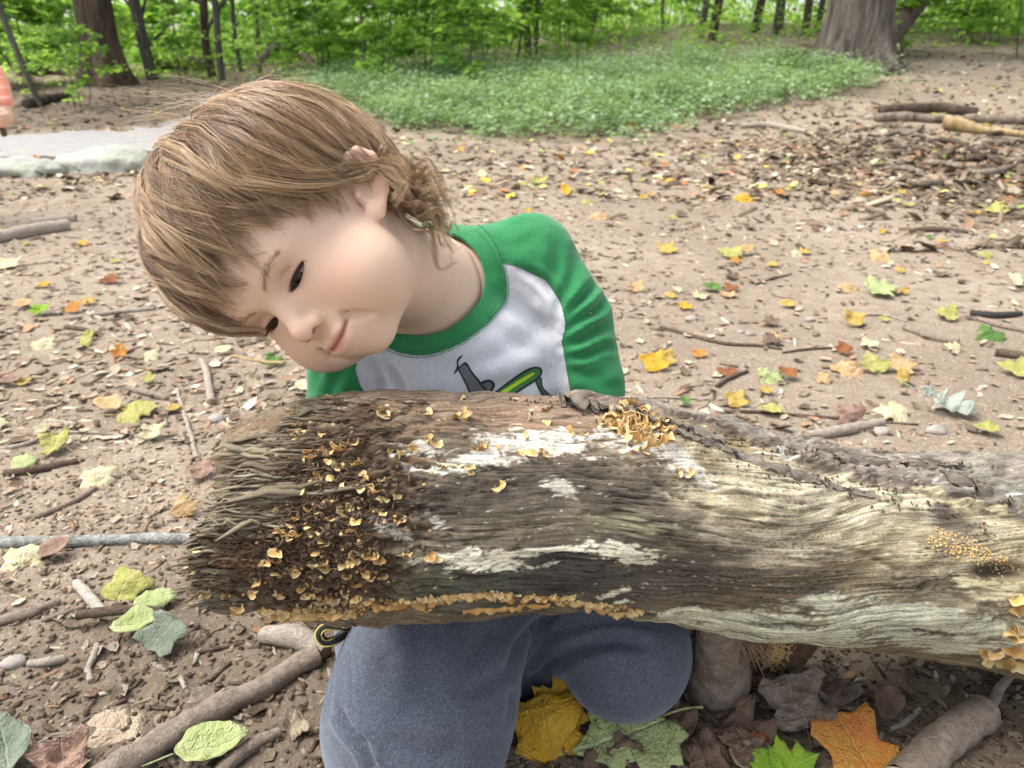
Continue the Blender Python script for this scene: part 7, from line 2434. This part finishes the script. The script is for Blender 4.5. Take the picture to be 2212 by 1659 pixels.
stick([(95, 900), (140, 908), (165, 915)], [0.0046, 0.005, 0.0046], 'pale', 'short peeled stick left of the peach coloured leaf')
stick([(0, 960), (60, 945), (110, 930), (200, 932), (320, 938)], [0.004, 0.0040, 0.0036, 0.0028, 0.0022], 'pale', 'very long thin twig crossing the ground left of the log')
stick([(10, 1022), (90, 1012), (165, 990)], [0.0060, 0.0066, 0.005], 'brown', 'knobbly brown twig below the green leaf with yellow tip', 10, knots=3)
stick([(80, 1112), (150, 1085), (205, 1052)], [0.0046, 0.0044, 0.0036], 'grey', 'grey twig slanting above the lichen-covered stick')
stick([(275, 838), (330, 852), (360, 860)], [0.006, 0.007, 0.006], 'grey', 'grey stub of wood above the pale maple leaf', 10)
stick([(1942, 1700), (2000, 1640), (2060, 1592), (2125, 1545)], [0.0165, 0.0170, 0.0172, 0.0165], 'grey', 'thick grey branch piece with broken end in the lower right corner', 18, rnd=0.18)
stick([(1470, 1495), (1540, 1552), (1612, 1612)], [0.0028, 0.0030, 0.0026], 'brown', 'thin brown twig running down from the child\'s left knee')
stick([(1522, 1548), (1580, 1535), (1632, 1512)], [0.0032, 0.0034, 0.0030], 'brown', 'thin twig crossing the brown twig below the branch stump')
stick([(2140, 1535), (2155, 1490), (2178, 1462), (2225, 1440)], [0.0044, 0.0050, 0.0048, 0.0040], 'pale', 'crooked pale twig at the right edge under the log')
stick([(1770, 1425), (1800, 1455), (1832, 1478)], [0.0028, 0.0030, 0.0026], 'grey', 'thin grey twig under the right half of the log')
stick([(1830, 1480), (1920, 1510), (1990, 1540)], [0.0030, 0.0032, 0.0026], 'brown', 'long reddish twig above the thick grey branch piece')
stick([(1928, 1560), (1960, 1545), (1990, 1525)], [0.0026, 0.003, 0.0026], 'pale', 'small pale twig left of the thick grey branch piece')
stick([(1428, 706), (1490, 722), (1560, 742), (1640, 750), (1690, 756)], [0.0040, 0.0050, 0.0046, 0.0036, 0.0026], 'brown', 'long thin dark twig on the bare soil right of the child')
stick([(1690, 765), (1750, 758), (1840, 748)], [0.0026, 0.0030, 0.0022], 'brown', 'thin twig continuing right of the long dark twig')
stick([(1955, 712), (2010, 728), (2068, 746)], [0.0090, 0.0095, 0.0085], 'grey', 'short dark grey stick left of the green leaf by the black stick', 12)
stick([(2095, 676), (2150, 682), (2205, 680)], [0.008, 0.009, 0.007], 'black', 'black stick near the right edge', 10)
stick([(2110, 690), (2160, 706), (2215, 716)], [0.006, 0.007, 0.006], 'grey', 'grey stick just below the black stick', 10)
stick([(1548, 834), (1575, 815), (1615, 803)], [0.0044, 0.0052, 0.004], 'brown', 'bent dark twig above the log between two leaves')
stick([(1370, 862), (1440, 852), (1530, 858)], [0.0026, 0.0028, 0.0022], 'pale', 'thin pale twig curving out from behind the sleeve')
stick([(1740, 940), (1820, 930), (1905, 912)], [0.0080, 0.010, 0.008], 'pale', 'flat pale piece of bark lying close behind the log', 10)
stick([(1560, 885), (1700, 893), (1860, 905), (1980, 918)], [0.003, 0.0034, 0.0030, 0.002], 'brown', 'long straight twig lying behind the log')
stick([(2150, 765), (2190, 772), (2230, 776)], [0.009, 0.010, 0.009], 'brown', 'brown stick end at the right edge above the cut leaf', 10)
stick([(1960, 503), (2020, 500), (2090, 504)], [0.010, 0.012, 0.008], 'brown', 'dark half-buried stick on the bare soil near the right edge', 8)
stick([(1600, 275), (1660, 276), (1740, 290)], [0.022, 0.024, 0.018], 'pale', 'pale stick on the litter below the ground cover', 8)
for k in range(60):
    px, py = fr_.uniform(-10, 2220), 300 + 1350 * fr_.random()
    if 280 < px < 980 and py < 760: continue
    if 640 < px < 1500 and 430 < py: continue
    if px > 400 and 820 < py < 1480: continue
    L = fr_.uniform(30, 110); a = fr_.normal(0, 0.5)
    p = g(px, py)
    r0 = fr_.uniform(0.0014, 0.0030) * (1 if p[1] < 1.5 else 1.6)
    stick([(px, py), (px + 0.5 * L * math.cos(a), py + 0.5 * L * math.sin(a) * 0.5 + fr_.normal(0, 3)), (px + L * math.cos(a), py + L * math.sin(a) * 0.5)], [r0, r0 * 1.05, r0 * 0.7], fr_.choice(['brown', 'grey', 'pale', 'brown']), 'thin twig scattered in the ground litter', 5, group='twigs in the litter')

# ---- pebbles
nt = NT('pebble_stone'); nt.set(Base_Color=nt.mix(nt.noise(nt.coord('Object'), 160, 3), (0.20, 0.175, 0.15), (0.33, 0.30, 0.27)), Roughness=0.9); M_PEB = nt.m
for k, (px, py, s) in enumerate(((1985 - 365, 722, 0.009), (1648, 726, 0.006), (1600, 718, 0.007), (1495, 690, 0.012), (468, 905, 0.012), (480, 948, 0.010), (1750, 690, 0.010), (30, 1425, 0.010), (2020, 935, 0.014), (1905, 930, 0.012))):
    p = g(px, py)
    u = np.linspace(0, 2 * np.pi, 12, endpoint=False)[None]; v = np.linspace(-0.6, 1.0, 7)[:, None] * np.pi / 2
    X = np.cos(v) * np.cos(u); Y = np.cos(v) * np.sin(u); Z = np.sin(v) * np.ones_like(u)
    f = 1 + 0.3 * fbm(X * 1.2 + k, Y * 1.2, Z * 1.2, 2)
    V = np.stack([X * f * s * 1.3, Y * f * s, Z * f * s * 0.7], -1).reshape(-1, 3)
    i = np.arange(6)[:, None]; j = np.arange(12)[None]; j2 = (j + 1) % 12
    o = bpy.data.objects.new('pebble', mesh('pebble', V, np.stack([i * 12 + j, i * 12 + j2, (i + 1) * 12 + j2, (i + 1) * 12 + j], -1).reshape(-1, 4), M_PEB)); COL.objects.link(o)
    o.location = (p[0], p[1], float(ground_z(p[0], p[1])) + s * 0.2)
    tag(o, 'small grey pebble lying loose on the soil', 'pebble', 'pebbles on the soil')

# ---- broken branch stump propping the log, with the torn wood chunk beside it
def stump_sdf(P):
    b = g(1548, 1502); t = q(1560, 1350, 0.745)
    d = cone(P, b + np.array([0, 0.015, 0.0]), t, 0.030, 0.021)
    d = smin(d, sph(P, b + np.array([0.004, 0.012, 0.012]), 0.031), 0.012)
    d = smin(d, cone(P, b * 0.45 + t * 0.55, b * 0.4 + t * 0.6 + np.array([0.03, 0.0, 0.012]), 0.016, 0.010), 0.01)
    return d + 0.0022 * fbm(P[..., 0] * 90, P[..., 1] * 90, P[..., 2] * 60, 3).astype(np.float32)
c_ = g(1548, 1502)
V, Qq = surfnet(stump_sdf, c_ + np.array([-0.07, -0.06, -0.03]), c_ + np.array([0.10, 0.09, 0.16]), 0.0028)
o = empty('branch_stump', c_); part('bark', mesh('bark', V, Qq, SM['grey']), o)
fib = []
for k in range(90):
    t0 = q(fr_.uniform(1575, 1640), fr_.uniform(1352, 1385), 0.748)
    fib.append(tube([t0, t0 + np.array([0.008, -0.004, -0.010]) * fr_.uniform(0.6, 1.3) + fr_.normal(0, 0.002, 3), t0 + np.array([0.014, -0.006, -0.026]) * fr_.uniform(0.5, 1.3) + fr_.normal(0, 0.003, 3)], [0.0008, 0.0008, 0.0003], 4))
nt = NT('torn_fibre'); nt.set(Base_Color=nt.mix(nt.noise(nt.coord('Object'), 120, 2), (0.10, 0.062, 0.042), (0.27, 0.175, 0.115)), Roughness=0.9); M_TORN = nt.m
V, Pq = merge(fib); f_ = part('torn_fibres', mesh('torn_fibres', V, Pq, M_TORN), o); f_['kind'] = 'stuff'
tag(o, 'grey bark-covered broken branch stump under the log beside the child\'s left knee', 'stump')


def chunk_sdf(P):
    c = g(1690, 1462)
    d = ell(P, c + np.array([-0.004, 0.02, 0.022]), (0.040, 0.026, 0.026))
    d = smin(d, ell(P, c + np.array([0.012, 0.02, 0.034]), (0.026, 0.020, 0.016)), 0.01)
    return d + 0.0042 * fbm(P[..., 0] * 70, P[..., 1] * 70, P[..., 2] * 70, 4).astype(np.float32)
c_ = g(1690, 1462)
V, Qq = surfnet(chunk_sdf, c_ + np.array([-0.07, -0.03, -0.03]), c_ + np.array([0.07, 0.075, 0.075]), 0.0026, 0)
o = empty('rotten_wood_chunk', c_)
nt = NT('dark_rotten_wood'); nt.set(Base_Color=nt.mix(nt.noise(nt.coord('Object'), 120, 4), (0.035, 0.022, 0.014), (0.14, 0.085, 0.045)), Roughness=0.95); nt.bump(nt.noise(nt.coord('Object'), 300, 4), 0.8, 0.003)
part('core', mesh('core', V, Qq, nt.m, smooth=False), o)
bv = BVHTree.FromPolygons([tuple(v) for v in V], [tuple(int(k) for k in p) for p in Qq])
fl = []
for k in range(230):
    h = bv.ray_cast(Vector(q(fr_.normal(1672, 34), fr_.normal(1412, 26), 0.4)), Vector(q(1672, 1412, 1.0) - q(1672, 1412, 0.4)).normalized())
    if h[0] is None: continue
    p = np.array(h[0]); d = fr_.normal(size=3); d /= np.linalg.norm(d); l = fr_.uniform(0.0025, 0.008)
    fl.append(tube([p - d * l * 0.5, p + np.array(h[1]) * 0.001, p + d * l * 0.6 + np.array(h[1]) * 0.002], [0.0007, fr_.uniform(0.0008, 0.0022), 0.0005], 4, flat=fr_.uniform(0.25, 0.8)))
nt = NT('ochre_wood_flakes'); nt.set(Base_Color=nt.mix(nt.noise(nt.coord('Object'), 140, 2), (0.30, 0.165, 0.055), (0.60, 0.44, 0.22)), Roughness=0.85)
V, Pq = merge(fl); f_ = part('wood_flakes', mesh('wood_flakes', V, Pq, nt.m, smooth=False), o); f_['kind'] = 'stuff'
tag(o, 'crumbling chunk of wood with ochre flakes between branch stump and log', 'wood chunk')

# ------------------------------------------------------------------ second child at the left edge: orange sleeve, hand on a stick
PB = np.array([-2.10, 2.98, 0.0])
HANDP = q(14, 258, 3.0); CUFF = q(10, 222, 3.0); ELB = q(-16, 120, 3.02); SHO = q(-70, 10, 3.05)


def p2_sdf(P):
    d = cone(P, ELB, CUFF + np.array([0.0, 0, -0.01]), 0.030, 0.024)
    d = smin(d, cone(P, SHO, ELB, 0.040, 0.032), 0.01)
    tors = cone(P, PB + np.array([-0.06, 0.05, 0.42]), PB + np.array([-0.06, 0.05, 0.68]), 0.105, 0.09)
    d = smin(d, tors, 0.03)
    d = smin(d, sph(P, PB + np.array([-0.06, 0.05, 0.90]), 0.095), 0.02)
    d = smin(d, cone(P, PB + np.array([-0.06, 0.05, 0.70]), PB + np.array([-0.06, 0.05, 0.84]), 0.04, 0.04), 0.02)
    for s_ in (-1, 1):
        d = smin(d, cone(P, PB + np.array([-0.06 + 0.06 * s_, 0.05, 0.40]), PB + np.array([-0.08 + 0.07 * s_, 0.05, 0.05]), 0.062, 0.042), 0.02)
        d = smin(d, cone(P, PB + np.array([-0.08 + 0.07 * s_, 0.05, 0.035]), PB + np.array([-0.08 + 0.07 * s_, -0.05, 0.03]), 0.036, 0.03), 0.02)
    L = PB + np.array([-0.18, 0.05, 0.66])
    d = smin(d, pline(P, [L, L + np.array([-0.05, 0, -0.17]), L + np.array([-0.05, -0.04, -0.32])], [0.038, 0.032, 0.024], 0.005), 0.02)
    # fist round the stick
    d = smin(d, cone(P, CUFF, HANDP + np.array([0.004, 0.0, 0.004]), 0.019, 0.024), 0.010)
    for k in range(4):
        a = HANDP + np.array([0.016 - 0.004 * k, -0.008, 0.018 - 0.012 * k])
        d = smin(d, pline(P, [a, a + np.array([-0.010, -0.020, -0.002]), a + np.array([-0.034, -0.014, -0.003])], [0.0085, 0.0082, 0.0070], 0.002), 0.0035)
    a = HANDP + np.array([0.0, -0.012, 0.026])
    d = smin(d, pline(P, [a, a + np.array([-0.016, -0.014, 0.006]), a + np.array([-0.034, -0.012, 0.002])], [0.009, 0.008, 0.007], 0.002), 0.004)
    return d


Vq, Qq = surfnet(p2_sdf, (-2.45, 2.80, 0.0), (-1.78, 3.20, 1.02), 0.0052)
nt = NT('skin_far'); nt.set(Base_Color=(0.66, 0.40, 0.29), Roughness=0.5, Subsurface_Weight=0.15, Subsurface_Scale=0.006); M_SK2 = nt.m
o = empty('person', PB * np.array([1, 1, 0])); tag(o, 'small person at the left edge in an orange sleeve holding a stick', 'person')
part('body', mesh('body', Vq, Qq, M_SK2), o)
nt = NT('orange_knit')
st_ = nt.math('SINE', nt.math('MULTIPLY', nt.new('ShaderNodeSeparateXYZ').outputs[2], 1.0))
co = nt.coord('Object')
wv = nt.new('ShaderNodeTexWave', bands_direction='Z'); nt.l.new(co, wv.inputs[0]); wv.inputs['Scale'].default_value = 9.0
nt.set(Base_Color=nt.mix(nt.ramp(wv.outputs[0], [(0.80, 0.0), (0.92, 0.6)]), (0.74, 0.28, 0.18), (0.80, 0.46, 0.37)), Roughness=0.95, Sheen_Weight=0.3); M_OR = nt.m


def sweater_sdf(P):
    d = cone(P, ELB, CUFF, 0.038, 0.030)
    d = smin(d, cone(P, SHO, ELB, 0.048, 0.040), 0.01)
    d = smin(d, cone(P, PB + np.array([-0.06, 0.05, 0.36]), PB + np.array([-0.06, 0.05, 0.68]), 0.118, 0.098), 0.03)
    L = PB + np.array([-0.18, 0.05, 0.66])
    d = smin(d, pline(P, [L, L + np.array([-0.05, 0, -0.17]), L + np.array([-0.05, -0.04, -0.28])], [0.046, 0.040, 0.032], 0.005), 0.02)
    d = smax(d, P[..., 2] - 0.79, 0.01)
    return smax(d, -sph(P, HANDP + np.array([0, 0, 0.002]), 0.046), 0.003) + 0.003 * pn(P[..., 0] * 30, P[..., 1] * 30, P[..., 2] * 30).astype(np.float32)


Vq, Qq = surfnet(sweater_sdf, (-2.48, 2.78, 0.2), (-1.76, 3.22, 0.84), 0.0056)
part('sweater', mesh('sweater', Vq, Qq, M_OR), o)
def leg_sdf(P):
    d = None
    for s_ in (-1, 1):
        e = cone(P, PB + np.array([-0.06 + 0.06 * s_, 0.05, 0.40]), PB + np.array([-0.08 + 0.07 * s_, 0.05, 0.07]), 0.072, 0.055)
        d = e if d is None else smin(d, e, 0.02)
    return d
Vq, Qq = surfnet(leg_sdf, (-2.40, 2.90, -0.02), (-1.95, 3.20, 0.50), 0.008)
part('trousers', mesh('trousers', Vq, Qq, M_PANTS), o)
V, Pq = tube([PB + np.array([-0.06, 0.05, 0.86]) + np.array([0, 0.0, 0.02]), PB + np.array([-0.06, 0.06, 0.95]), PB + np.array([-0.06, 0.06, 1.0])], [0.098, 0.09, 0.02], 20)
part('hair', mesh('hair', V, Pq, M_CAP), o)
hp = HANDP + np.array([-0.026, -0.012, 0.0])
V, Pq = tube(spl([hp + np.array([-0.004, -0.01, 0.075]), hp + np.array([0.0, 0, 0.02]), hp, hp + np.array([0.002, 0.01, -0.03]), hp + np.array([0.004, 0.015, -0.06])], 5) - hp, [0.010] * 21, 9, rnd=0.2)
s2 = bpy.data.objects.new('stick', mesh('stick', V, Pq, SM['brown'])); COL.objects.link(s2); s2.location = hp
tag(s2, 'dark stick held in the hand below the orange sleeve', 'stick')
